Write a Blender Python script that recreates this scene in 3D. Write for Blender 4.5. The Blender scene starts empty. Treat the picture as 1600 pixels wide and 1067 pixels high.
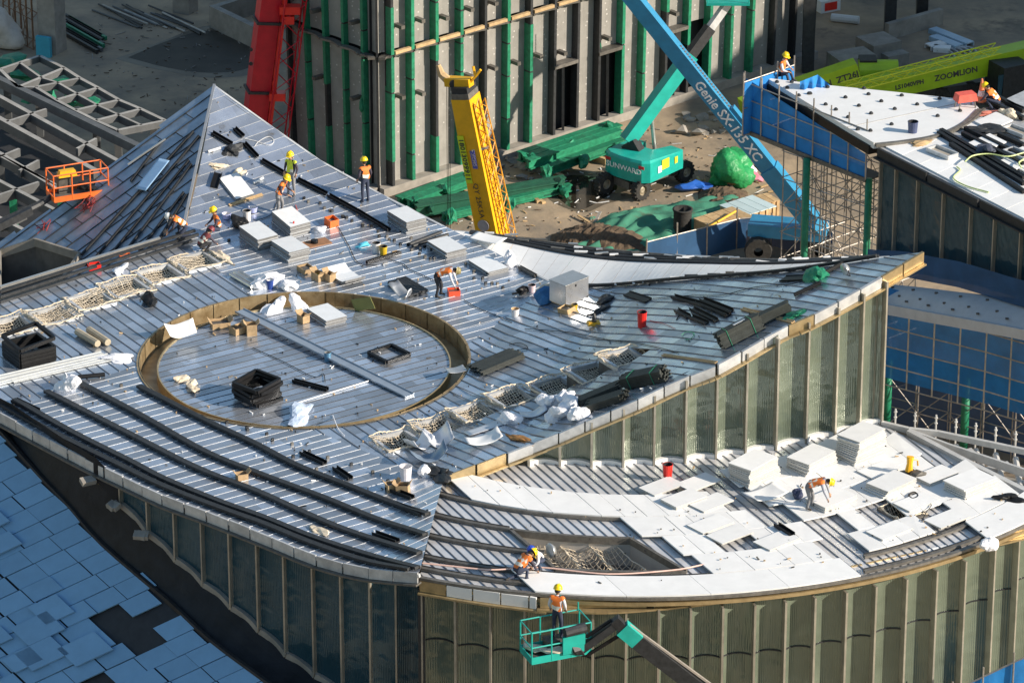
import bpy, bmesh, math, random
from mathutils import Vector, Matrix, Quaternion
random.seed(7)
V = Vector
S = bpy.context.scene
C = S.collection
# ------------------------------------------------------------------ camera, sky, sun, exposure
F = 7000.0; PITCH = math.radians(24.0); CAM = V((0, -143.0, 65.0))
cd = bpy.data.cameras.new('camera'); cam = bpy.data.objects.new('camera', cd); C.objects.link(cam)
cam.location = CAM; cam.rotation_euler = (math.pi/2-PITCH, 0, 0)
cd.sensor_width = 36.0; cd.lens = 36.0*F/1600.0; cd.clip_start = 1.0; cd.clip_end = 3000.0
S.camera = cam
SUN_AZ = math.radians(-18.0); SUN_EL = math.radians(25.0)      # direction towards the sun, azimuth from +x
sdir = V((math.cos(SUN_EL)*math.cos(SUN_AZ), math.cos(SUN_EL)*math.sin(SUN_AZ), math.sin(SUN_EL)))
W = bpy.data.worlds.new('World'); S.world = W; W.use_nodes = True
wn = W.node_tree.nodes; bgn = wn['Background']
sky = wn.new('ShaderNodeTexSky'); sky.sky_type = 'NISHITA'; sky.sun_disc = False
sky.sun_elevation = SUN_EL; sky.sun_rotation = math.pi/2-SUN_AZ
sky.air_density = 1.6; sky.dust_density = 0.3; sky.ozone_density = 2.6
W.node_tree.links.new(sky.outputs[0], bgn.inputs[0]); bgn.inputs[1].default_value = 0.095
sl = bpy.data.lights.new('sun', 'SUN'); sl.energy = 5.0; sl.angle = math.radians(0.6); sl.color = (1.0, 0.88, 0.73)
so = bpy.data.objects.new('sun', sl); C.objects.link(so)
so.rotation_euler = sdir.to_track_quat('Z', 'Y').to_euler(); so.location = (60, -60, 60)
S.view_settings.view_transform = 'Standard'; S.view_settings.look = 'None'
S.view_settings.exposure = 0.55; S.view_settings.gamma = 1.0; S.view_settings.use_curve_mapping = False
S.render.engine = 'CYCLES'
# ------------------------------------------------------------------ measuring helpers (pixel of the photograph -> metres)
FW = V((0, math.cos(PITCH), -math.sin(PITCH))); UP = V((0, math.sin(PITCH), math.cos(PITCH)))
def ray(px, py): return FW + V(((px-800.0)/F, 0, 0)) + UP*((533.5-py)/F)
def at(px, py, z=0.0):
    d = ray(px, py); return CAM + d*((z-CAM.z)/d.z)
def atY(px, py, Y):
    d = ray(px, py); return CAM + d*((Y-CAM.y)/d.y)
def on(px, py, f):
    z = 0.0
    for _ in range(60):
        p = at(px, py, z); z = 0.6*z+0.4*f(p.x, p.y)
    return at(px, py, z)
TH = math.radians(33.0)
E1 = V((math.cos(TH), math.sin(TH), 0)); E2 = V((math.sin(TH), -math.cos(TH), 0))
ZG = -9.0
# ------------------------------------------------------------------ materials
MATS = {}
def mat(name, col, rough=0.6, metal=0.0, var=0.15, scale=3.0, bump=0.0, bscale=None, rnd=0.08, col2=None, rvar=0.0, spec=0.5, alpha=1.0, stretch=None, dirt=None, coat=0.0):
    if name in MATS: return MATS[name]
    m = bpy.data.materials.new(name); m.use_nodes = True; nt = m.node_tree; n = nt.nodes; l = nt.links
    b = n['Principled BSDF']
    geo = n.new('ShaderNodeNewGeometry'); src = geo.outputs['Position']
    if stretch:
        mp = n.new('ShaderNodeMapping'); mp.inputs['Scale'].default_value = stretch[:3]
        if len(stretch) > 3: mp.inputs['Rotation'].default_value = (0, 0, stretch[3])
        l.new(src, mp.inputs[0]); src = mp.outputs[0]
    nz = n.new('ShaderNodeTexNoise'); nz.inputs['Scale'].default_value = scale; nz.inputs['Detail'].default_value = 6; nz.inputs['Roughness'].default_value = 0.62
    l.new(src, nz.inputs['Vector'])
    ramp = n.new('ShaderNodeMapRange'); ramp.inputs['From Min'].default_value = 0.3; ramp.inputs['From Max'].default_value = 0.7
    l.new(nz.outputs['Fac'], ramp.inputs['Value'])
    c = V(col[:3]); lo = V(col2) if col2 else c*(1-var); hi = c if col2 else c*(1+var)
    mx = n.new('ShaderNodeMix'); mx.data_type = 'RGBA'
    mx.inputs[6].default_value = (*lo, 1); mx.inputs[7].default_value = (*hi, 1)
    l.new(ramp.outputs[0], mx.inputs[0]); out = mx.outputs[2]
    if rnd:
        oi = n.new('ShaderNodeObjectInfo'); mr = n.new('ShaderNodeMapRange')
        mr.inputs['To Min'].default_value = 1-rnd; mr.inputs['To Max'].default_value = 1+rnd
        l.new(oi.outputs['Random'], mr.inputs['Value'])
        vm = n.new('ShaderNodeVectorMath'); vm.operation = 'SCALE'
        l.new(out, vm.inputs[0]); l.new(mr.outputs[0], vm.inputs['Scale']); out = vm.outputs[0]
    if dirt:            # (colour, scale, threshold): stains with a shape of their own
        dn = n.new('ShaderNodeTexNoise'); dn.inputs['Scale'].default_value = dirt[1]; dn.inputs['Detail'].default_value = 9; dn.inputs['Roughness'].default_value = 0.7
        l.new(geo.outputs['Position'], dn.inputs['Vector'])
        dr = n.new('ShaderNodeMapRange'); dr.inputs['From Min'].default_value = dirt[2]; dr.inputs['From Max'].default_value = dirt[2]+0.12
        l.new(dn.outputs['Fac'], dr.inputs['Value'])
        dm = n.new('ShaderNodeMix'); dm.data_type = 'RGBA'; dm.inputs[7].default_value = (*dirt[0], 1)
        l.new(out, dm.inputs[6]); l.new(dr.outputs[0], dm.inputs[0]); out = dm.outputs[2]
    l.new(out, b.inputs['Base Color'])
    b.inputs['Metallic'].default_value = metal; b.inputs['Roughness'].default_value = rough
    b.inputs['Specular IOR Level'].default_value = spec
    if coat: b.inputs['Coat Weight'].default_value = coat; b.inputs['Coat Roughness'].default_value = 0.1
    if rvar:
        rn = n.new('ShaderNodeTexNoise'); rn.inputs['Scale'].default_value = scale*0.6; rn.inputs['Detail'].default_value = 5
        l.new(src, rn.inputs['Vector'])
        rr = n.new('ShaderNodeMapRange'); rr.inputs['From Min'].default_value = 0.3; rr.inputs['From Max'].default_value = 0.7
        rr.inputs['To Min'].default_value = max(0.02, rough-rvar); rr.inputs['To Max'].default_value = rough+rvar
        l.new(rn.outputs['Fac'], rr.inputs['Value']); l.new(rr.outputs[0], b.inputs['Roughness'])
    if bump:
        bn = n.new('ShaderNodeTexNoise'); bn.inputs['Scale'].default_value = bscale or scale*2; bn.inputs['Detail'].default_value = 4
        l.new(src, bn.inputs['Vector'])
        bp = n.new('ShaderNodeBump'); bp.inputs['Strength'].default_value = 1.0; bp.inputs['Distance'].default_value = bump
        l.new(bn.outputs['Fac'], bp.inputs['Height']); l.new(bp.outputs[0], b.inputs['Normal'])
    if alpha < 1: b.inputs['Alpha'].default_value = alpha
    MATS[name] = m; return m
# ------------------------------------------------------------------ mesh builder
class MB:
    def __init__(s): s.v = []; s.f = []
    def add(s, vs, fs):
        o = len(s.v); s.v += [V(x) for x in vs]; s.f += [tuple(i+o for i in f) for f in fs]; return s
    def box(s, c, d, R=None, taper=1.0, bev=0.0):
        x, y, z = d[0]/2, d[1]/2, d[2]/2; t = taper
        vs = [V(p) for p in ((-x,-y,-z),(x,-y,-z),(x,y,-z),(-x,y,-z),(-x*t,-y*t,z),(x*t,-y*t,z),(x*t,y*t,z),(-x*t,y*t,z))]
        if R is not None: vs = [R @ p for p in vs]
        c = V(c)
        return s.add([p+c for p in vs], [(0,3,2,1),(4,5,6,7),(0,1,5,4),(1,2,6,5),(2,3,7,6),(3,0,4,7)])
    def bar(s, a, b, w, h, up=(0,0,1), off=0.0):
        a = V(a); b = V(b); d = (b-a)
        if d.length < 1e-6: return s
        d.normalize(); up = V(up); x = d.cross(up)
        if x.length < 1e-4: x = d.cross(V((0,1,0)))
        x.normalize(); u = x.cross(d).normalized()
        vs = []
        for p in (a, b):
            for i, j in ((-1,-1),(1,-1),(1,1),(-1,1)): vs.append(p + x*(w/2*i) + u*(h/2*j+off))
        return s.add(vs, [(0,1,2,3),(7,6,5,4),(0,4,5,1),(1,5,6,2),(2,6,7,3),(3,7,4,0)])
    def tube(s, pts, r, n=6, closed=False, cap=True):
        pts = [V(p) for p in pts]; rings = []; N = len(pts); ref = None
        for i, p in enumerate(pts):
            d = (pts[min(i+1,N-1)]-pts[max(i-1,0)])
            if d.length < 1e-9: d = V((0,0,1))
            d.normalize()
            if ref is None:
                ref = d.cross(V((0,0,1)));
                if ref.length < 1e-3: ref = d.cross(V((0,1,0)))
            x = (ref - d*ref.dot(d))
            if x.length < 1e-6: x = d.orthogonal()
            x.normalize(); ref = x; y = d.cross(x); rr = r[i] if isinstance(r, (list,tuple)) else r
            rings.append([p + x*(rr*math.cos(2*math.pi*k/n)) + y*(rr*math.sin(2*math.pi*k/n)) for k in range(n)])
        o = len(s.v)
        for g in rings: s.v += g
        for i in range(N-1):
            for k in range(n):
                a = o+i*n+k; b = o+i*n+(k+1)%n; s.f.append((a, b, b+n, a+n))
        if cap: s.f.append(tuple(o+k for k in range(n))[::-1]); s.f.append(tuple(o+(N-1)*n+k for k in range(n)))
        return s
    def lathe(s, prof, c=(0,0,0), n=14, R=None):
        c = V(c); o = len(s.v)
        for r, z in prof:
            for k in range(n):
                p = V((r*math.cos(2*math.pi*k/n), r*math.sin(2*math.pi*k/n), z))
                s.v.append((R @ p if R is not None else p)+c)
        for i in range(len(prof)-1):
            for k in range(n):
                a = o+i*n+k; b = o+i*n+(k+1)%n; s.f.append((a, b, b+n, a+n))
        return s
    def prism(s, poly, z0, z1):
        n = len(poly); o = len(s.v)
        s.v += [V((p[0],p[1],z0)) for p in poly] + [V((p[0],p[1],z1)) for p in poly]
        s.f.append(tuple(o+i for i in range(n))[::-1]); s.f.append(tuple(o+n+i for i in range(n)))
        for i in range(n): j = (i+1)%n; s.f.append((o+i, o+j, o+n+j, o+n+i))
        return s
    def slab(s, top, th):        # polygon in space with thickness downwards along its normal
        top = [V(p) for p in top]; nrm = V((0,0,0)); n = len(top)
        for i in range(n): nrm += (top[i]-top[0]).cross(top[(i+1)%n]-top[0])
        nrm.normalize(); flip = nrm.z < 0
        if flip: top = top[::-1]; nrm = -nrm
        o = len(s.v); s.v += top + [p-nrm*th for p in top]
        s.f.append(tuple(o+i for i in range(n))); s.f.append(tuple(o+n+i for i in range(n))[::-1])
        for i in range(n): j = (i+1)%n; s.f.append((o+j, o+i, o+n+i, o+n+j))
        return s
    def grid(s, P, nu, nv, th=0.0):   # P(u,v) on 0..1
        o = len(s.v)
        for j in range(nv+1):
            for i in range(nu+1): s.v.append(V(P(i/nu, j/nv)))
        for j in range(nv):
            for i in range(nu):
                a = o+j*(nu+1)+i; s.f.append((a, a+1, a+nu+2, a+nu+1))
        return s
    def blob(s, c, r, seed=0, amp=0.25, sub=2, R=None, flat=True):
        bm = bmesh.new(); bmesh.ops.create_icosphere(bm, subdivisions=sub, radius=1.0)
        rg = random.Random(seed); ks = [(V((rg.uniform(-4,4),rg.uniform(-4,4),rg.uniform(-4,4))), rg.uniform(0,6)) for _ in range(7)]
        o = len(s.v); c = V(c)
        for v in bm.verts:
            k = 1+amp*sum(math.sin(v.co.dot(a)+b) for a, b in ks)/3.0
            if sub > 2: k += amp*0.22*(1-2*abs(math.sin(2.2*v.co.dot(ks[0][0])+2*math.sin(1.7*v.co.dot(ks[1][0])))))+amp*0.12*math.sin(4.1*v.co.dot(ks[2][0])+3*math.sin(2.3*v.co.dot(ks[3][0])))
            p = V((v.co.x*r[0]*k, v.co.y*r[1]*k, v.co.z*r[2]*k))
            if flat: p.z = max(p.z, -r[2]*0.55)
            s.v.append((R @ p if R is not None else p)+c)
        for f in bm.faces: s.f.append(tuple(o+v.index for v in f.verts))
        bm.free(); return s
    def mesh(s, name, origin=None):
        me = bpy.data.meshes.new(name)
        vs = s.v if origin is None else [origin @ p for p in s.v]
        me.from_pydata([tuple(p) for p in vs], [], s.f); me.update(); return me
    def build(s, name, m, parent=None, smooth=False, world=False):
        inv = None
        if world and parent is not None:
            Mw = Matrix.Identity(4); q = parent
            while q is not None: Mw = q.matrix_basis @ Mw; q = q.parent
            inv = Mw.inverted()
        me = s.mesh(name, inv); o = bpy.data.objects.new(name, me); C.objects.link(o)
        if m is not None: me.materials.append(m)
        if smooth:
            me.polygons.foreach_set('use_smooth', [True]*len(me.polygons))
        o.parent = parent; return o
def fixn(o):
    bm = bmesh.new(); bm.from_mesh(o.data); bmesh.ops.recalc_face_normals(bm, faces=bm.faces); bm.to_mesh(o.data); bm.free(); return o
def tag(o, label, cat, group=None):
    o['label'] = label; o['category'] = cat
    if group: o['group'] = group
    return o
def thing(name, label, cat, loc=(0,0,0), M=None, group=None):
    o = bpy.data.objects.new(name, None); C.objects.link(o); o.empty_display_size = 0.2
    if M is not None: o.matrix_basis = M
    else: o.location = loc; o.matrix_basis = Matrix.Translation(V(loc))
    return tag(o, label, cat, group)
def struct(o): o['kind'] = 'structure'; return o
def stuff(o): o['kind'] = 'stuff'; return o
def frame(p, q, f=None, at_mid=True, up=None):     # matrix: x axis from p to q, z axis up (surface normal)
    p = V(p); q = V(q); x = (q-p); L = x.length; x.normalize(); u = V(up) if up else V((0,0,1))
    y = u.cross(x).normalized(); z = x.cross(y)
    M = Matrix((x, y, z)).transposed().to_4x4(); M.translation = (p+q)/2 if at_mid else p
    return M, L
def dup(root, M, label=None):
    r = root.copy(); C.objects.link(r); r.matrix_basis = M
    if label: r['label'] = label
    for ch in list(root.children):
        c = ch.copy(); C.objects.link(c); c.parent = r
        for g in ch.children:
            d = g.copy(); C.objects.link(d); d.parent = c
    return r
def text_mesh(body, size, name, m, parent, M, depth=0.004, width=1.0, bold=0.0):
    cu = bpy.data.curves.new('t', 'FONT'); cu.body = body; cu.size = size; cu.extrude = depth; cu.align_x = 'CENTER'; cu.align_y = 'CENTER'; cu.offset = bold; cu.resolution_u = 2
    to = bpy.data.objects.new('t', cu); C.objects.link(to)
    dg = bpy.context.evaluated_depsgraph_get(); me = bpy.data.meshes.new_from_object(to.evaluated_get(dg))
    bpy.data.objects.remove(to); me.materials.clear(); me.materials.append(m)
    me.transform(Matrix.Diagonal((width,1,1,1)))
    o = bpy.data.objects.new(name, me); C.objects.link(o); o.parent = parent; o.matrix_basis = M; return o
# ------------------------------------------------------------------ material palette
m_metal = mat('galvanised_roof_sheet', (0.56,0.56,0.57), 0.30, 0.55, 0.16, 0.9, 0.004, 1.1, 0.10, rvar=0.10, dirt=((0.30,0.27,0.23),1.3,0.60))
def sheet_metal(name, ang, row, blen):
    m = mat(name, (0.54,0.59,0.66), 0.30, 0.72, 0.14, 0.9, 0.004, 1.1, 0.08, dirt=((0.33,0.30,0.26),1.1,0.60))
    nt = m.node_tree; n = nt.nodes; l = nt.links; b = n['Principled BSDF']
    geo = n.new('ShaderNodeNewGeometry'); mp = n.new('ShaderNodeMapping'); mp.inputs['Rotation'].default_value = (0,0,-ang); l.new(geo.outputs['Position'], mp.inputs[0])
    br = n.new('ShaderNodeTexBrick'); br.inputs['Scale'].default_value = 1.0; br.inputs['Brick Width'].default_value = blen; br.inputs['Row Height'].default_value = row; br.inputs['Mortar Size'].default_value = 0.006; br.inputs['Mortar Smooth'].default_value = 0.3
    br.inputs['Color1'].default_value = (0.66,0.66,0.66,1); br.inputs['Color2'].default_value = (1.12,1.12,1.14,1); br.inputs['Mortar'].default_value = (0.6,0.6,0.6,1); br.offset = 0.37
    l.new(mp.outputs[0], br.inputs['Vector'])
    old = b.inputs['Base Color'].links[0].from_socket; vm = n.new('ShaderNodeVectorMath'); vm.operation = 'MULTIPLY'; l.new(old, vm.inputs[0]); l.new(br.outputs['Color'], vm.inputs[1]); l.new(vm.outputs[0], b.inputs['Base Color'])
    nz = n.new('ShaderNodeTexNoise'); nz.inputs['Scale'].default_value = 1.6; nz.inputs['Detail'].default_value = 6; l.new(mp.outputs[0], nz.inputs['Vector'])
    ad = n.new('ShaderNodeMath'); ad.operation = 'MULTIPLY_ADD'; sp = n.new('ShaderNodeSeparateColor'); l.new(br.outputs['Color'], sp.inputs[0]); l.new(sp.outputs[0], ad.inputs[0]); ad.inputs[1].default_value = -0.28; ad.inputs[2].default_value = 0.30
    a2 = n.new('ShaderNodeMath'); a2.operation = 'MULTIPLY_ADD'; l.new(nz.outputs['Fac'], a2.inputs[0]); a2.inputs[1].default_value = 0.45; l.new(ad.outputs[0], a2.inputs[2]); a2.use_clamp = True; l.new(a2.outputs[0], b.inputs['Roughness'])
    return m
m_metal_a = sheet_metal('galvanised_sheet_lengthwise', TH, 0.44, 1.35); m_metal_b = sheet_metal('galvanised_sheet_crosswise', TH-math.pi/2, 0.42, 1.1); m_metal_c = sheet_metal('galvanised_deck_sheet', TH, 0.42, 1.2)
m_metal_blue = mat('roof_sheet_left', (0.34,0.40,0.47), 0.42, 0.6, 0.2, 1.6, 0.01, 1.1, 0.10, rvar=0.12)  # duller, bluer roof sheet: the left face's shade put into the colour
m_rail = mat('dark_batten', (0.028,0.030,0.033), 0.55, 0.2, 0.35, 6, 0.003, rnd=0.2)
m_rail2 = mat('grey_batten', (0.15,0.14,0.125), 0.55, 0.4, 0.3, 5, 0.003, rnd=0.2)
m_white = mat('white_panel', (0.78,0.78,0.77), 0.5, 0.0, 0.05, 2.0, rnd=0.06, dirt=((0.60,0.58,0.54),1.7,0.66))
m_panel_edge = mat('panel_core', (0.45,0.44,0.42), 0.7, 0.0, 0.15, 8)
m_fascia = mat('fascia_sheet', (0.52,0.53,0.54), 0.5, 0.35, 0.2, 3, 0.004, rnd=0.1)
m_tan = mat('bronze_trim', (0.46,0.35,0.19), 0.38, 0.6, 0.2, 3, rnd=0.05)
m_rust = mat('stained_gutter', (0.42,0.33,0.20), 0.45, 0.45, 0.4, 2.2, 0.006, rnd=0.08, col2=(0.22,0.15,0.07), rvar=0.1)
m_fin = mat('facade_fin', (0.40,0.37,0.31), 0.4, 0.55, 0.2, 2, rnd=0.1)
m_dark = mat('dark_void', (0.02,0.021,0.024), 0.8, 0, 0.3, 3)
m_black = mat('black_frame', (0.009,0.009,0.010), 0.5, 0.0, 0.3, 5, rnd=0.2, spec=0.3)
m_concrete = mat('concrete', (0.27,0.25,0.22), 0.9, 0, 0.25, 1.5, 0.01)
m_steel = mat('scaffold_tube', (0.36,0.33,0.30), 0.5, 0.6, 0.3, 4, rnd=0.2, dirt=((0.20,0.09,0.04),3.0,0.62))
m_rope = mat('net_rope', (0.62,0.53,0.40), 0.9, 0, 0.25, 5, rnd=0.1)
m_green = mat('green_wrap', (0.015,0.20,0.105), 0.5, 0.1, 0.3, 5, 0.01, rnd=0.12)
m_wood = mat('raw_timber', (0.48,0.33,0.17), 0.8, 0, 0.25, 4, rnd=0.12)
m_card = mat('cardboard', (0.42,0.29,0.16), 0.85, 0, 0.2, 5, rnd=0.12)
m_bag = mat('white_sack', (0.80,0.80,0.83), 0.6, 0, 0.06, 8, 0.02, 9, rnd=0.04)
m_orange = mat('orange_paint', (0.80,0.16,0.03), 0.45, 0.0, 0.2, 4)
m_red = mat('red_plastic', (0.75,0.03,0.02), 0.35, 0.0, 0.1, 4)
m_yellow = mat('yellow_paint', (0.80,0.42,0.012), 0.4, 0.0, 0.12, 2, dirt=((0.35,0.2,0.05),2.2,0.66))
m_teal = mat('teal_paint', (0.012,0.36,0.30), 0.38, 0.0, 0.15, 2)
m_genie = mat('blue_boom_paint', (0.03,0.22,0.40), 0.4, 0.0, 0.15, 2, dirt=((0.12,0.2,0.25),2.5,0.64))
m_crane_red = mat('red_crane_paint', (0.52,0.010,0.026), 0.4, 0.0, 0.15, 2)
m_lime = mat('lime_paint', (0.32,0.48,0.012), 0.4, 0.0, 0.15, 1.5)
m_silver = mat('sheet_metal_box', (0.55,0.55,0.54), 0.3, 0.7, 0.1, 3, rvar=0.08)
m_rubber = mat('tyre_rubber', (0.03,0.029,0.027), 0.9, 0, 0.4, 8, 0.01)
m_textw = mat('white_lettering', (0.8,0.82,0.84), 0.5, 0, 0.02, 3)
m_textk = mat('dark_lettering', (0.05,0.05,0.05), 0.5, 0, 0.02, 3)
def glass_mat(name, base, rough, tint, spec=0.8):
    m = bpy.data.materials.new(name); m.use_nodes = True; nt = m.node_tree; n = nt.nodes; l = nt.links; b = n['Principled BSDF']
    tc = n.new('ShaderNodeTexCoord'); geo = n.new('ShaderNodeNewGeometry')
    wv = n.new('ShaderNodeTexWave'); wv.wave_type = 'BANDS'; wv.bands_direction = 'X'; wv.inputs['Scale'].default_value = 4.5; wv.inputs['Distortion'].default_value = 0.5; wv.inputs['Detail'].default_value = 1
    l.new(tc.outputs['UV'], wv.inputs['Vector'])
    nz = n.new('ShaderNodeTexNoise'); nz.inputs['Scale'].default_value = 0.5; nz.inputs['Detail'].default_value = 3
    l.new(geo.outputs['Position'], nz.inputs['Vector'])
    mx = n.new('ShaderNodeMix'); mx.data_type = 'RGBA'; mx.inputs[6].default_value = (*base, 1); mx.inputs[7].default_value = (*tint, 1)
    l.new(nz.outputs['Fac'], mx.inputs[0]); l.new(mx.outputs[2], b.inputs['Base Color'])
    b1 = n.new('ShaderNodeBump'); b1.inputs['Distance'].default_value = 0.008; b1.inputs['Strength'].default_value = 0.8; l.new(wv.outputs['Fac'], b1.inputs['Height'])
    b2 = n.new('ShaderNodeBump'); b2.inputs['Distance'].default_value = 0.30; l.new(nz.outputs['Fac'], b2.inputs['Height']); l.new(b1.outputs[0], b2.inputs['Normal'])
    l.new(b2.outputs[0], b.inputs['Normal'])
    b.inputs['Roughness'].default_value = rough; b.inputs['Specular IOR Level'].default_value = spec; b.inputs['Metallic'].default_value = 0.35; b.inputs['IOR'].default_value = 1.6
    return m
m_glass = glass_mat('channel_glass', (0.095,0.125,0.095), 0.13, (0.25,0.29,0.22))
m_glass_dark = glass_mat('channel_glass_dark', (0.012,0.05,0.075), 0.14, (0.04,0.11,0.15))  # the blue of the shaded walls is put into this glass colour
# ------------------------------------------------------------------ roof height field of the main building
def proj(p):
    d = V(p)-CAM; k = d.dot(FW); return 800+F*d.x/k, 533.5-F*d.dot(UP)/k
def zat(b, py):
    lo, hi = -30.0, 40.0
    for _ in range(50):
        m = (lo+hi)/2
        if proj((b.x, b.y, m))[1] > py: lo = m
        else: hi = m
    return (lo+hi)/2
H0 = at(706,745,0); H1 = at(868,440,0)
hd = (H1-H0).normalized(); HN = V((hd.y, -hd.x, 0))            # the right wing rises from this hinge line
A0 = at(335,133,3.4); AC = at(470,400,0); an = (A0-AC); an.z = 0; AL = an.length; an.normalize()
def softp(t, k): return k*math.log1p(math.exp(max(-40, min(40, t/k)))) if t/k < 35 else t
BW_FRONT = [(1441,394),(1336,456),(1261,496),(1216,515),(1142,558),(1107,576),(1066,591),(1029,608),(989,627),(912,659),(871,677),(791,708),(694,745)]
bx = [(826,726),(875,726),(924,728),(973,728),(1021,725),(1069,722),(1117,715),(1163,709),(1210,702),(1257,691),(1302,681),(1340,671),(1375,660)]
PROF = [(-3.0,0.0),(-1.0,0.0),(0.0,0.08)]          # measured rise of the right wing along its glass wall
for a_, b_ in bx:
    q_ = at(a_, b_, -0.05); q_ = q_+V((0.05,-0.16,0))
    for (x0,y0),(x1,y1) in zip(BW_FRONT[::-1], BW_FRONT[::-1][1:]):
        if x0 <= a_ <= x1: py_ = y0+(y1-y0)*(a_-x0)/(x1-x0)
    t_ = (V((q_.x,q_.y,0))-V((H0.x,H0.y,0))).dot(HN)
    if t_ > 0.3: PROF.append((t_, max(0.15, zat(q_, py_))))
PROF.sort(); PROF.append((PROF[-1][0]+10, PROF[-1][1]+(PROF[-1][1]-PROF[-4][1])/(PROF[-1][0]-PROF[-4][0])*10))
for _ in range(2):
    PROF = [PROF[0]]+[(b_[0], 0.25*a_[1]+0.5*b_[1]+0.25*c_[1] if i_ > 0 and i_ < len(PROF)-4 else b_[1]) for i_, (a_,b_,c_) in enumerate(zip(PROF,PROF[1:],PROF[2:]))]+[PROF[-1]]
def rise(t):
    if t <= PROF[0][0]: return 0.0
    for (a_,za),(b_,zb_) in zip(PROF,PROF[1:]):
        if t <= b_: return za+(zb_-za)*(t-a_)/(b_-a_)
    return PROF[-1][1]
def fdeck(x, y):
    t = (V((x,y,0))-V((H0.x,H0.y,0))).dot(HN)
    zb = sum(rise(t+e_) for e_ in (-0.6,-0.3,0.0,0.3,0.6))/5
    s = (V((x,y,0))-AC).dot(an)/AL; s = max(0.0, s-0.12)/0.88
    return zb + 3.4*s*s
def onp(pts, f=fdeck): return [on(a, b, f) for a, b in pts]
BW_BACK = [(862,440),(927,450),(972,445),(1062,439),(1160,430),(1229,426),(1311,414),(1389,401),(1441,394)]
BW_FRONT = [(1441,394),(1336,456),(1261,496),(1216,515),(1142,558),(1107,576),(1066,591),(1029,608),(989,627),(912,659),(871,677),(791,708),(694,745)]
AW_EDGE = [(335,133),(430,201),(500,250),(600,305),(700,356),(780,398),(862,440)]
SEAM = [(694,745),(684,783),(672,830),(655,895)]
FL_EDGE = [(655,895),(571,887),(495,868),(434,843),(392,826),(324,799),(256,774),(188,742),(132,715),(64,679),(0,645),(-70,612)]
LW_EDGE = [(-70,498),(0,474),(150,424),(283,372)]
CC = at(475,560,0); CR = 5.86; CRI = 5.2; DZ = -0.28
def circ(c, r, n=96): return [V((c.x+r*math.cos(2*math.pi*i/n), c.y+r*math.sin(2*math.pi*i/n), 0)) for i in range(n)]
def cpt(px, py):            # point on the ring in the direction of a pixel
    p = at(px,py,0)-CC; p.z = 0; p.normalize(); return CC+p*(CR-0.3)
cN = cpt(395,462); cE = cpt(738,545); cS = cpt(470,668); cW = cpt(214,566)
def ring_arc(a, b, n=20):    # along the circle from a to b, shorter way
    t0 = math.atan2(a.y-CC.y, a.x-CC.x); t1 = math.atan2(b.y-CC.y, b.x-CC.x); d = (t1-t0+math.pi)%(2*math.pi)-math.pi
    return [V((CC.x+(CR-0.3)*math.cos(t0+d*i/n), CC.y+(CR-0.3)*math.sin(t0+d*i/n), 0)) for i in range(n+1)]
P_A = onp(AW_EDGE); P_BB = onp(BW_BACK); P_BF = onp(BW_FRONT); P_SEAM = onp(SEAM); P_FL = onp(FL_EDGE); P_LW = onp(LW_EDGE)
polyA = P_A + ring_arc(cE, cN) + [P_LW[-1]]
polyB = P_BB + P_BF[1:] + ring_arc(cS, cE)
polyF = [P_SEAM[0]] + P_SEAM[1:] + P_FL[1:-1] + ring_arc(cW, cS)
polyL = [P_FL[-2], P_FL[-1]] + P_LW + ring_arc(cN, cW)
# skylight openings under rope nets, two rows (pixel corners on the deck)
def opening(px, py, L, Wd): 
    c = on(px, py, fdeck); return [c+E1*(L/2*i)+E2*(Wd/2*j) for i, j in ((-1,-1),(1,-1),(1,1),(-1,1))]
OPEN_R = [(622,690),(684,668),(742,646),(800,622),(868,606),(925,583),(975,561)]
OPEN_L = [(18,510),(82,494),(142,471),(196,451),(250,430),(306,410)]
openings = [opening(a,b,1.25,1.25) for a,b in OPEN_R] + [opening(a,b,1.35,1.3) for a,b in OPEN_L]
def clip_line(poly, o, d, n):   # intervals of the line o+t*d inside poly (plan)
    ts = []
    N = len(poly)
    for i in range(N):
        a = poly[i]; b = poly[(i+1)%N]
        sa = (a.x-o.x)*n.x+(a.y-o.y)*n.y; sb = (b.x-o.x)*n.x+(b.y-o.y)*n.y
        if (sa > 0) != (sb > 0):
            k = sa/(sa-sb); ts.append(((a.x+(b.x-a.x)*k)-o.x)*d.x+((a.y+(b.y-a.y)*k)-o.y)*d.y)
    ts.sort(); return [(ts[i], ts[i+1]) for i in range(0, len(ts)-1, 2)]
def subtract(iv, hv):
    for a, b in hv:
        out = []
        for c, d in iv:
            if b <= c or a >= d: out.append((c,d)); continue
            if a > c+0.02: out.append((c,a))
            if b < d-0.02: out.append((b,d))
        iv = out
    return iv
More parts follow.
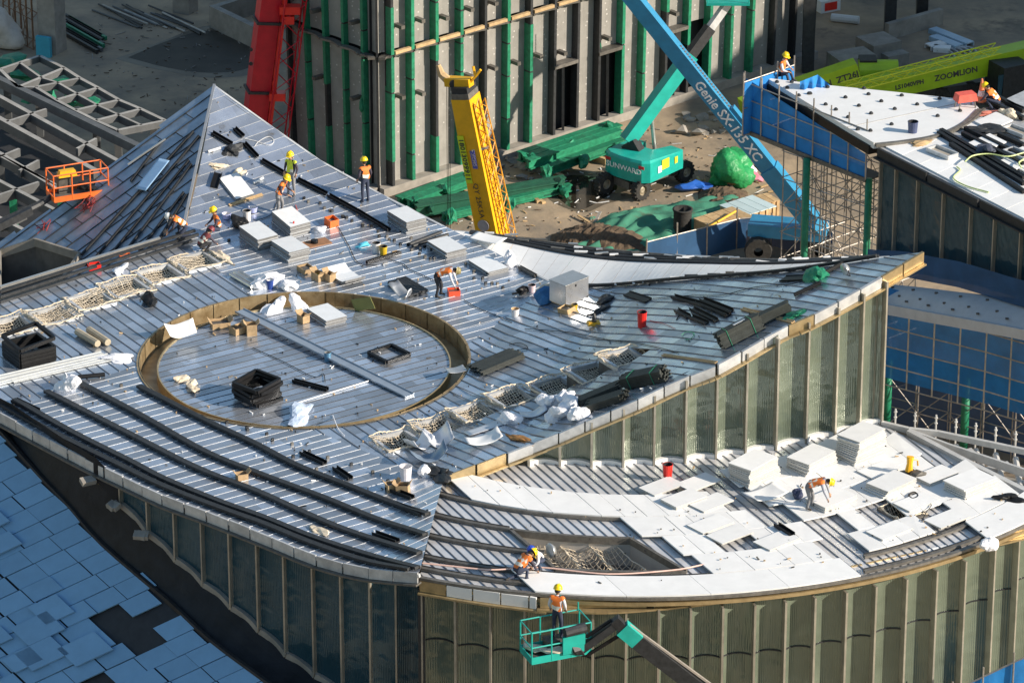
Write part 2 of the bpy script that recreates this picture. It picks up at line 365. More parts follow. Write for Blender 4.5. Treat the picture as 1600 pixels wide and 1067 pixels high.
def sheets(poly, d, w, f, holes, name, m, parent, K=4, dz=0.0, seam=(0.022,0.022), step=0.9, minlen=0.15, ms=None):
    d = d.normalized(); n = V((-d.y, d.x, 0)); o = V((0,0,0))
    us = [p.x*n.x+p.y*n.y for p in poly]; u0 = math.floor(min(us)/w)*w; objs = []
    def I(u):
        oo = n*u; iv = clip_line(poly, oo, d, n)
        for h in holes: 
            hv = clip_line(h, oo, d, n)
            if hv: iv = subtract(iv, hv)
        return [x for x in iv if x[1]-x[0] > 0.04]
    u = u0
    while u < max(us):
        mb = MB()
        for k in range(K):
            ua, ub = u+w*k/K+1e-5, u+w*(k+1)/K-1e-5; Ia, Ib = I(ua), I(ub)
            if len(Ia) != len(Ib): Im = I((ua+ub)/2); Ia = Ib = Im
            for (a0,a1),(b0,b1) in zip(Ia, Ib):
                ns = max(1, int(max(a1-a0,b1-b0)/step)); oidx = len(mb.v)
                for i in range(ns+1):
                    pa = n*ua+d*(a0+(a1-a0)*i/ns); pb = n*ub+d*(b0+(b1-b0)*i/ns)
                    mb.v += [V((pa.x,pa.y,f(pa.x,pa.y)+dz)), V((pb.x,pb.y,f(pb.x,pb.y)+dz))]
                for i in range(ns): q = oidx+2*i; mb.f.append((q, q+2, q+3, q+1))
        nf = len(mb.f)
        if seam:
            for a0, a1 in I(u+1e-4):
                ns = max(1, int((a1-a0)/1.2)); pts = []
                for i in range(ns+1):
                    p = n*u+d*(a0+(a1-a0)*i/ns); pts.append(V((p.x,p.y,f(p.x,p.y)+dz)))
                for i in range(ns): mb.bar(pts[i], pts[i+1], seam[0], seam[1], off=seam[1]/2)
        if len(mb.f) > 0:
            ob = mb.build(name, m, parent, world=True); objs.append(ob)
            if ms:
                ob.data.materials.append(ms)
                for q_ in range(nf, len(mb.f)): ob.data.polygons[q_].material_index = 1
        u += w
    return objs
def polybar(pts, w, h, off=0.0, mb=None):
    mb = mb or MB()
    for a, b in zip(pts, pts[1:]): mb.bar(a, b, w, h, off=off)
    return mb
def dens(pts, step):
    out = [V(pts[0])]
    for a, b in zip(pts, pts[1:]):
        n = max(1, int((V(b)-V(a)).length/step))
        for i in range(1, n+1): out.append(V(a).lerp(V(b), i/n))
    return out
def smooth_px(pts, n=8):       # Catmull-Rom through pixel points
    out = []
    P = [V((a,b,0)) for a,b in pts]; P = [P[0]*2-P[1]]+P+[P[-1]*2-P[-2]]
    for i in range(1, len(P)-2):
        for k in range(n):
            t = k/n; a,b,c,d = P[i-1:i+3]
            q = 0.5*((2*b)+(c-a)*t+(2*a-5*b+4*c-d)*t*t+(3*b-a-3*c+d)*t**3); out.append((q.x,q.y))
    out.append((P[-2].x,P[-2].y)); return out
# ------------------------------------------------------------------ the ground
m_ground = mat('site_dirt', (0.42,0.315,0.205), 0.95, 0, 0.3, 0.35, 0.05, 1.5, rnd=0, col2=(0.17,0.145,0.115), dirt=((0.10,0.085,0.07),0.22,0.57))
g = MB(); g.grid(lambda u, v: V(((u-0.5)*900, -150+v*900, ZG+0.0)), 60, 60)
struct(g.build('ground', m_ground))
# ------------------------------------------------------------------ main building: roof
bld = thing('curved_roof_building', 'large grey sheet metal building with swooping pointed roof and round sunken deck', 'building', (CC.x, CC.y, ZG))
edge = MB()
polybar(P_A+P_BB[1:], 0.10, 0.12, -0.085, edge)
roof = edge.build('roof', m_fascia, bld, world=True)
for pl in (P_FL, P_LW): polybar(pl, 0.10, 0.12, -0.085).build('edge_beam', m_fascia, roof, world=True)
hole_all = [circ(CC, CR)] + openings
n0 = 0
m_seaml = mat('sunlit_seam', (0.62,0.62,0.62), 0.5, 0.3, 0.2, 3)  # sun glint on the ribs put into the seam colour
m_seam = mat('shaded_seam', (0.24,0.25,0.27), 0.5, 0.5, 0.2, 3)  # shade on the rib sides put into the seam colour
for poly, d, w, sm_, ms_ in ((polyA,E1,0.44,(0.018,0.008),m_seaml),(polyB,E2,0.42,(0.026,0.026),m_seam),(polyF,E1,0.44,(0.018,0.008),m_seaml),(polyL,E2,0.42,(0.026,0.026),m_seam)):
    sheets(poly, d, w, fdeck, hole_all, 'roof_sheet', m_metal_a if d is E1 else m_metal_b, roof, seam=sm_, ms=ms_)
# sunken round deck and its gutter ring
disc = [V((p.x,p.y,0)) for p in circ(CC, CRI)]
tr = MB(); N = 96
co, ci = circ(CC, CR), circ(CC, CRI)
rg = MB()
rg.lathe([(CR+0.05,0.03),(CR-0.02,0.03),(CR-0.02,-0.62),(CRI,-0.62)], CC, N)
ring = rg.build('gutter_ring', m_rust, bld, world=True)
PR = 34
for i in range(PR):
    a0 = 2*math.pi*(i+0.03)/PR; a1 = 2*math.pi*(i+0.97)/PR; mb = MB()
    for k in range(3):
        b0 = a0+(a1-a0)*k/3; b1 = a0+(a1-a0)*(k+1)/3; r = CR-0.03-0.008*random.random()
        p = [V((CC.x+r*math.cos(b), CC.y+r*math.sin(b), z)) for b in (b0,b1) for z in (-0.6,0.045)]
        q = [V((CC.x+(r-0.02)*math.cos(b), CC.y+(r-0.02)*math.sin(b), z)) for b in (b0,b1) for z in (-0.6,0.045)]
        mb.add(q+p, [(0,2,3,1),(1,3,7,5),(4,5,7,6)])
    mb.build('gutter_panel', m_rust, ring, world=True)
rim = MB().lathe([(CRI,-0.62),(CRI,DZ+0.05),(CRI-0.05,DZ+0.05),(CRI-0.05,DZ-0.02)], CC, N).build('deck_rim', m_tan, bld, world=True)
dk = rim
sheets(disc, E1, 0.42, lambda x,y: DZ, [], 'deck_sheet', m_metal_c, rim, K=5, seam=(0.018,0.012), ms=m_rail)
def fdisc(x, y): return DZ if (V((x,y,0))-V((CC.x,CC.y,0))).length < CRI else fdeck(x,y)
# left face of the raised corner, in the shade
zl = -2.0
LA = A0.copy(); LR = P_LW[-1].copy(); LQ = at(-70,418,zl-0.7)
lnrm = (LR-LA).cross(LQ-LA).normalized()
if lnrm.z < 0: lnrm = -lnrm
def fleft(x, y): return LA.z - (lnrm.x*(x-LA.x)+lnrm.y*(y-LA.y))/lnrm.z
polyLeft = [LA, on(230,213,fleft), on(170,262,fleft), on(90,322,fleft), on(0,378,fleft), on(-70,425,fleft), on(-70,505,fleft), on(0,478,fleft), on(150,430,fleft), on(283,372,fleft)]
well_l = [on(0,398,fleft), on(55,380,fleft), on(125,402,fleft), on(100,438,fleft), on(0,470,fleft)]
dLf = (polyLeft[4]-LA); dLf.z = 0; dLf.normalize(); nLf = V((-dLf.y,dLf.x,0))
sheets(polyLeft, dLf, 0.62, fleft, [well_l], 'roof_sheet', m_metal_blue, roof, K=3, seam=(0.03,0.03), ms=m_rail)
ua = [p.dot(nLf) for p in polyLeft]; u_ = math.floor(min(ua)/0.62)*0.62; kk = 0
while u_ < max(ua):
    for t_i in range(-20,30):
        t_ = t_i*1.25+(0.62 if kk%2 else 0.0)
        a_, b_ = nLf*(u_+0.02)+dLf*t_, nLf*(u_+0.6)+dLf*(t_-0.12)
        if all(any(lo < 0 < hi for lo, hi in clip_line(polyLeft, p_, V((1,0,0)), V((0,1,0)))) and not any(lo < 0 < hi for lo, hi in clip_line(well_l, p_, V((1,0,0)), V((0,1,0)))) for p_ in (a_,b_)):
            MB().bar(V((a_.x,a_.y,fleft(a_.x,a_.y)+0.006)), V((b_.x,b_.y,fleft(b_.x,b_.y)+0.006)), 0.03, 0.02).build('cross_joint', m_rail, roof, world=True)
    u_ += 0.62; kk += 1
cross = MB()       # staggered cross joints of the left face
rr = random.Random(3)
ridge = polybar([LA, LA.lerp(LR,0.5)+V((0,0,0.02)), LR], 0.10, 0.05, 0.03).build('ridge_cap', m_silver, bld, world=True)
for a, b in (((303,207),(128,400)),((312,214),(150,404)),((296,252),(170,404)),((300,258),(190,404)),((288,302),(218,394)),((292,306),(240,390)),((252,222),(205,285))):
    p, q = on(*a, fleft), on(*b, fleft)
    polybar([p,q], 0.07, 0.09, 0.06).build('batten', m_rail, roof, world=True)
polybar([on(203,262,fleft), on(262,222,fleft)], 0.05, 0.06, 0.16).build('batten', m_silver, roof, world=True)
# blank walls that carry the roof, seen only as soffit and shadow casters
for pl in (P_A, P_BB[1:7]+[V((at(1374,662,-0.05).x,at(1374,662,-0.05).y,4.8))], P_LW):
    wl = MB()
    for a, b in zip(pl, pl[1:]):
        ca = a+(CC-a)*0.01; cb = b+(CC-b)*0.01
        wl.add([(ca.x,ca.y,a.z-0.15),(cb.x,cb.y,b.z-0.15),(cb.x,cb.y,ZG),(ca.x,ca.y,ZG)], [(0,1,2,3)])
    wl.build('rear_wall', m_concrete, bld, world=True)
# white panel strip behind the right wing
ST = smooth_px([(700,360),(742,364),(800,373),(900,386),(1000,397),(1100,404),(1200,408),(1300,406),(1389,401)], 6)
sp_b = [on(a,b,lambda x,y: 0.35*max(0,fdeck(x,y))-0.1) for a,b in ST]
lowpx = smooth_px([(700,357),(742,378),(800,408),(862,441),(927,451),(1062,440),(1229,427),(1389,402)], 6)
def along(P, t):
    L = [0]
    for a, b in zip(P, P[1:]): L.append(L[-1]+(b-a).length)
    s = t*L[-1]
    for i in range(len(P)-1):
        if s <= L[i+1]+1e-9: return P[i].lerp(P[i+1], (s-L[i])/max(1e-9, L[i+1]-L[i]))
    return P[-1]
sp_a = [on(a,b,fdeck)+V((0,0,-0.03)) for a,b in lowpx]
strip = polybar(dens(sp_b,0.8), 0.35, 0.12, -0.10).build('roof_edge', m_fascia, bld, world=True)
m_strip = m_white
NS = 26
for i in range(NS):
    t0, t1 = i/NS, (i+0.985)/NS
    mb = MB(); mb.grid(lambda u,v: along(sp_a, t0+(t1-t0)*u).lerp(along(sp_b, t0+(t1-t0)*u), v*0.995), 3, 4); mb.build('white_panel', m_strip, strip, world=True)
for k, (o1, o2) in enumerate(((0.93,0.05),(0.86,0.05),(0.78,0.04),(0.985,0.05))):
    pts = [along(sp_a,t).lerp(along(sp_b,t),o1) for t in [0.05+0.93*i/36 for i in range(37)]]
    polybar(pts, 0.09, 0.10, 0.05).build('batten', m_rail if k != 3 else m_rail2, strip, world=True)
for i in range(70):
    t = random.uniform(0.08,0.97); p = along(sp_a,t).lerp(along(sp_b,t), random.uniform(0.8,1.0)); q = p+V((random.uniform(0.2,0.6),random.uniform(-0.2,0.1),0.0))
    if i % 2: MB().bar(p+V((0,0,0.12)), q+V((0,0,0.12)), 0.10, 0.05).build('batten_clip', random.choice([m_white,m_rail2,m_silver]), strip, world=True)
pts = [along(sp_a,t)+V((0,0,0.06)) for t in [0.36+0.62*i/30 for i in range(31)]]
polybar([p+V((0,0.10,0)) for p in pts], 0.14, 0.10, 0.05).build('batten', m_rail, strip, world=True)
for i in range(26):
    p = along(sp_a, 0.42+0.55*i/26)+V((random.uniform(-0.1,0.1),random.uniform(-0.05,0.3),0.14)); MB().bar(p, p+V((random.uniform(0.2,0.5),random.uniform(-0.06,0.06),0)), 0.09,0.05).build('batten_clip', random.choice([m_rail2,m_white,m_rail]), strip, world=True)
# ------------------------------------------------------------------ facade walls
def pane_obj(name, bl, br, tl, tr_, inward, depth, m, parent, nu=8, nv=10):
    W_ = (br-bl).length
    me = MB()
    def P(u, v):
        p = bl.lerp(br,u).lerp(tl.lerp(tr_,u), v); return p + inward*(depth*math.sin(math.pi*u)**0.8 + 0.05)
    me.grid(P, nu, nv); o = me.build(name, m, parent, smooth=True, world=True)
    uv = o.data.uv_layers.new(name='UVMap')
    H = (tl-bl).length
    cnt = 0
    for j in range(nv):
        for i in range(nu):
            for (a,b) in ((i,j),(i+1,j),(i+1,j+1),(i,j+1)):
                uv.data[cnt].uv = (a/nu*W_*1.0, b/nv*H); cnt += 1
    return o
def facade(name, base, top, m_g, m_f, depth, label=None, fin_d=0.16, fin_w=0.07, curb=None, jamb=True, split=None):
    N = len(base); bk = MB()
    for i in range(N-1):
        t = (base[i+1]-base[i]); t.z = 0; t.normalize(); inw = V((-t.y, t.x, 0))
        a, b = base[i]+inw*(depth+0.25), base[i+1]+inw*(depth+0.25); c, d = top[i+1]+inw*(depth+0.25), top[i]+inw*(depth+0.25)
        bk.add([a,b,c,d],[(0,1,2,3)])
    wall = bk.build(name, m_dark, bld, world=True)
    for i in range(N-1):
        t = (base[i+1]-base[i]); t.z = 0; t.normalize(); inw = V((-t.y, t.x, 0))
        if split and top[i].z-base[i].z > split:
            s0, s1 = base[i].lerp(top[i], split/(top[i].z-base[i].z)), base[i+1].lerp(top[i+1], split/(top[i+1].z-base[i+1].z))
            pane_obj('glass_pane', base[i], base[i+1], s0, s1, inw, depth, m_g, wall); pane_obj('glass_pane', s0, s1, top[i], top[i+1], inw, depth, m_g, wall)
            mb = MB()
            for k in range(8):
                u0, u1 = k/8, (k+1)/8; mb.bar(s0.lerp(s1,u0)+inw*(depth*math.sin(math.pi*u0)**0.8+0.03), s0.lerp(s1,u1)+inw*(depth*math.sin(math.pi*u1)**0.8+0.03), 0.04, 0.04)
            mb.build('transom', m_rail, wall, world=True)
        else:
            pane_obj('glass_pane', base[i], base[i+1], top[i], top[i+1], inw, depth, m_g, wall)
        if curb:
            mb = MB()
            for k in range(8):
                u0, u1 = k/8, (k+1)/8
                mb.bar(base[i].lerp(base[i+1],u0)+inw*(depth*math.sin(math.pi*u0)**0.8-0.02), base[i].lerp(base[i+1],u1)+inw*(depth*math.sin(math.pi*u1)**0.8-0.02), 0.16, 0.2, off=0.05)
            mb.build('sill', curb, wall, world=True)
    for i in range(N):
        j = min(i, N-2); t = (base[j+1]-base[j]); t.z = 0; t.normalize(); outw = V((t.y, -t.x, 0))
        o = MB().bar(base[i]+outw*(fin_d/2-0.06), top[i]+outw*(fin_d/2-0.06), fin_w, fin_d, up=outw).build('fin', m_f, wall, world=True)
    return wall
# right wing wall
ty = [709,692,672,651,631,608,588,565,542,517,494,472,453]
ZD = -0.05
wb = [at(a,b,ZD) for a,b in bx]; wt = []
for b, y in zip(wb, ty): wt.append(V((b.x,b.y,zat(b,y)+0.34)))
facade('glass_wall', wb, wt, m_glass, m_fin, 0.22, fin_d=0.2, curb=m_white)
def fascia(edge_px, f, h, over, m_list, parent, seg=0.95, drop=0.02, lip=m_tan, outward=None):
    P = dens([on(a,b,f) for a,b in smooth_px(edge_px,4)], 0.3); L = [0]
    for a,b in zip(P,P[1:]): L.append(L[-1]+(b-a).length)
    n = max(1,int(L[-1]/seg))
    def pt(s): return along(P, s/L[-1])
    for i in range(n):
        a, b = pt(L[-1]*(i+random.uniform(0.005,0.05))/n), pt(L[-1]*(i+random.uniform(0.95,0.995))/n); t = (b-a).normalized(); o = V((t.y,-t.x,0)).normalized()
        if outward is not None and o.dot(outward) < 0: o = -o
        dzr = random.uniform(-0.015,0.015); jr = random.uniform(0,0.02)
        mm = m_list(i/n, i) if callable(m_list) else m_list
        MB().add([a+o*(over+jr)+V((0,0,0.03+dzr)), b+o*(over+jr)+V((0,0,0.03+dzr)), b+o*(over+jr)+V((0,0,-h)), a+o*(over+jr)+V((0,0,-h)), a+V((0,0,0.03+dzr)), b+V((0,0,0.03+dzr)), b+o*0.02+V((0,0,-h)), a+o*0.02+V((0,0,-h))],
            [(0,1,2,3),(4,5,1,0),(3,2,6,7),(0,3,7,4),(1,5,6,2)]).build('fascia_panel', mm, parent, world=True)
    lp = MB()
    for a, b in zip(P,P[1:]):
        t = (b-a).normalized(); o = V((t.y,-t.x,0)).normalized()
        if outward is not None and o.dot(outward) < 0: o = -o
        lp.bar(a+o*(over*0.6)+V((0,0,-h-0.04)), b+o*(over*0.6)+V((0,0,-h-0.04)), over*1.2+0.25, 0.06)
    lp.build('drip_edge', lip, parent, world=True)
fascia(BW_FRONT[:-1], fdeck, 0.34, 0.10, lambda t,i: m_tan if (t < 0.10 or 0.27 < t < 0.31) else m_fascia, bld, outward=V((0.3,-1,0)))
fascia([(791,708),(694,745)], fdeck, 0.36, 0.05, m_tan, bld, outward=V((0.3,-1,0)))
fascia(FL_EDGE[:-1], fdeck, 0.34, 0.06, m_fascia, bld, lip=m_rail2, outward=V((-0.6,-0.8,0)))
# left front wall, in the shade
fx = [(189,764,790),(231,784,836),(273,801,876),(316,818,914),(359,838,950),(402,853,986),(444,866,1024),(489,879,1056),(533,893,1088),(578,906,1120),(618,913,1152),(656,914,1175)]
lb, lt = [], []
for x, y0, y1 in fx:
    p = at(x, y0-6, -0.38); lt.append(p)
for (x,y0,y1), p in zip(fx, lt): lb.append(V((p.x,p.y,zat(p,y1))))
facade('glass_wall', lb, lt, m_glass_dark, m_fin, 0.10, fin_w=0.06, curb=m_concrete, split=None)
# ------------------------------------------------------------------ lower right roof
FE = [(655,905),(750,922),(850,935),(930,938),(1000,935),(1100,925),(1200,910),(1350,880),(1450,858),(1600,824)]
q0, q1, q2 = at(655,906,ZD), at(950,938,ZD), at(1600,824,ZD)
def ccirc(a,b,c):
    ax,ay,bx_,by,cx,cy = a.x,a.y,b.x,b.y,c.x,c.y; d = 2*(ax*(by-cy)+bx_*(cy-ay)+cx*(ay-by))
    ux = ((ax*ax+ay*ay)*(by-cy)+(bx_*bx_+by*by)*(cy-ay)+(cx*cx+cy*cy)*(ay-by))/d
    uy = ((ax*ax+ay*ay)*(cx-bx_)+(bx_*bx_+by*by)*(ax-cx)+(cx*cx+cy*cy)*(bx_-ax))/d
    return V((ux,uy,0))
DC = ccirc(q0,q1,q2); DR = (V((q0.x,q0.y,0))-DC).length
fD = lambda x, y: ZD
def arcD(r, px0, px1, n=40, z=ZD):
    out = []
    a0 = math.atan2(at(px0,900,ZD).y-DC.y, at(px0,900,ZD).x-DC.x); a1 = math.atan2(at(px1,870,ZD).y-DC.y, at(px1,870,ZD).x-DC.x)
    for i in range(n+1):
        a = a0+(a1-a0)*i/n; out.append(V((DC.x+r*math.cos(a), DC.y+r*math.sin(a), z)))
    return out
def angD(px, r):           # angle on row radius r whose image column is px
    lo, hi = math.radians(-150), math.radians(-20)
    for _ in range(50):
        m = (lo+hi)/2
        if proj((DC.x+r*math.cos(m), DC.y+r*math.sin(m), ZD))[0] < px: lo = m
        else: hi = m
    return (lo+hi)/2
def rowpts(k, px0, px1, n=40, z=ZD):
    r = DR-k*RW; a0, a1 = angD(px0,r), angD(px1,r)
    return [V((DC.x+r*math.cos(a0+(a1-a0)*i/n), DC.y+r*math.sin(a0+(a1-a0)*i/n), z)) for i in range(n+1)]
RW = 1.42
dback = [at(a,b+4,ZD) for a,b in ((1640,772),(1600,755),(1500,714),(1440,690),(1378,660))] + [at(a,b-2,ZD) for a,b in bx[::-1]] + [at(760,734,ZD), at(694,745,ZD)]
dfront = rowpts(0, 655, 1640, 60)
polyD = [at(694,745,ZD), at(684,783,ZD), at(672,830,ZD)] + dfront + dback[:-1]
sky_d = rowpts(3.0,797,985,6)+rowpts(1.3,868,1072,6)[::-1]
net_d = [at(a,b,ZD) for a,b in ((1372,797),(1410,782),(1448,806),(1408,818))]
ED = V((0.44,-0.90,0)).normalized()
lower = polybar(dfront, 0.12, 0.12, -0.10).build('lower_roof', m_tan, bld, world=True)
m_metal_d = mat('pale_roof_sheet', (0.66,0.66,0.67), 0.35, 0.35, 0.12, 0.9, 0.004, 1.1, 0.10, rvar=0.1, dirt=((0.38,0.35,0.30),1.3,0.62))
sheets(polyD, ED, 0.30, fD, [sky_d, net_d], 'lower_roof_sheet', m_metal_d, lower, K=2, seam=(0.03,0.03), ms=m_seam)
for k, px0, px1 in ((0,654,1640),(0.45,657,1000),(1,664,1110),(2,671,850),(3,679,796),(4,687,1010),(0.9,1350,1560),(0.25,1350,1545)):
    pts = rowpts(k, px0, px1, 30)
    polybar(pts, 0.15, 0.09, 0.085).build('batten', m_rail2, lower, world=True)
    if k > 0:
        polybar([p+V((0,0.10,0)) for p in pts], 0.05, 0.11, 0.09).build('batten', m_rail, lower, world=True)
fascia([(656,906)]+FE[1:3]+[(838,934)], fD, 0.36, 0.07, lambda t,i: m_tan if i < 1 else m_white, bld, seg=0.8, outward=V((0,-1,0)))
fascia([(840,934),(930,938),(1000,935),(1100,925),(1200,910),(1350,880)], fD, 0.30, 0.08, m_tan, bld, seg=2.8, outward=V((0,-1,0)))
fascia([(1352,880),(1450,858),(1540,838)], fD, 0.33, 0.06, lambda t,i: m_tan if i in (0,1) else m_white, bld, outward=V((0,-1,0)))
fascia([(1542,838),(1600,824),(1640,814)], fD, 0.26, 0.08, m_tan, bld, seg=2.5, outward=V((0,-1,0)))
def cell(k0, k1, s0, s1, z):     # slab between two rows and two seam lines
    out = []
    for k, s in ((k0,s0),(k0,s1),(k1,s1),(k1,s0)):
        n = V((-ED.y, ED.x, 0)); o = n*s-DC; o.z = 0; r = DR-k*RW
        b = o.dot(ED); c = o.dot(o)-r*r; t = -b+math.sqrt(max(0,b*b-c)); p = n*s+ED*t; out.append(V((p.x,p.y,z)))
    return out
nD = V((-ED.y, ED.x, 0))
def missing(px, py, k, j):
    if px < 650: return True
    if k == 0: return True
    if k == 1: return px < 1092
    if k == 2: return px < 1050
    if k == 3: return px < 1012 
    if k == 4: return px < 722
    if k == 5: return px < 1150
    return px < 1150
HOLES_D = [(1208,800),(1228,806),(1275,830),(1312,836),(1172,768),(1462,715),(1405,799),(1430,804),(1300,851),(1112,842)]
smin = min(p.dot(nD) for p in polyD); smax = max(p.dot(nD) for p in polyD)
cw = 0.66; ncell = 0
rg_ = random.Random(11)
for pxa, pxb, nn in ((836,1345,4),(1543,1640,1)):      # long front panels
    sa, sb2 = [V((DC.x+DR*math.cos(angD(x,DR)),DC.y+DR*math.sin(angD(x,DR)),0)).dot(nD) for x in (pxa,pxb)]
    for i_ in range(nn):
        s0_, s1_ = sa+(sb2-sa)*i_/nn+0.008, sa+(sb2-sa)*(i_+1)/nn-0.008
        up_ = [cell(0.0,1,s0_+(s1_-s0_)*q_/5,s0_,ZD+0.19)[0] for q_ in range(6)]; dn_ = [cell(0.96,1,s0_+(s1_-s0_)*q_/5,s0_,ZD+0.19)[0] for q_ in range(6)]
        MB().slab(up_+dn_[::-1],0.05).build('white_panel', m_white, lower, world=True)
for k in range(1, 9):
    k1 = k+1 if k != 4 else 5.15
    k0 = k if k != 5 else 5.17
    if k >= 5: k0, k1 = k+0.17, k+1.17
    j = int(smin/cw)-1
    off = rg_.uniform(0,cw)
    while j*cw < smax+cw:
        span = 2 if (rg_.random() < 0.25 or k == 0) else 1
        pass
        s0 = j*cw+off+0.011; s1 = (j+span)*cw+off-0.011
        q = cell(k0+0.009, k1-0.009, s0, s1, ZD+0.17+rg_.uniform(0,0.012)+(0.02 if k == 0 else 0))
        c = sum(q, V((0,0,0)))/4; px, py = proj(c); j += span
        pxl = min(proj(p)[0] for p in q)
        ok = not missing(px if k != 0 else pxl+30, py, k, j)
        # inside the roof outline
        ins = all(len(clip_line(polyD, p, V((1,0,0)), V((0,1,0)))) and any(a < 0 < b for a, b in clip_line(polyD, p+V((0,0.0,0)), V((1,0,0)), V((0,1,0)))) for p in [c]+([] if k == 4 else [c.lerp(x,0.75) for x in q]))
        if not ok or not ins or c.x > at(1640,800,ZD).x: continue
        if k > 0:
            def inside(pt): 
                n_ = 0
                for (x0,y0),(x1,y1) in zip([proj(v) for v in q],[proj(v) for v in q[1:]+q[:1]]):
                    if (y0 > pt[1]) != (y1 > pt[1]) and pt[0] < (x1-x0)*(pt[1]-y0)/(y1-y0)+x0: n_ += 1
                return n_%2
            if any(inside(h) for h in HOLES_D): continue
            if k > 5 and rg_.random() < 0.02: continue
        tw = rg_.uniform(-0.006,0.006); qq = [p+V((0,0,tw*((i%2)*2-1))) for i, p in enumerate(q)]
        MB().slab(qq, 0.05).build('white_panel', m_white, lower, world=True); ncell += 1
# white edge band along the glass wall and the front-right wall
pxs = [659,711,766,820,873.5,926.6,978.7,1029.7,1079.6,1130,1180,1228,1274,1323,1369,1417,1464,1509,1554.6,1592,1632]
rb, rt = [], []
for x in pxs:
    a = angD(x, DR); p = V((DC.x+(DR-0.12)*math.cos(a), DC.y+(DR-0.12)*math.sin(a), 0)); rt.append(V((p.x,p.y,ZD-0.33))); rb.append(V((p.x,p.y,ZG)))
facade('glass_wall', rb, rt, m_glass, m_fin, 0.26, fin_d=0.24, split=6.75)
MB().bar(V((rb[0].x-0.07,rb[0].y-0.05,ZG)), V((rt[0].x-0.07,rt[0].y-0.05,ZD-0.3)), 0.22, 0.22).build('corner_post', m_rail, bld, world=True)
# curved battens of the front wing
for pts in ([(71,615),(202,682),(307,735),(400,771),(484,809),(549,835),(655,868)], [(124,602),(225,656),(319,709),(405,744),(507,782),(583,813),(664,839)], [(216,607),(319,660),(400,698),(461,730),(545,763),(614,790),(668,807)],
            [(22,628),(112,679),(202,724),(256,752),(344,788),(411,812),(488,843),(583,873),(652,891)], [(4,637),(75,676),(187,731),(256,764),(344,798),(411,822),(488,853),(571,880),(640,893)]):
    w = [on(a,b,fdeck) for a,b in smooth_px(pts,5)]
    polybar(w, 0.17, 0.09, 0.10).build('batten', m_rail, roof, world=True)
    polybar([p+V((0.10,0.10,0)) for p in w], 0.05, 0.12, 0.06).build('batten', m_rail, roof, world=True)
for pts in ([(0,462),(150,414),(305,366)],[(0,470),(150,422),(310,372)],[(0,478),(150,430),(300,382)],[(0,455),(120,418),(250,378)]):
    w = [on(a,b,fdeck) for a,b in smooth_px(pts,5)]
    polybar([p+V((0,0,0.1)) for p in w], 0.10, 0.10, 0.05).build('batten', [m_rail,m_silver][pts[0][1]%2], roof, world=True)
# ------------------------------------------------------------------ lower left roof of white panels in the shade
e1, e2 = at(60,740,-1.4), at(420,1067,-4.6)
gx = 0.52; gy = ((e1.z-e2.z)-gx*(e1.x-e2.x))/(e1.y-e2.y)
def fP(x, y): return e2.z+gx*(x-e2.x)+gy*(y-e2.y)
wing = thing('panelled_roof_wing', 'lower roof wing in shade covered with loose pale blue-white panels', 'roof', on(150,950,fP))
EDGE_P = [(-60,600),(0,672),(60,740),(110,792),(160,850),(265,940),(330,1000),(420,1067),(470,1105),(520,1145)]
ep = [on(a,b,fP) for a,b in smooth_px(EDGE_P,4)]
low = [on(a,b,fP) for a,b in ((520,1300),(-120,1300),(-120,620))]
us = MB(); us.slab([p+V((0,0,-0.14)) for p in ep+low], 0.25)
m_under = mat('dark_membrane', (0.02,0.022,0.026), 0.6, 0.1, 0.3, 3, rnd=0)
us.build('roof_base', m_under, wing, world=True)
polybar([p+V((0,0,-0.02)) for p in ep], 0.12, 0.16).build('edge_trim', m_rail, wing, world=True)
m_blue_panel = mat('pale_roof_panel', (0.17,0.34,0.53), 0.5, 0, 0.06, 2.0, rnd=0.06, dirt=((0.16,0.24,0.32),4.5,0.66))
m_core = mat('panel_joint', (0.09,0.11,0.13), 0.6, 0.1, 0.3, 3)
O = on(262,938,fP); sA = on(262-47,938+22,fP)-O; sB = on(262+23,938+21,fP)-O
nP = sA.cross(sB).normalized()
if nP.z < 0: nP = -nP
rp = random.Random(5)
def edge_i(j):       # how far the edge lies from the nominal column at row j
    p = O+sB*j; px, py = proj(p)
    best = min(ep, key=lambda q: abs((q-p).dot(sB.normalized())))
    return (best-p).dot(sA.normalized())/sA.length
for j in range(-14, 10):
    e0 = edge_i(j+0.5)+0.03
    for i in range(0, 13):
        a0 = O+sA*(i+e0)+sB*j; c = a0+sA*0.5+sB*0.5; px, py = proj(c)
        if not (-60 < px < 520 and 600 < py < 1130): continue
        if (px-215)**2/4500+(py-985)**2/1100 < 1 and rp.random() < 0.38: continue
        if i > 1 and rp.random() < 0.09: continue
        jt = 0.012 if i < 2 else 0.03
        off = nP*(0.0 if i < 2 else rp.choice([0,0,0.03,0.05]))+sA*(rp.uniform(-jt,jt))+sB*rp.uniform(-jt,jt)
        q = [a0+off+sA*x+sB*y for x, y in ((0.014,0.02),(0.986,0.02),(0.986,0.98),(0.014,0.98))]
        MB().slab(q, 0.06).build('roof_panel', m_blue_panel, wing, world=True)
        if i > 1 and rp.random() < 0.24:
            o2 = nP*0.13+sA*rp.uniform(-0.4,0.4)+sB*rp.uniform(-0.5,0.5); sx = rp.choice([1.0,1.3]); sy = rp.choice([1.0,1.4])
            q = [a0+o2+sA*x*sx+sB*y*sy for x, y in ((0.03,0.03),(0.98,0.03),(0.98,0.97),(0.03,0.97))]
            MB().slab(q, 0.07).build('roof_panel', m_blue_panel, wing, world=True)
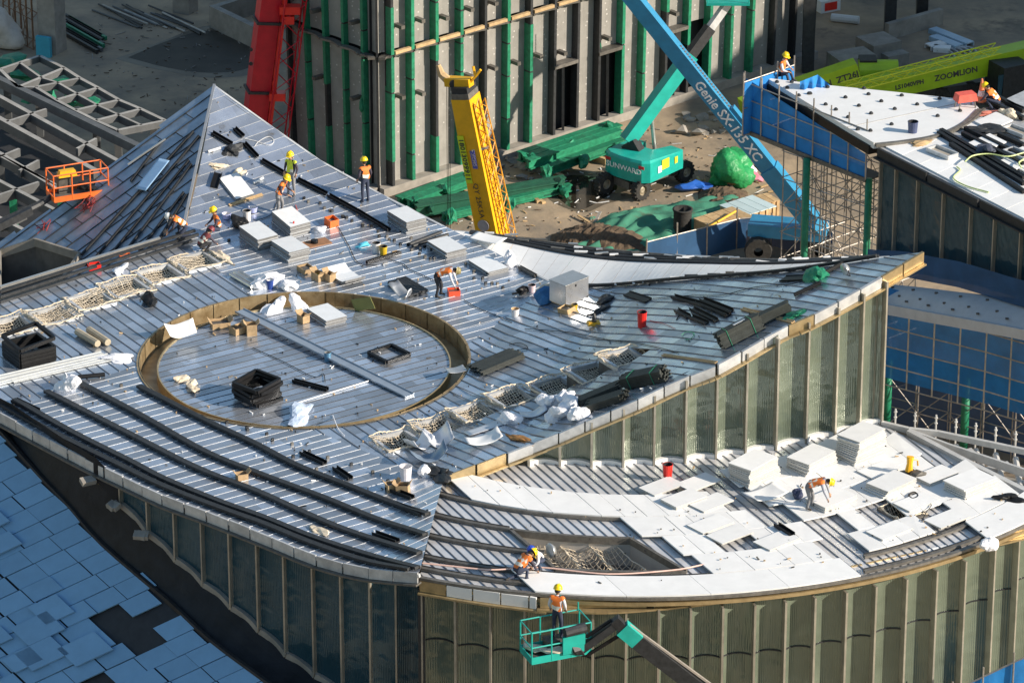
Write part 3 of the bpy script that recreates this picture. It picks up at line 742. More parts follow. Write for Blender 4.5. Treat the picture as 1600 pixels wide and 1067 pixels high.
# dark valley gutter between that wing and the glass wall
vb = [V((p.x,p.y,p.z-0.02)) for p in lb]
upx = [on(a,b,lambda x,y: -0.62) for a,b in ((-60,626),(20,668),(100,722),(150,752))]
vb = upx+vb
NV = 40
val = MB(); val.grid(lambda u,v: along(vb,u).lerp(along(ep,u)+V((0,0,-0.22)), v), NV, 4)
m_valley = mat('valley_membrane', (0.012,0.014,0.018), 0.6, 0.0, 0.4, 1.5, 0.02, rnd=0, spec=0.25, dirt=((0.03,0.03,0.03),0.9,0.6))
val.build('valley_gutter', m_valley, wing, world=True)
wl2 = MB()
for a, b in zip(vb[:5], vb[1:5]): wl2.add([a,b,b+V((0,0,0.9)),a+V((0,0,0.9))],[(0,1,2,3)])
wl2.build('upstand', m_valley, wing, world=True)
# debris along the valley
for i, (x,y,s) in enumerate([(160,766,0.5),(178,785,0.4),(200,805,0.45),(218,826,0.5),(240,850,0.35)]):
    p = along(vb, 0.0)
    b = min(vb, key=lambda q: abs(proj(q)[0]-x)); o = V((b.x-0.25, b.y-0.2, b.z+0.12))
    t = thing('foam_offcut', 'small grey-white foam offcut in the dark valley gutter, %s from the far end' % ['first','second','third','fourth','fifth'][i], 'offcut', o, group='foam offcuts in the valley gutter')
    MB().box((0,0,0),(s,0.3,0.16),Matrix.Rotation(rp.uniform(-1,1),3,'Z')@Matrix.Rotation(0.3,3,'X')).build('block', m_concrete, t)
# ------------------------------------------------------------------ wells under the openings
def well(q, depth, m, parent, th=0.05, up=0.10, fl=m_dark, name='skylight_curb'):
    c = sum(q, V((0,0,0)))/len(q); mb = MB(); n = len(q)
    for i in range(n):
        a, b = q[i], q[(i+1)%n]; mb.bar(a+V((0,0,up/2-0.06)), b+V((0,0,up/2-0.06)), th*2.2, up+0.12)
    cu = mb.build(name, m, parent, world=True)
    w = MB()
    for i in range(n):
        a, b = q[i], q[(i+1)%n]; w.add([a,b,b+V((0,0,-depth)),a+V((0,0,-depth))],[(0,1,2,3)])
    w.add([p+V((0,0,-depth)) for p in q], [tuple(range(n))])
    w.build('well', fl, parent, world=True); return cu
m_wellw = mat('well_lining', (0.10,0.095,0.09), 0.8, 0, 0.3, 2)
for q in openings: well(q, 1.1, m_fascia, roof, up=0.06, fl=m_wellw)
m_lining = mat('skylight_lining', (0.45,0.43,0.40), 0.6, 0.2, 0.1, 2)
cu = well(sky_d, 2.2, m_rail2, lower, up=0.12, fl=m_lining)
well(net_d, 0.9, m_rail2, lower, up=0.08, fl=m_wellw)
q = [p+V((0,0,-0.9)) for p in sky_d]
MB().add([p for p in q],[tuple(range(len(q)))]).build('shaft_floor', m_wellw, lower, world=True)
well(well_l, 1.4, m_concrete, roof, up=0.2, fl=m_wellw)
# rope nets
def net(corners, nu, nv, sag, label, seed, r=0.011, lift=0.10, m=m_rope, mess=0.03):
    rgn = random.Random(seed); c = sum(corners, V((0,0,0)))/4
    t = thing('safety_net', label, 'safety net', c, group='rope safety nets over roof openings')
    def P(u, v):
        p = corners[0].lerp(corners[1],u).lerp(corners[3].lerp(corners[2],u), v)
        s = (16*u*(1-u)*v*(1-v))
        return p+V((0,0,lift-sag*s**0.8+0.05*math.sin(7*u+seed)+0.04*math.sin(9*v+2*seed)))
    jit = {}
    def Q(i, j):
        if (i,j) not in jit: 
            p = P(i/nu, j/nv)+V((rgn.uniform(-mess,mess),rgn.uniform(-mess,mess),rgn.uniform(-mess,mess)*0.5)); jit[(i,j)] = p
        return jit[(i,j)]
    mb = MB()
    for j in range(nv+1): mb.tube([Q(i,j) for i in range(nu+1)], r, 3, cap=False)
    for i in range(nu+1): mb.tube([Q(i,j) for j in range(nv+1)], r, 3, cap=False)
    stuff(mb.build('mesh', m, t, world=True))
    bd = MB().tube([Q(i,0) for i in range(nu+1)]+[Q(nu,j) for j in range(1,nv+1)]+[Q(i,nv) for i in range(nu-1,-1,-1)]+[Q(0,j) for j in range(nv-1,0,-1)]+[Q(0,0)], r*2.0, 4)
    bd.build('border_rope', m, t, world=True); return t
ORD = ['first','second','third','fourth','fifth','sixth','seventh']
for i, q in enumerate(openings):
    rt_ = i < 7; k = i if rt_ else i-7
    cq = sum(q,V((0,0,0)))/4; qq = [c+E1*((c-cq).dot(E1))*random.uniform(0.22,0.34)+E2*((c-cq).dot(E2))*random.uniform(0.08,0.25) for c in q]
    lab = ('tan rope net over roof opening on the right wing, %s from the front' % ORD[k]) if rt_ else ('tan rope net over roof opening on the left wing, %s from the left edge' % ORD[k])
    net(qq, 17, 15, random.uniform(0.2,0.4), lab, i, mess=0.03, r=0.014)
qs = [sky_d[0].lerp(sky_d[6],0.15), sky_d[0].lerp(sky_d[6],0.88), sky_d[13].lerp(sky_d[7],0.78), sky_d[13].lerp(sky_d[7],0.02)]
for k, (u0,u1) in enumerate(((0.0,0.34),(0.34,0.68),(0.68,1.0))):
    q = [qs[0].lerp(qs[1],u0), qs[0].lerp(qs[1],u1), qs[3].lerp(qs[2],u1), qs[3].lerp(qs[2],u0)]
    net([p+V((0,0,-0.30)) for p in q], 8, 14, 0.45, 'tan rope net sagging into the large lower roof skylight, %s strip from the left' % ORD[k], 30+k, r=0.013, lift=0.0, mess=0.03)
net(net_d, 12, 12, 0.5, 'small rope net stretched over square hole among white panels', 41, r=0.012, lift=0.12)
q = [p+V((0,0,0.1)) for p in (well_l[0], well_l[1], well_l[2], well_l[3])]
# ------------------------------------------------------------------ grey building behind
def wallmat():
    m = mat('grey_insulation_board', (0.27,0.26,0.24), 0.9, 0, 0.16, 1.2, 0.006, rnd=0.07)
    nt = m.node_tree; n = nt.nodes; l = nt.links; b = n['Principled BSDF']
    old = b.inputs['Base Color'].links[0].from_socket
    vo = n.new('ShaderNodeTexVoronoi'); vo.inputs['Scale'].default_value = 3.6; vo.inputs['Randomness'].default_value = 0.45
    geo = n.new('ShaderNodeNewGeometry'); l.new(geo.outputs['Position'], vo.inputs['Vector'])
    mr = n.new('ShaderNodeMapRange'); mr.inputs['From Min'].default_value = 0.17; mr.inputs['From Max'].default_value = 0.11
    l.new(vo.outputs['Distance'], mr.inputs['Value'])
    mx = n.new('ShaderNodeMix'); mx.data_type = 'RGBA'; mx.inputs[7].default_value = (0.52,0.50,0.47,1)
    l.new(mr.outputs[0], mx.inputs[0]); l.new(old, mx.inputs[6]); l.new(mx.outputs[2], b.inputs['Base Color']); return m
m_board = wallmat()
gb = thing('grey_clad_building', 'tall grey board-clad building with dark and green vertical fins and scalloped walls', 'building', at(592,306,ZG))
GC = at(592,306,ZG); GH = 15.0
rxs = [608,639,676,714,751,786,821,858,894,927,963,996,1031,1065,1099,1132,1165,1200,1232,1262]
gd = (at(1165,124,ZG)-at(608,302,ZG)).normalized(); gl = V((-gd.y, gd.x, 0))
def along_wall(px):         # distance along the right wall whose ground point shows at px
    lo, hi = -2.0, 40.0
    for _ in range(40):
        m = (lo+hi)/2
        if proj(GC+gd*m)[0] < px: lo = m
        else: hi = m
    return (lo+hi)/2
rs = [along_wall(x) for x in rxs]; ls = [0.75+1.27*i for i in range(5)]
def grey_wall(ss, d, outn, fan, name, doors=(), skip_last=False, ncol=(m_green, m_rail)):
    pr_ = 0.12 if d is gd else 0.04
    bk = MB(); far = GC+d*(ss[-1]+0.3)
    bk.add([GC-outn*0.5, far-outn*0.5, far-outn*0.5+V((0,0,GH)), GC-outn*0.5+V((0,0,GH))], [(0,1,2,3)])
    wall = bk.build(name, m_dark, gb, world=True)
    st = [0.02]+ss
    for i in range(len(st)-1):
        for z0, z1 in ((0.35,6.35),(6.55,GH)):
            if i in doors and z0 < 1: z0 = 3.6
            def P(u, v):
                s = st[i]+(st[i+1]-st[i])*u; z = z0+(z1-z0)*v; s2 = s*(1+fan*z/12)
                return GC+d*s2-outn*(0.05+0.10*math.sin(math.pi*u))+V((0,0,z))
            MB().grid(P, 6, 3).build('wall_board', m_board, wall, world=True)
        # ledge
        mb = MB()
        for k in range(6):
            pp = [GC+d*((st[i]+(st[i+1]-st[i])*u)*(1+fan*0.5))+outn*(0.30-0.16*math.sin(math.pi*u))+V((0,0,6.45)) for u in (k/6,(k+1)/6)]
            mb.bar(pp[0], pp[1], 0.30, 0.10)
        mb.build('ledge', m_rail2, wall, world=True)
        if d is gd and i > 0 and i < 9:
            a = GC+d*(st[i]*(1+fan*0.5)+0.12)+outn*0.34+V((0,0,6.58)); b = GC+d*(st[i+1]*(1+fan*0.5)-0.15)+outn*0.34+V((0,0,6.58)); MB().bar(a,b,0.16,0.14).build('ledge_plank', m_wood, wall, world=True)
    kb = MB(); kb.bar(GC+outn*0.12+V((0,0,0.2)), far+outn*0.12+V((0,0,0.2)), 0.5, 0.4); kb.build('plinth', m_concrete, wall, world=True)
    for i, s in enumerate(ss):
        gcol = [1,1,1,1,0,1,1,0,0,0,1,1,1,1,1,1,1,0,0,1][i%20] if d is gd else [1,1,1,1,0,1,1,1,1,1,1,1][i%12]
        zs = [0.3]
        while zs[-1] < GH: zs.append(min(GH, zs[-1]+random.uniform(1.2,3.5)))
        fin = MB(); fin.bar(GC+d*s+outn*pr_+V((0,0,0.2)), GC+d*(s*(1+fan*GH/12))+outn*pr_+V((0,0,GH)), 0.14, pr_*2+0.2, up=outn); fo = fin.build('fin', m_rail, wall, world=True)
        if gcol:
            for z0, z1 in zip(zs, zs[1:]):
                if random.random() < 0.16: continue
                MB().bar(GC+d*(s*(1+fan*z0/12))+outn*(pr_+0.01)+V((0,0,z0+0.04)), GC+d*(s*(1+fan*z1/12))+outn*(pr_+0.01)+V((0,0,z1-0.04)), 0.17, pr_*2+0.22, up=outn).build('wrapping', m_green, wall, world=True)
        for z in (4.3, 7.6, 10.2):
            if random.random() < 0.85 and i not in doors:
                b0 = GC+d*(s*(1+fan*z/12)+0.55)+V((0,0,z+random.uniform(-0.2,0.2)))
                MB().bar(b0-outn*0.1, b0+outn*0.42, 0.2, 0.16).build('bracket', m_rail2, wall, world=True)
                if random.random() < 0.4: MB().blob(b0-d*0.5+outn*0.25+V((0,0,-0.2)), (0.1,0.1,0.3), seed=i, amp=0.5, sub=1, flat=False).build('wrap_scrap', m_green, wall, world=True)
    return wall
grey_wall(rs, gd, V((gd.y,-gd.x,0)), 0.016, 'right_wall', doors=(8,10,13,14))
grey_wall(ls, gl, -gd, 0.09, 'left_wall')
MB().slab([GC+gl*6.2+V((0,0,0)), GC+gl*6.2+gd*(rs[-1]+.3), GC+gl*6.2+gd*(rs[-1]+.3)+V((0,0,GH)), GC+gl*6.2+V((0,0,GH))],0.2).build('back_wall', m_board, gb, world=True)
MB().bar(GC+V((0,0,0.1)), GC+V((0,0,GH)), 0.10, 0.10).build('corner_post', m_rail, gb, world=True)
for i in (8,10,13):       # door posts and hoods
    a = GC+gd*rs[i-1]+V((0,0,3.62))+V((gd.y,-gd.x,0))*0.15; b = GC+gd*rs[i]+V((0,0,3.62))+V((gd.y,-gd.x,0))*0.15
    MB().bar(a,b,0.5,0.16).build('door_hood', m_rail2, gb, world=True)
    MB().bar((a+b)/2-V((0,0,3.4)), (a+b)/2-V((0,0,0.1)), 0.12, 0.12).build('door_post', m_rail, gb, world=True)
rf = MB().slab([GC+V((0,0,GH+0.2)), GC+gd*(rs[-1]+.3)+V((0,0,GH+0.2)), GC+gd*(rs[-1]+.3)+gl*6.2+V((0,0,GH+0.2)), GC+gl*6.2+V((0,0,GH+0.2))], 0.3).build('roof', m_concrete, gb, world=True)
# open dark bays at the far end of the grey building
ob = thing('open_bay_structure', 'open ground floor bay of dark steel columns beyond the grey wall', 'building', at(1300,120,ZG))
for x, y in ((1262,112),(1390,52),(1440,30),(1500,-40)):
    p = at(x,y,ZG); MB().bar(p, p+V((0,0,12)), 0.55, 0.55).build('column', m_rail, ob, world=True)
p = at(1385,62,ZG); q = at(1470,38,ZG); MB().bar(p+V((0,0,0.4)), q+V((0,0,0.4)), 0.3, 0.8).build('kerb_wall', m_concrete, ob, world=True)
p = at(1262,112,ZG); q = at(1500,-40,ZG)
MB().slab([p+V((0,0,12)), q+V((0,0,12)), q+V((-12,14,12)), p+V((-12,14,12))], 0.6).build('floor_slab', m_concrete, ob, world=True)
for i, (x,y,h) in enumerate(((1248,20,9),(1330,-20,9))):
    p = at(x,y,ZG); MB().bar(p, p+V((0,0,h)), 0.3, 0.1).build('green_post', m_green, ob, world=True)
# unseen block added below the frame; its shadow keeps the left wing in the shade
nbp = at(590,1090,2.0)
nb = thing('added_shade_block', 'unseen plain concrete block added for its shadow, below the glass corner', 'building', (nbp.x+1.5, nbp.y-7, ZG))
MB().box((0,0,5.4),(7,13,10.8)).build('wall', m_concrete, nb)
for i in range(3):
    for k in range(2): MB().box((-3.52,-4+i*4,3+k*4),(0.08,2.2,1.8)).build('window', m_glass_dark, nb)
# unseen tall building added on the right to shade the far corner of the site
tb = thing('tall_shade_block', 'unseen tall plain concrete building added on the right for its shadow', 'building', (62, 62, ZG))
MB().box((0,0,11),(16,60,22)).build('wall', m_concrete, tb)
MB().box((0,0,22.3),(16.6,60.6,0.6)).build('roof', m_concrete, tb)
for i in range(6):
    for k in range(5): MB().box((-8.02,-16+i*6.4,3+k*4),(0.1,2.6,2)).build('window', m_glass_dark, tb)
# ------------------------------------------------------------------ right rear building with white pointed roof
zE = 2.2
def flat(z): return lambda x, y: z
m_net = mat('blue_net', (0.010,0.19,0.52), 0.75, 0, 0.2, 1.2, 0.02, 2.0, rnd=0.05, alpha=0.96)
m_net2 = mat('dark_blue_net', (0.015,0.07,0.17), 0.8, 0, 0.2, 1.2, 0.02, 2.0, rnd=0.05, alpha=0.97)
eb = thing('white_roofed_building', 'right rear building with white pointed roof panel and dark glass wall', 'building', at(1450,300,ZG))
TRI = [(1198,122),(1270,131),(1400,144),(1519,157),(1530,170),(1500,195),(1459,212),(1410,221),(1365,223),(1324,199)]
tri = [at(a,b,zE+0.12) for a,b in TRI]
mid = [at(a,b,zE+0.125) for a,b in ((1324,199),(1519,157))]
tro = MB().slab(tri, 0.25).build('pointed_roof', m_white, eb, world=True)
MB().bar(mid[0], mid[1], 0.04, 0.02).build('joint', m_panel_edge, tro, world=True)
for i, (x,y) in enumerate([(1214,129),(1237,129),(1230,138),(1248,150),(1264,147),(1290,164),(1266,147),(1293,137),(1321,153),(1350,139),(1357,148),(1377,159),(1342,166),(1306,172),(1325,184),(1361,178),(1409,150),(1398,171),(1433,164),(1465,182),(1393,195),(1360,205),(1340,203),(1500,174),(1468,155)]):
    p = at(x,y,zE+0.13); MB().lathe([(0.09,0),(0.08,0.05),(0.04,0.09),(0.0,0.09)], p, 7).build('fixing', m_rail, tro, world=True)
E_TOP = [(1375,233),(1600,347),(1700,398)]
EPOLY = [(1375,231),(1412,223),(1462,214),(1504,197),(1534,172),(1600,142),(1720,100),(1720,405),(1600,345)]
er = MB().slab([at(a,b,zE) for a,b in EPOLY], 0.3).build('main_roof', m_fascia, eb, world=True)
for k in range(9):    # pale roof panels along the eaves
    a = V((1384,229)); b = V((1600,341)); t0, t1 = k/8.0, (k+0.97)/8.0
    q = [a.lerp(b,t0), a.lerp(b,t1), a.lerp(b,t1)+V((66,-30)), a.lerp(b,t0)+V((66-18*(k==0),-30+10*(k==0)))]
    MB().slab([at(p.x,p.y,zE+0.05) for p in q], 0.05).build('roof_panel', m_white, er, world=True)
for k in range(10):
    x, y = random.uniform(1500,1600), random.uniform(165,300)
    if y > 200+ (x-1460)*0.6 or y < 190-(x-1500)*0.3: continue
    q = [(x,y),(x+34,y-15),(x+60,y-2),(x+26,y+13)]
    MB().slab([at(a,b,zE+0.05+0.012*k) for a,b in q], 0.05).build('roof_panel', m_white, er, world=True)
for a, b in (((1466,212),(1600,292)),((1470,208),(1600,283)),((1485,230),(1600,305)),((1504,213),(1600,262)),((1508,205),(1600,250)),((1560,214),(1600,232)),((1535,160),(1600,190)),((1550,152),(1600,178)),((1572,165),(1600,176)),((1540,246),(1600,282))):
    pa, pb = at(*a,zE), at(*b,zE); polybar([pa,pb], 0.16, 0.16, 0.12).build('batten', m_black, er, world=True)
w = [at(a,b,zE) for a,b in smooth_px([(1368,231),(1412,226),(1462,217),(1504,199),(1530,176)],5)]
polybar(w, 0.16, 0.12, 0.10).build('curved_batten', m_rail2, er, world=True); polybar([p+V((0.2,0.12,0)) for p in w], 0.10, 0.10, 0.10).build('curved_batten', m_rail2, er, world=True)
exs = [1378,1402,1436,1476,1519,1556,1597,1640,1690]
et = [at(x, 243+(x-1380)*0.515, zE-0.35) for x in exs]; ebs = [V((p.x,p.y,zat(p,y_))) for p, y_ in zip(et,(424,426,428,436,444,455,468,480,496))]
bk = bld; bld = eb
facade('glass_wall', ebs, et, m_glass_dark, m_fin, 0.06, fin_w=0.06)
fascia([(1372,232),(1600,347),(1700,398)], flat(zE), 0.30, 0.08, m_rail, eb, seg=2.5, lip=m_rail, outward=V((-0.8,-0.6,0)))
bld = bk
p0, p1 = at(1196,122,zE+0.0), at(1366,224,zE+0.0)
polybar([p0,p1], 0.5, 0.35, -0.25).build('edge_beam', m_black, eb, world=True)
# lower canopy in front of that wall
zc = -3.3
CT = smooth_px([(1340,446),(1378,449),(1440,455),(1496,462),(1600,474),(1700,492)],4); CB = smooth_px([(1340,470),(1382,476),(1453,489),(1542,505),(1600,516),(1700,540)],4)
can = thing('curved_canopy', 'curved grey canopy roof with small fixings below the dark glass wall', 'canopy', at(1480,480,zc))
def zcan(px):
    if px <= exs[0]: return ebs[0].z
    for i_ in range(len(exs)-1):
        if px <= exs[i_+1]: return ebs[i_].z+(ebs[i_+1].z-ebs[i_].z)*(px-exs[i_])/(exs[i_+1]-exs[i_])
    return ebs[-1].z
tA = [at(a,b-6,zcan(a)+0.1) for a,b in CT]; tB = [at(a,b,zcan(a)-0.25) for a,b in CB]
cm = MB(); cm.grid(lambda u,v: along(tA,u).lerp(along(tB,u),v)+V((0,0,0.15*math.sin(math.pi*v))), 24, 6); 
m_canopy = mat('canopy_sheet', (0.50,0.54,0.57), 0.6, 0.1, 0.08, 2)
cm.build('canopy_skin', m_canopy, can, smooth=True, world=True)
polybar(tB, 0.2, 0.4, -0.15).build('canopy_edge', m_canopy, can, world=True)
for k in range(26):
    u = (k+0.5)/26; p = along(tA,u).lerp(along(tB,u), [0.3,0.65,0.85][k%3])+V((0,0,0.15)); MB().box(p,(0.12,0.08,0.05)).build('fixing', m_rail2, can, world=True)
# blue mesh hung below the glass wall
def net_sheet(name, label, top, bot, m, group=None, wav=0.08, n=36, nv=6):
    c = (along(top,0.5)+along(bot,0.5))/2
    t = thing(name, label, 'net', c, group=group)
    mb = MB(); mb.grid(lambda u,v: along(top,u).lerp(along(bot,u),v)+V((0, wav*math.sin(23*u+3*v)*math.sin(math.pi*min(1,v*1.1)), 0)), n, nv)
    mb.build('mesh_sheet', m, t, smooth=True, world=True); return t
base_e = [V((p.x-0.45,p.y-0.4,p.z)) for p in ebs]
net_sheet('debris_net', 'blue mesh net along the foot of the dark glass wall', [p+V((0,0,1.1)) for p in base_e], [p+V((0,0,0.05)) for p in base_e], m_net2)
# ------------------------------------------------------------------ scaffolds
def scaffold(name, label, line, zlo, zhi, rows, lifts, post, depthv, seed, group=None, diag=0.4, r=0.030, m=m_steel, top_ext=0.3, jit=0.0):
    rs_ = random.Random(seed); t = thing(name, label, 'scaffold', (along(line,0.5).x, along(line,0.5).y, zlo), group=group)
    L = sum((b-a).length for a,b in zip(line,line[1:])); n = max(2,int(L/post))
    zs = [zlo+(zhi-zlo)*i/lifts for i in range(lifts+1)]
    def pt(i, k, z): p = along(line, i/n)+depthv*k; return V((p.x,p.y,z))
    for k in range(rows):
        for i in range(n+1):
            j = V((rs_.uniform(-jit,jit),rs_.uniform(-jit,jit),0))
            MB().tube([pt(i,k,zlo)+j, pt(i,k,zhi+top_ext)+j], r, 6).build('standard', m, t, world=True)
        for z in zs:
            MB().tube([pt(i,k,z) for i in range(n+1)], r*0.85, 6).build('ledger', m, t, world=True)
    for z in zs:
        for i in range(n+1):
            if rows > 1: MB().tube([pt(i,-0.1,z+0.05), pt(i,rows-0.9,z+0.05)], r*0.8, 5).build('transom', m, t, world=True)
    for k in range(rows):
        for i in range(n):
            for z0, z1 in zip(zs, zs[1:]):
                if rs_.random() < diag:
                    a, b = (pt(i,k,z0), pt(i+1,k,z1)); 
                    if rs_.random() < 0.5: a, b = pt(i+1,k,z0), pt(i,k,z1)
                    MB().tube([a+V((0,-0.05,0)), b+V((0,-0.05,0))], r*0.75, 5).build('brace', m, t, world=True)
    return t
# scaffold round the white tip
a0, a1 = at(1162,204,zE-1.9), at(1352,281,zE-1.9)
sd = (a1-a0).normalized(); sn = V((-sd.y, sd.x, 0))
if sn.y < 0: sn = -sn
tipl = [a0, a1]
scaffold('edge_scaffold', 'tube scaffold cage with blue netting round the white roof tip', tipl, zE-1.9, zE+0.15, 1, 3, 0.92, sn*1.3, 2, diag=0.0, top_ext=0.45)
net_sheet('debris_net', 'bright blue mesh net on scaffold below the white roof tip', [a0+sn*0.06+V((0,0,2.2)), a1+sn*0.06+V((0,0,1.0))], [a0+sn*0.06, a1+sn*0.06], m_net, wav=0.1)
bq = [a0, a0+sn*2.9]
b1, b2 = at(1162,129,zE+0.35), at(1241,102,zE+0.35)
rt_t = scaffold('edge_scaffold', 'short guard rail scaffold behind the white roof tip where a worker stands', [b1,b2], zE-1.9, zE+0.35, 1, 2, 0.9, sn, 3, diag=0.0, top_ext=0.4)
net_sheet('debris_net', 'blue mesh net hung behind the white roof tip', [b1+V((0,0,-0.05)), b2+V((0,0,-0.05))], [V((b1.x,b1.y,zE-1.9)), V((b2.x,b2.y,zE-1.9))], m_net)
b3, b4 = at(1244,131,zE+0.1), at(1280,120,zE+0.5)
net_sheet('debris_net', 'small blue mesh net corner showing above the white roof edge', [at(1250,128,zE+0.55), at(1278,117,zE+0.6), at(1296,133,zE+0.2)], [at(1250,150,zE-0.2), at(1278,150,zE-0.2), at(1300,150,zE-0.2)], m_net)
pl = thing('scaffold_deck', 'narrow plank deck along the scaffold cage bottom', 'platform', a0.lerp(a1,0.5))
MB().bar(a0+sn*0.5+V((0,0,-0.06)), a1+sn*0.5+V((0,0,-0.06)), 1.0, 0.06).build('plank', m_rail, pl, world=True)
MB().bar(a0+V((0,0,-0.02)), a1+V((0,0,-0.02)), 0.06, 0.18).build('toe_board', m_rail2, pl, world=True)
t0 = at(1215,243,zE-2.1); t1 = at(1362,292,zE-2.1)
scaffold('support_scaffold', 'dense rusty tube support scaffold under the white roof tip', [t0+sn*0.3, t1+sn*0.3], ZG, zE-2.0, 4, 8, 0.85, sn*0.8, 5, diag=0.5, r=0.026, top_ext=0.0, jit=0.12)
for i, (x, y) in enumerate(((1262,268),(1359,300))):
    p = at(x,y,zE-2.2); t = tag(MB().tube([V((p.x,p.y+0.6,ZG)), V((p.x,p.y+0.6,zE-1.9))], 0.14, 10).build('column', m_green, smooth=True), ['green round steel column inside the support scaffold, left one', 'green round steel column beside the dark glass wall'][i], 'column', 'green columns')
# scaffold below the canopy
tB = [at(a,b,zc) for a,b in smooth_px([(1340,468),(1382,478),(1453,496),(1542,518),(1600,535),(1700,562)],4)]
cl = [V((p.x,p.y-0.35,0)) for p in tB]
scaffold('canopy_scaffold', 'tube scaffold with blue nets below the curved canopy', cl, zc-3.1, zc+0.1, 1, 4, 1.05, V((0,0.8,0)), 8, diag=0.0, top_ext=0.45, r=0.032, m=mat('pale_scaffold_tube', (0.45,0.42,0.36), 0.5, 0.4, 0.3, 4, rnd=0.15))
net_sheet('debris_net', 'long blue mesh net hung from the curved canopy', [V((p.x,p.y+0.1,zc+0.75)) for p in tB], [V((p.x,p.y+0.1,zc-3.0)) for p in tB], m_net, wav=0.12)
scaffold('ground_scaffold', 'dark lower scaffold standing under the canopy nets', [p+V((0,0.9,0)) for p in cl], ZG, zc-3.0, 2, 2, 1.3, V((0,0.9,0)), 9, diag=0.5, top_ext=0.0)
net_sheet('debris_net', 'dark blue net behind the lower canopy scaffold', [V((p.x,p.y+2.2,zc-2.6)) for p in tB], [V((p.x,p.y+2.2,ZG)) for p in tB], m_net2)
for i, (x,y) in enumerate(((1386,640),(1507,670))):
    p = at(x,y,ZG+1.2); tag(MB().tube([V((p.x,p.y,ZG)), V((p.x,p.y,zc-2.4))], 0.16, 10).build('column', m_green, smooth=True), ['green round column in the canopy scaffold beside the glass corner','green round column in the canopy scaffold behind the open frame'][i], 'column', 'green columns')
# ------------------------------------------------------------------ open steel frame at the right end of the lower roof
fr = thing('open_roof_frame', 'white and grey open steel roof frame beyond the white panels', 'steel frame', at(1500,740,ZD))
m_framew = mat('painted_frame', (0.55,0.54,0.52), 0.5, 0.2, 0.12, 3)
o1 = [at(a,b,ZD+0.05) for a,b in ((1378,662),(1420,672),(1466,677),(1600,705),(1660,720))]
i1 = [at(a,b,ZD+0.05) for a,b in ((1420,676),(1500,718),(1600,768),(1660,795))]
for a,b in zip(o1,o1[1:]): MB().bar(a,b,0.14,0.2).build('edge_beam', m_framew, fr, world=True)
for a,b in zip(i1,i1[1:]): MB().bar(a,b,0.2,0.22).build('edge_beam', m_framew, fr, world=True)
md = [o.lerp(i,0.5)+V((0,0,-0.05)) for o,i in zip(o1[1:],i1)]
for a,b in zip(md,md[1:]): MB().bar(a,b,0.1,0.3).build('middle_beam', m_framew, fr, world=True)
for k in range(9):
    u = 0.08+k*0.11; MB().tube([along(o1,u)+V((0,0,-0.35)), along(i1,u+0.02)+V((0,0,-0.35))], 0.11, 8).build('cross_tube', m_framew, fr, world=True)
    p = along(o1,u)+V((0,0.3,0)); MB().tube([p+V((0,0,-1)), p+V((0,0,0.55))], 0.032, 6).tube([p+V((0,0,0.22)),p+V((0,0,0.26))],0.06,6).tube([p+V((0,0,0.42)),p+V((0,0,0.46))],0.06,6).build('stub_post', m_framew, fr, world=True)
q = [along(o1,0.1)+V((0,0,-1)), along(o1,1)+V((0,0,-1)), along(i1,1)+V((0,0,-1)), along(i1,0.05)+V((0,0,-1))]
MB().slab(q,0.1).build('ceiling_board', m_concrete, fr, world=True)
for k,(u,v) in enumerate(((0.22,0.3),(0.5,0.5),(0.72,0.45),(0.9,0.3))):
    c = along(o1,u).lerp(along(i1,u),v)+V((0,0,-0.85)); MB().blob(c,(0.5,0.3,0.12),seed=k,amp=0.3).build('blue_sheet', mat('cyan_sheet',(0.02,0.30,0.50),0.5,0,0.15,3), fr, world=True)
for k in range(3):
    c = along(o1,0.3+0.22*k).lerp(along(i1,0.3+0.22*k),0.6)+V((0,0,-0.3)); MB().add([c,c+V((1.1,-0.3,0.1)),c+V((0.9,0.3,0.12)),c+V((0,0,-0.4))],[(0,1,2),(0,3,1),(0,2,3),(1,3,2)]).build('gusset', m_framew, fr, world=True)
# ------------------------------------------------------------------ unfinished steel roof on the left
sf = thing('steel_roof_skeleton', 'bare grey steel beam skeleton of an unfinished building on the left', 'steel frame', at(60,250,ZG))
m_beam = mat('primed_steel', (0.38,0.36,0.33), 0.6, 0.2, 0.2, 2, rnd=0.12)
m_beamd = mat('dark_steel_and_side_shade', (0.10,0.105,0.11), 0.6, 0.2, 0.2, 2, rnd=0.12)
zs = -4.5
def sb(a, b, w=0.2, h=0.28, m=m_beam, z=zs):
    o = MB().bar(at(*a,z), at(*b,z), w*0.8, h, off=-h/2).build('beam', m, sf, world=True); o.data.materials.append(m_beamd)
    for p in o.data.polygons: p.material_index = 0 if p.normal.z > 0.5 else 1  # shade of the beam sides put into a darker colour
LT = [(62,87),(100,106),(125,122),(153,137),(186,156),(220,170),(258,188)]     # outer line
rowsx = [[(62,87),(0,108)],[(100,106),(28,136)],[(125,122),(56,136)],[(153,137),(88,156)],[(186,156),(118,172)],[(220,170),(150,188)],[(258,188),(184,203)]]
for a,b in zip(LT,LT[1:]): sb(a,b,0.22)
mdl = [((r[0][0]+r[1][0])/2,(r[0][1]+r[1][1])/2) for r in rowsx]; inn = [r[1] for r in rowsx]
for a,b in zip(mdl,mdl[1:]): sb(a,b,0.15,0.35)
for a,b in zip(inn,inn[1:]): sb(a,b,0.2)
for r in rowsx: sb(r[0], r[1], 0.22)
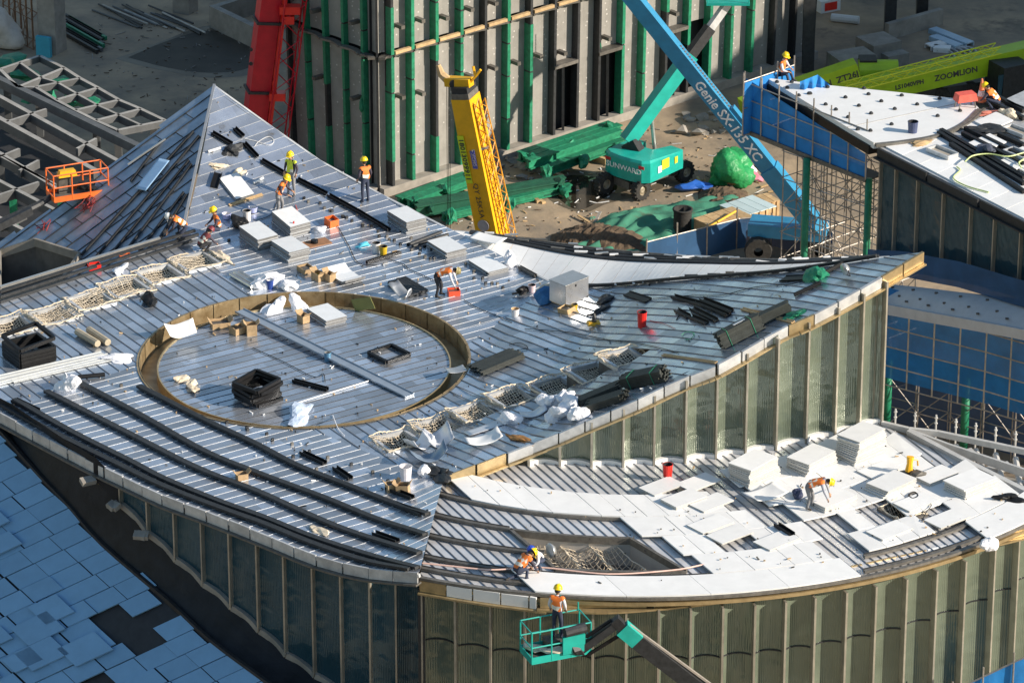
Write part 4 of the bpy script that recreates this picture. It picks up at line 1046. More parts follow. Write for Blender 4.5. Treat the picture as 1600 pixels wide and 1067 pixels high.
for a,b,w,m in (((-20,112),(240,238),0.5,m_beamd),((-30,134),(190,254),0.35,m_beam),((-30,168),(150,266),0.4,m_beam),((-40,215),(100,300),0.35,m_beam),((-10,238),(90,290),0.25,m_beam),((-20,330),(60,370),0.3,m_beam),((-20,272),(120,345),0.3,m_beam),((-20,310),(60,284),0.2,m_beam)):
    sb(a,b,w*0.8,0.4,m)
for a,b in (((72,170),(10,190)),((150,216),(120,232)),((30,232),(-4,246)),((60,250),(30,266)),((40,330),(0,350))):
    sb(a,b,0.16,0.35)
for i,(x,y) in enumerate(((10,115),(184,205),(95,290),(150,190),(60,140),(20,300),(0,240),(240,195))):
    p = at(x,y,zs-0.4); MB().bar(V((p.x,p.y,ZG)), p, 0.3, 0.3).build('column', [m_beamd,m_beamd,m_green,m_beamd,m_beamd,m_green,m_beamd,m_beamd][i], sf, world=True)
q = [at(a,b,zs-2.6) for a,b in ((-60,150),(40,170),(210,270),(100,350),(-60,440))]
MB().slab(q, 0.2).build('floor_deck', m_dark, sf, world=True)
for k,(x,y) in enumerate(((12,100),(40,118),(55,150),(130,160),(90,130))):
    c = at(x,y,zs-1.0); MB().blob(c,(0.8,0.6,0.3),seed=k+3,amp=0.5).build('green_sheet', m_green, sf, world=True)
# concrete columns, wall and rods behind it
for i,(x,y,h,w) in enumerate(((83,80,9,0.95),(290,18,9,0.9))):
    p = at(x,y,ZG); t = thing('concrete_column', ['thick square concrete column with blue cloth at its foot','square concrete column at the top edge beside the low wall'][i], 'column', p, group='concrete columns')
    MB().bar((0,0,0),(0,0,h),w,w,up=(0.5,1,0)).build('shaft', m_concrete, t)
    if i == 0: MB().box((-0.35,-0.75,0.5),(0.75,0.2,1.0),Matrix.Rotation(-0.4,3,'Z')).build('blue_cloth', mat('cyan_cloth',(0.05,0.34,0.46),0.8,0,0.1,3), t)
lw = thing('low_concrete_wall', 'low pale concrete wall behind the red crane boom', 'wall', at(360,45,ZG))
MB().bar(at(332,42,ZG)+V((0,0,0.55)), at(400,75,ZG)+V((0,0,0.55)), 0.35, 1.1).build('wall_face', m_concrete, lw, world=True)
MB().bar(at(332,42,ZG)+V((0,0,0.5)), at(430,10,ZG)+V((0,0,0.5)), 0.35, 1.0).build('wall_return', m_concrete, lw, world=True)
wc = thing('white_tarpaulin', 'crumpled off-white tarpaulin heap beside the bamboo scaffold', 'tarpaulin', at(15,72,ZG))
MB().blob((-0.4,0,0.7),(1.1,0.9,1.1),seed=4,amp=0.35,sub=3).build('sheet', mat('offwhite_cloth',(0.55,0.50,0.44),0.9,0,0.12,3,0.05,2.5), wc, smooth=True)
b0 = at(5,60,ZG); b1 = at(52,78,ZG)
scaffold('bamboo_scaffold', 'rusty pole scaffold at the top left corner', [b0+V((0,0.6,0)),b1], ZG, ZG+6, 2, 4, 0.5, V((0.2,0.9,0)), 21, diag=0.3, m=mat('rust_pole',(0.24,0.13,0.07),0.8,0.1,0.3,3))
rods = thing('rod_pile', 'pile of long dark steel rods lying on the shaded ground', 'rods', at(220,40,ZG))
for k in range(16):
    x = 150+k*7+random.uniform(-6,6); y = 12+k*0.5+random.uniform(-6,8); MB().tube([at(x,y,ZG)+V((0,0,0.06+0.03*(k%3))), at(x+62+random.uniform(-8,12),y+30+random.uniform(-3,3),ZG)+V((0,0,0.06+0.03*(k%3)))], 0.05, 5).build('rod', [m_beamd,m_rail,m_beam,m_rail][k%4], rods, world=True)
rods = thing('beam_pile', 'pile of green and dark beams beside the concrete column', 'beams', at(120,50,ZG))
for k in range(9):
    x = 92+random.uniform(-4,16); y = 28+k*3; MB().bar(at(x,y,ZG)+V((0,0,0.12)), at(x+58,y+33,ZG)+V((0,0,0.12)), 0.14, 0.18).build('beam', [m_rail,m_green,m_rail,m_beamd][k%4], rods, world=True)
# puddles
m_pud = mat('puddle_water', (0.03,0.025,0.018), 0.06, 0, 0.2, 0.8, rnd=0)
m_mud = mat('wet_mud', (0.13,0.105,0.075), 0.5, 0, 0.3, 0.8, rnd=0)
def puddle(pts, m, name, dz=0.008):
    w = [at(a,b,ZG+dz) for a,b in smooth_px(pts+pts[:1],6)[:-1]]
    struct(MB().add(w,[tuple(range(len(w)))]).build(name, m))
puddle([(180,92),(215,80),(260,62),(330,40),(400,60),(410,110),(330,122),(262,112),(215,102)], m_mud, 'wet_ground', 0.006)
puddle([(200,90),(262,64),(330,48),(385,66),(392,104),(330,114),(262,106)], mat('soaked_ground',(0.045,0.038,0.028),0.7,0,0.3,0.8,rnd=0), 'wet_ground', 0.010)
puddle([(842,285),(880,268),(935,272),(985,282),(1040,290),(1000,306),(950,318),(912,332),(868,318),(848,300)], m_mud, 'wet_ground', 0.006)
puddle([(862,290),(890,274),(935,278),(965,292),(940,312),(905,328),(875,312)], m_pud, 'puddle', 0.010)
# ------------------------------------------------------------------ cranes and lifts
def mtx(x, y, z, o):
    M = Matrix((V(x).normalized(), V(y).normalized(), V(z).normalized())).transposed().to_4x4(); M.translation = V(o); return M
def lattice(mb, a, b, w, h, up, bays, r=0.035, rd=0.022):
    d = (b-a).normalized(); x = d.cross(V(up)).normalized(); u = x.cross(d)
    c = [x*(w/2*i)+u*(h/2*j) for i,j in ((-1,-1),(1,-1),(1,1),(-1,1))]
    for k in c: mb.tube([a+k,b+k], r, 5)
    for i in range(bays):
        p, q = a.lerp(b,i/bays), a.lerp(b,(i+1)/bays)
        for k in range(4): 
            k2 = (k+1)%4; (mb.tube([p+c[k],q+c[k2]], rd, 4) if i%2 else mb.tube([p+c[k2],q+c[k]], rd, 4))
    return mb
# red crawler boom
rc = thing('red_crane_boom', 'tall red crane boom with lattice jib folded beside it', 'crane', at(395,262,ZG))
Yr = at(395,262,ZG).y
a, b = atY(384,300,Yr), atY(424,-25,Yr)
d = (b-a).normalized(); fx_ = d.cross(V((0.25,-1,0))).normalized(); fz = fx_.cross(d)
MB().bar(a,b,0.92,0.8,up=(0.3,-1,0)).build('boom_section', m_crane_red, rc, world=True)
MB().bar(a+fx_*0.62,b+fx_*0.6,0.22,0.7,up=(0.3,-1,0)).build('boom_rib', m_red, rc, world=True)
for y in (32,140):
    p = atY(384+(300-y)*40/325,y,Yr); MB().bar(p-d*0.06,p+d*0.06,1.12,1.0,up=(0.3,-1,0)).build('collar', m_rail, rc, world=True)
for y in (78,100): p = atY(392,y,Yr-0.5); MB().lathe([(0.09,-0.03),(0.09,0.03),(0,0.03)],p,8,Matrix.Rotation(math.pi/2,3,'X')).build('port', m_rail, rc, world=True)
a2, b2 = atY(420,300,Yr-0.2), atY(463,-25,Yr-0.2)
lattice(MB(), a2, b2, 0.95, 0.6, (0.3,-1,0), 12).build('lattice_jib', m_crane_red, rc, world=True)
for y,s in ((150,0.7),(15,0.9),(30,0.5)): p = atY(412+(300-y)*47/325,y,Yr-0.35); MB().box(p,(s,0.5,0.35)).build('jib_bracket', m_red, rc, world=True)
# yellow telescopic boom
Yy = at(790,440,ZG).y
yc = thing('yellow_crane_boom', 'yellow telescopic crane boom with hooked head and folded lattice jib', 'crane', at(790,440,ZG))
a, b = atY(782,425,Yy), atY(727,150,Yy)
d = (b-a).normalized(); ob_ = V((0.55,-0.83,0)); sx = d.cross(ob_).normalized()
nl = V((-0.45,-0.89,0.0)); nl = (nl-d*nl.dot(d)).normalized(); nr = d.cross(nl).normalized()
if nr.x < 0: nr = -nr
wA, wB = 1.02, 0.86
def ysec(a,b,w0,w1,n='boom_section',m=m_yellow):
    vs = []
    for p,w in ((a,w0),(b,w1)):
        for i,j in ((-1,1),(1,1),(1,-1),(-1,-1)): vs.append(p+nr*(w/2*i)+nl*(w*0.55*j))
    return MB().add(vs,[(0,1,2,3),(7,6,5,4),(0,4,5,1),(1,5,6,2),(2,6,7,3),(3,7,4,0)])
o = fixn(ysec(a,b,wA,wB).build('boom_section', m_yellow, yc, world=True))
fixn(ysec(b,b+d*0.25,wB*0.93,wB*0.93).build('boom_collar', m_rail2, yc, world=True)); fixn(ysec(b+d*0.25,b+d*0.5,wB*0.86,wB*0.86).build('boom_collar', m_rail, yc, world=True))
hd_ = b+d*0.6
MB().bar(hd_+nr*0.4, hd_-nr*0.75+V((0,0,0.05)), 0.45, 0.35).build('boom_head', m_yellow, yc, world=True)
MB().tube([hd_-nr*0.6, hd_-nr*1.0+V((0,0,0.35)), hd_-nr*1.15+V((0,0,0.75))],[0.2,0.17,0.1],7).build('rooster_sheave', m_wood, yc, world=True)
MB().tube([hd_+nr*0.35, hd_+nr*0.6+V((0,0,0.25)), hd_+nr*0.5+V((0,0,0.7))],0.06,5).tube([hd_+nr*0.6+V((0,0,0.25)), hd_+nr*0.85+V((0,0,0.55))],0.06,5).build('fork', m_yellow, yc, world=True)
for k in range(3): MB().lathe([(0.0,-0.03),(0.2,-0.03),(0.2,0.03),(0,0.03)],hd_+nl*(0.2-0.15*k)-nr*0.3,10,Matrix.Rotation(math.pi/2,3,'X')).build('sheave', m_rail, yc, world=True)
ja, jb = a+nr*0.85, b+nr*0.6
lattice(MB(), ja, jb-d*0.2, 0.3, 0.5, nl, 20, 0.03, 0.018).build('folded_jib', mat('jib_paint',(0.62,0.30,0.03),0.5,0,0.2,3), yc, world=True)
lp = b.lerp(a,0.28); MB().bar(lp+nr*0.1+nl*0.52,lp+nr*0.75+nl*0.1,0.1,0.1).build('jib_bracket', m_silver, yc, world=True)
lab = b.lerp(a,0.33)+nl*(0.5*1.02)-nr*0.30
fm = Matrix((-d, nl.cross(-d), nl)).transposed().to_4x4()
def onface(pos): M = fm.copy(); M.translation = yc.matrix_basis.inverted() @ pos; return M
LBL = MB().box((0,0,0),(2.15,0.30,0.012)).build('number_label', mat('lime_label',(0.62,0.72,0.02),0.5,0,0.05,3), yc); LBL.matrix_basis = onface(lab+nl*0.03)
text_mesh('18013099911', 0.30, 'lettering', m_textk, yc, onface(lab+nl*0.045), width=1.15, bold=0.006)
LBL = MB().box((0,0,0),(0.8,0.22,0.012)).build('blue_label', mat('blue_label',(0.10,0.12,0.45),0.5,0,0.05,3), yc); LBL.matrix_basis = onface(b.lerp(a,0.33)+nl*0.54+nr*0.12)
text_mesh('XCMG', 0.2, 'lettering', mat('grey_letter',(0.5,0.45,0.5),0.5,0,0.05,3), yc, onface(b.lerp(a,0.33)+nl*0.555+nr*0.12), bold=0.003)
text_mesh('QY 25K5A', 0.32, 'lettering', m_textk, yc, onface(b.lerp(a,0.56)+nl*0.575-nr*0.02), width=1.1)
R3 = fm.to_3x3()
MB().lathe([(0.0,0.02),(0.26,0.02),(0.26,0)],b.lerp(a,0.70)+nl*0.585-nr*0.02,16,R3).build('round_emblem', mat('grey_emblem',(0.35,0.33,0.36),0.5,0,0.2,3), yc, world=True)
for k in range(3):
    p = hd_-nr*(0.75-0.07*k); MB().tube([p, V((p.x,p.y,ZG+2))], 0.012, 4).build('hoist_rope', m_rail, yc, world=True)
# teal boom lift on wheels
tl = thing('boom_lift', 'teal boom lift with four chunky wheels and raised telescopic boom', 'boom lift', at(1008,300,ZG))
Y0 = at(1008,292,ZG)
cx = V((math.cos(math.radians(42)), math.sin(math.radians(42)),0)); cy = V((-cx.y,cx.x,0))
WC = [at(1001,312,ZG), at(1069,283,ZG), at(944,302,ZG), at(1012,272,ZG)]
for i,p in enumerate(WC):
    R = Matrix((cx, V((0,0,1)), cy)).transposed() if False else Matrix((cx, V((0,0,1)), -cy)).transposed()
    c = V((p.x,p.y,ZG+0.46)); mb = MB().lathe([(0.22,-0.17),(0.43,-0.17),(0.46,-0.10),(0.46,0.10),(0.43,0.17),(0.22,0.17)],c,22,R)
    for k in range(16):
        an_ = 2*math.pi*k/16; mb.box(c+R@V((0.46*math.cos(an_),0.46*math.sin(an_),0.0)),(0.09,0.07,0.32),R@Matrix.Rotation(an_,3,'Z'))
    wh = mb.build('wheel', m_rubber, tl, world=True)
    MB().lathe([(0.0,0.10),(0.10,0.12),(0.2,0.06),(0.26,0.16),(0.27,0.17)],c,18,R).lathe([(0.0,-0.10),(0.10,-0.12),(0.2,-0.06),(0.26,-0.16),(0.27,-0.17)],c,18,R).build('rim', mat('rim_paint',(0.33,0.28,0.20),0.6,0.2,0.3,4), wh, world=True)
cc = (WC[0]+WC[1]+WC[2]+WC[3])/4; cc.z = ZG+0.55
MB().bar(cc-cx*1.4, cc+cx*1.5, 1.0, 0.35).build('chassis', m_rail2, tl, world=True)
for e in (-1.25,1.25): MB().bar(cc+cx*e-cy*0.75, cc+cx*e+cy*0.75, 0.22, 0.22).build('axle', m_rail, tl, world=True)
# superstructure: rounded counterweight, engine hood and control side
tc_ = V((cc.x-0.15,cc.y-0.2,0)); bx_ = V((math.cos(math.radians(-40)), math.sin(math.radians(-40)),0)); by_ = V((-bx_.y,bx_.x,0))
def tp(u,v,z): return tc_+bx_*u+by_*v+V((0,0,ZG+z))
prof = [(-1.25,-0.95),(-0.9,-1.18),(-0.3,-1.28),(0.4,-1.28),(0.95,-1.18),(1.22,-0.9),(1.22,1.4),(1.05,1.65),(0.45,1.7),(0.45,0.3),(-0.45,0.3),(-0.45,0.9),(-1.25,0.9)]
n = len(prof); vs = [tp(u,v,0.85) for u,v in prof]+[tp(u,v,1.0) for u,v in prof]+[tp(u*0.99,v*0.99,1.75 if v < 1.2 else 1.6) for u,v in prof]+[tp(u*0.93,v*0.93,1.86 if v < 1.2 else 1.66) for u,v in prof]
fs = []
for k in range(3):
    for i in range(n): j = (i+1)%n; fs.append((k*n+i,k*n+j,(k+1)*n+j,(k+1)*n+i))
fs.append(tuple(3*n+i for i in range(n))); fs.append(tuple(i for i in range(n))[::-1])
fixn(MB().add(vs,fs).build('turntable_body', m_teal, tl, world=True))
MB().box(tp(0,0.4,1.1),(0.8,0.8,0.9),Matrix.Rotation(math.radians(-40),3,'Z')).build('turntable_core', m_rail, tl, world=True)
M_ = mtx(bx_, V((0,0,1)), -by_, tl.matrix_basis.inverted() @ tp(0.05,-1.30,1.38)); text_mesh('SUNWARD', 0.34, 'lettering', m_textw, tl, M_, width=1.15, bold=0.004)
for u in (-0.95,1.0):
    f = MB().box((0,0,0),(0.3,0.02,0.14)).build('tail_light', mat('tail_red',(0.55,0.02,0.03),0.3,0,0.05,3), tl); f.matrix_basis = mtx(bx_,by_,V((0,0,1)), tl.matrix_basis.inverted() @ tp(u*0.95,-1.2,1.58))
for v,z,w,h,mm in ((0.15,1.45,0.5,0.45,'y'),(-0.25,1.3,0.25,0.3,'w'),(0.9,1.4,0.2,0.3,'y')):
    f = MB().box((0,0,0),(0.02,w,h)).build('warning_sticker', mat('sticker_yellow',(0.75,0.60,0.03),0.5,0,0.1,3) if mm=='y' else m_textw, tl); f.matrix_basis = mtx(bx_,by_,V((0,0,1)), tl.matrix_basis.inverted() @ tp(1.235,v,z))
pv = atY(984,215,tc_.y+0.2); tip = atY(1137,6,tc_.y+2.5); dd = (tip-pv).normalized()
s1 = pv.lerp(tip,0.62)
MB().bar(pv-dd*0.2, s1, 0.5, 0.62).build('boom_section', m_teal, tl, world=True)
MB().bar(pv.lerp(tip,0.5), pv.lerp(tip,0.82), 0.36, 0.46).build('boom_section', m_rail, tl, world=True)
MB().bar(pv.lerp(tip,0.7)-V((0,0,0.05)), tip, 0.26, 0.34).build('boom_section', m_fascia, tl, world=True)
MB().bar(pv.lerp(tip,0.15)-V((0,0,0.42)), pv.lerp(tip,0.55)-V((0,0,0.42)), 0.16, 0.12).build('cable_track', m_rail, tl, world=True)
MB().tube([tp(0,1.0,1.2), pv.lerp(tip,0.22)-V((0,0,0.3))], 0.09, 8).build('lift_cylinder', m_silver, tl, world=True)
MB().bar(tp(-0.1,-0.1,1.5), pv-V((0,0,0.2)), 0.5, 0.7).build('boom_pivot', m_rail, tl, world=True)
bt = tip+V((0.2,0,0.1)); mb = MB()
for i,j in ((-1,-1),(1,-1),(1,1),(-1,1)): mb.tube([bt+V((0.9*i-0.2,0.4*j,0)), bt+V((0.9*i-0.2,0.4*j,1.1))],0.03,5)
mb.box(bt+V((-0.2,0,0)),(1.9,0.85,0.12)); mb.build('basket', m_teal, tl, world=True)
# blue telescopic boom in front
Yg = at(1290,420,ZG).y
gb_ = thing('blue_boom_lift', 'long blue boom of a lift slanting across the scene', 'boom lift', at(1290,420,ZG))
ga, gbp = atY(1268,345,Yg), atY(960,-38,Yg); dg_ = (ga-gbp).normalized()
face = V((0,-0.94,0.0)); face = V((-0.35,-0.93,0)); face = (face-dg_*face.dot(dg_)).normalized(); up_ = face.cross(dg_).normalized()
if up_.z < 0: up_ = -up_
def gbar(p,q,w,h,n,m=m_genie): 
    vs = []
    for c in (p,q):
        for i,j in ((-1,-1),(1,-1),(1,1),(-1,1)): vs.append(c+face*(w/2*i)+up_*(h/2*j))
    return fixn(MB().add(vs,[(0,1,2,3),(7,6,5,4),(0,4,5,1),(1,5,6,2),(2,6,7,3),(3,7,4,0)]).build(n, m, gb_, world=True))
gbar(gbp, gbp.lerp(ga,0.80), 0.42, 0.66, 'boom_section'); gbar(gbp.lerp(ga,0.78), ga, 0.55, 0.78, 'boom_section')
tmid = (atY(1133,184,Yg)); tproj = gbp+dg_*((tmid-gbp).dot(dg_))
M_ = mtx(dg_, up_, face, gb_.matrix_basis.inverted() @ (tproj+face*0.225+dg_*0.15-up_*0.02)); text_mesh('Genie SX-135 XC', 0.58, 'lettering', m_textw, gb_, M_, width=1.02, bold=0.01)
mb = MB()
for k in range(26):
    p = gbp.lerp(ga, 0.30+0.011*k)+up_*0.36; MB().box(p,(0.07,0.07,0.09)).build('bolt', m_silver, gb_, world=True)
gbar(gbp.lerp(ga,0.55)+up_*0.42, gbp.lerp(ga,0.62)+up_*0.42, 0.3, 0.2, 'sensor_box', m_genie)
b0, b1 = at(1172,352,ZG+1.4), at(1292,362,ZG+1.4)
MB().bar(b0,b1,1.2,0.55).build('turntable', m_genie, gb_, world=True)
MB().tube([ga.lerp(gbp,0.25)-up_*0.4, b1+V((-0.3,0,0.2))],0.1,8).build('lift_cylinder', m_rail2, gb_, world=True)
MB().bar(b1+V((-0.2,0,0)), ga, 0.5, 0.6).build('riser', m_genie, gb_, world=True)
for k in (-1,1): MB().lathe([(0.2,-0.25),(0.55,-0.25),(0.6,0),(0.55,0.25),(0.2,0.25)],(b0.lerp(b1,0.5+0.4*k).x,b0.y-0.8,ZG+0.6),16,Matrix.Rotation(math.pi/2,3,'X')).build('wheel', m_rubber, gb_, world=True)
# lime cranes at the upper right
def lime_boom(name,label,p,q,z0,z1,w,h,txt=None,size=0.5,tpos=0.5):
    t = thing(name,label,'crane',V(((p.x+q.x)/2,(p.y+q.y)/2,ZG)))
    d = (q-p).normalized(); 
    MB().bar(p,q,w,h).build('boom_section', m_lime, t, world=True)
    fo = V((d.y,-d.x,0)).normalized(); 
    if fo.y > 0: fo = -fo
    u = d.cross(fo); 
    if u.z < 0: u = -u
    for tx,ps,sz in (txt or []):
        M = mtx(d, u, d.cross(u), t.matrix_basis.inverted() @ (p.lerp(q,ps)+d.cross(u)*(w/2+0.01))); text_mesh(tx, sz, 'lettering', m_textk, t, M, bold=0.01)
    return t,d,fo
lt_,dl,fl_ = lime_boom('lime_crane','lime green crane with long boom lowered and black lettering', at(1318,150,ZG+1.2), at(1700,62,ZG+2.4), 0,0, 0.9, 0.95, [('ZOOMLION',0.44,0.40),('LS1040VPH',0.25,0.30)])
p, q = at(1318,138,ZG+2.4), at(1560,76,ZG+3.2)
mb = MB(); lattice(mb, p, q, 0.5, 0.35, (0,0,1), 14, 0.035, 0.022); mb.build('ladder_frame', mat('lime_yellow',(0.62,0.66,0.015),0.5,0,0.1,2), lt_, world=True)
cbp = at(1575,128,ZG+1.2); MB().box(cbp,(1.7,1.6,2.0),Matrix.Rotation(0.5,3,'Z'),0.85).build('cab', m_rail, lt_, world=True)
MB().box(cbp+V((-0.1,-0.82,0.2)),(1.1,0.04,1.0),Matrix.Rotation(0.5,3,'Z')).build('cab_window', m_glass_dark, lt_, world=True)
MB().bar(at(1400,150,ZG+0.6), at(1600,118,ZG+0.6), 1.6, 0.7).build('carrier', m_rail, lt_, world=True)
for k in range(4): pw = at(1420+k*48,160-k*8,ZG+0.5); MB().lathe([(0.2,-0.2),(0.48,-0.2),(0.52,0),(0.48,0.2),(0.2,0.2)],pw,14,Matrix.Rotation(math.pi/2,3,'X')).build('wheel', m_rubber, lt_, world=True)
l2,_,_ = lime_boom('lime_boom_lift','short lime green lift boom behind the white roof tip', at(1215,152,ZG+1.5), at(1340,110,ZG+2.6), 0,0,0.8,0.95,[('ION  ZT26J',0.72,0.42)])
c = at(1372,112,ZG+1.6); MB().tube([c-V((0.9,0,0)),c+V((0.9,0,0))],0.55,14).build('drum', m_lime, l2, world=True)
MB().box(at(1355,116,ZG+1.4),(0.8,0.8,1.6)).build('joint', m_rail, l2, world=True)
MB().bar(at(1160,170,ZG+1.0), at(1240,140,ZG+1.6), 0.8, 0.8).build('rear_boom', m_lime, l2, world=True)
# green wrapped beams on the ground by the grey wall
def beam_pack(name, label, a, b, w, h, z, n=3, m=m_green, gap=0.05):
    p, q = at(*a,ZG+z), at(*b,ZG+z); t = thing(name, label, 'steel beams', (p.x/2+q.x/2,p.y/2+q.y/2,ZG), group='wrapped steel beams by the grey wall')
    d = (q-p).normalized(); s = V((d.y,-d.x,0))
    for k in range(n):
        oo = s*(k*(w+gap)); sh = random.uniform(-0.4,0.4)*d
        mb = MB(); mb.bar(p+oo+sh+V((0,0,h)), q+oo+sh+V((0,0,h)), w, 0.06).bar(p+oo+sh+V((0,0,h/2)), q+oo+sh+V((0,0,h/2)), w*0.35, h).bar(p+oo+sh+V((0,0,0.02)), q+oo+sh+V((0,0,0.02)), w, 0.06); mb.build('beam', m, t, world=True)
    for e in (0.04,0.5,0.93): 
        c = p.lerp(q,e)+s*(w); MB().blob(c+V((0,0,h*0.5)),(0.25,0.35,0.3),seed=int(e*100)+n,amp=0.6).build('wrap_scrap', m, t, world=True)
    for e in (0.2,0.75): MB().bar(p.lerp(q,e)-s*0.4+V((0,0,-z*0.5)), p.lerp(q,e)+s*(n*w+0.2)+V((0,0,-z*0.5)), 0.18, max(0.1,z)).build('sleeper', m_wood, t, world=True)
beam_pack('beam_pack','green wrapped beams stacked behind the teal boom lift, upper pack', (812,252),(955,204), 0.4, 0.4, 0.5, 3)
beam_pack('beam_pack','green wrapped single beam in front of the upper pack', (840,278),(965,232), 0.35, 0.35, 0.3, 1)
beam_pack('beam_pack','green wrapped beams left of the yellow crane boom', (630,318),(735,280), 0.45, 0.35, 0.3, 2)
beam_pack('beam_pack','green and black beam passing behind the yellow crane boom', (655,332),(885,292), 0.35, 0.5, 0.15, 2, mat('dark_green_beam',(0.015,0.10,0.06),0.5,0.1,0.4,1.2))
beam_pack('beam_pack','green edged beam nearest the metal roof edge', (690,345),(890,298), 0.3, 0.3, 0.1, 1)
# net covered earth mound, crates, barrel, junk
md_ = thing('netted_mound', 'earth mound covered with green dust net beside the wooden crates', 'mound', at(1000,370,ZG))
m_gnet = mat('green_dust_net', (0.05,0.22,0.14), 0.9, 0, 0.25, 1.0, 0.08, 1.4, rnd=0, dirt=((0.12,0.085,0.05),0.8,0.56))
gA = at(1035,356,ZG)
mb = MB(); mb.grid(lambda u,v: gA+V(((u-0.5)*7.6+(v-.5)*1.5,(v-0.5)*5.6+(u-.5)*3.2, 0.9*max(0,math.sin(math.pi*u))**0.7*max(0,math.sin(math.pi*v))**0.7*(0.75+0.35*math.sin(9*u+4*v)*math.sin(7*v))+0.12*math.sin(25*u+3*math.sin(9*v))*math.sin(21*v+2*math.sin(11*u))-0.06)), 60, 50)
mb.build('net_cover', m_gnet, md_, smooth=True, world=True)
m_soil = mat('dark_soil', (0.10,0.07,0.045), 1.0, 0, 0.4, 2, 0.1, 3, rnd=0)
for k,(x,y,r) in enumerate(((930,372,1.0),(960,380,1.1),(900,378,0.8),(1000,355,0.6),(1150,330,0.9),(1130,310,0.8),(1120,325,0.7))): MB().grid(lambda u,v: at(x,y,ZG)+V(((u-.5)*r*2.8,(v-.5)*r*2.4, r*0.6*max(0,math.sin(math.pi*u)*math.sin(math.pi*v))**0.8+random.uniform(-0.07,0.07)*min(1,8*u*(1-u)*v*(1-v)*4)-0.02)),16,14).build('soil_heap', m_soil, md_, world=True)
def crate(label,c,sx,sy,sz,rz,topm=None):
    t = thing('wooden_crate',label,'crate',M=Matrix.Translation(c)@Matrix.Rotation(rz,4,'Z'),group='wooden crates by the mound')
    MB().box((0,0,sz/2),(sx-0.06,sy-0.06,sz-0.03)).build('core', m_wood, t)
    for k in range(4): MB().box((-sx/2+sx*(k+0.5)/4,0,sz),(sx/4-0.03,sy,0.04)).build('lid_plank', topm or m_wood, t)
    for k in range(5):
        MB().box((-sx/2+sx*(k+0.5)/5,-sy/2,sz/2),(0.09,0.05,sz)).build('batten', m_wood, t); 
        MB().box((sx/2,-sy/2+sy*(k+0.5)/5,sz/2),(0.05,0.09,sz)).build('batten', m_wood, t)
    return t
crate('pale wooden crate with slatted lid nearest the black pipe', at(1132,375,ZG), 2.2, 1.6, 1.0, math.radians(38))
crate('wooden crate topped with pale blue sheet', at(1168,352,ZG), 1.9, 1.6, 0.9, math.radians(38), mat('pale_blue_sheet',(0.50,0.62,0.64),0.6,0,0.05,2))
crate('small wooden crate partly behind the blue fence', at(1190,335,ZG), 1.2, 1.0, 0.7, math.radians(30))
bp = thing('black_pipe', 'upright black corrugated pipe standing on the green net', 'pipe', at(1066,372,ZG))
prof = [(0.38,0)]
for k in range(12): prof += [(0.40,0.1+0.1*k),(0.37,0.15+0.1*k)]
MB().lathe(prof+[(0.44,1.3),(0.44,1.36),(0.34,1.36),(0.33,0.6),(0,0.6)],(0,0,0),18).build('pipe_wall', m_rubber, bp, smooth=True)
gbg = thing('green_bag_heap', 'green plastic sack heap of rubbish beside the lift', 'rubbish', at(1138,288,ZG))
MB().blob((0,0,0.6),(1.0,0.8,0.95),seed=3,amp=0.35,sub=4).build('sack', mat('bright_green_plastic',(0.02,0.26,0.08),0.45,0,0.3,2,0.10,3), gbg, smooth=True)
MB().blob((0.3,-0.5,0.5),(0.5,0.35,0.35),seed=5,amp=0.6).build('filling', mat('brown_rubbish',(0.30,0.16,0.06),0.9,0,0.4,5), gbg)
for k,(x,y,s,m) in enumerate(((1165,275,0.5,m_bag),(1175,282,0.4,mat('pink_plastic',(0.6,0.2,0.28),0.6,0,0.2,4)),(1160,285,0.4,m_bag),(1082,300,0.35,mat('bright_blue_sheet',(0.02,0.12,0.5),0.5,0,0.1,3)),(1095,298,0.3,mat('bright_blue_sheet',(0.02,0.12,0.5))),(905,372,0.35,m_bag))):
    t = thing('rubbish_bag', ['white rubbish bag beside the green sack heap','pink rubbish bag beside the green sack heap','small white rubbish bag under the blue boom','bright blue plastic heap on the green net, left half','bright blue plastic heap on the green net, right half','white bundle at the foot of the mound'][k], 'bag', at(x,y,ZG)+V((0,0,0.1 if 3 <= k < 5 else 0)))
    MB().blob((0,0,s*0.4),(s*(1.5 if 3<=k<5 else 1),s*0.7,s*0.6),seed=k+9,amp=0.4).build('bag', m, t)
for k in range(44):
    x = random.choice([random.uniform(1090,1200),random.uniform(780,900),random.uniform(880,1000)]); y = random.uniform(285,345) if x > 1050 else (random.uniform(240,262) if x < 900 else random.uniform(345,372))
    p = at(x,y,ZG); L = random.uniform(0.4,1.4); an_ = random.uniform(0,math.pi)
    o = MB().bar(p+V((0,0,0.08)), p+V((L*math.cos(an_),L*math.sin(an_),0.08+random.uniform(0,0.25))), 0.12, 0.05).build('timber_offcut', random.choice([m_wood,m_wood,m_concrete,m_rail2]))
    where = 'by the wooden crates' if x > 1050 else ('on the rubble by the grey wall' if x < 900 and y < 270 else 'at the foot of the earth mound')
    tag(o, 'scrap timber offcut lying ' + where, 'timber', 'timber offcuts ' + where)
for k in range(30):
    x, y = random.uniform(770,860), random.uniform(252,285)
    if k > 15: x, y = random.uniform(1050,1130), random.uniform(178,215)
    s = random.uniform(0.12,0.4); wh_ = 'between the beam packs' if k <= 15 else 'in the shade beyond the boom lift'
    tag(MB().blob(at(x,y,ZG)+V((0,0,s*0.3)),(s,s*0.8,s*0.6),seed=k,amp=0.5,sub=1).build('rubble_block', m_concrete), 'broken concrete rubble lying '+wh_, 'rubble', 'rubble '+wh_)
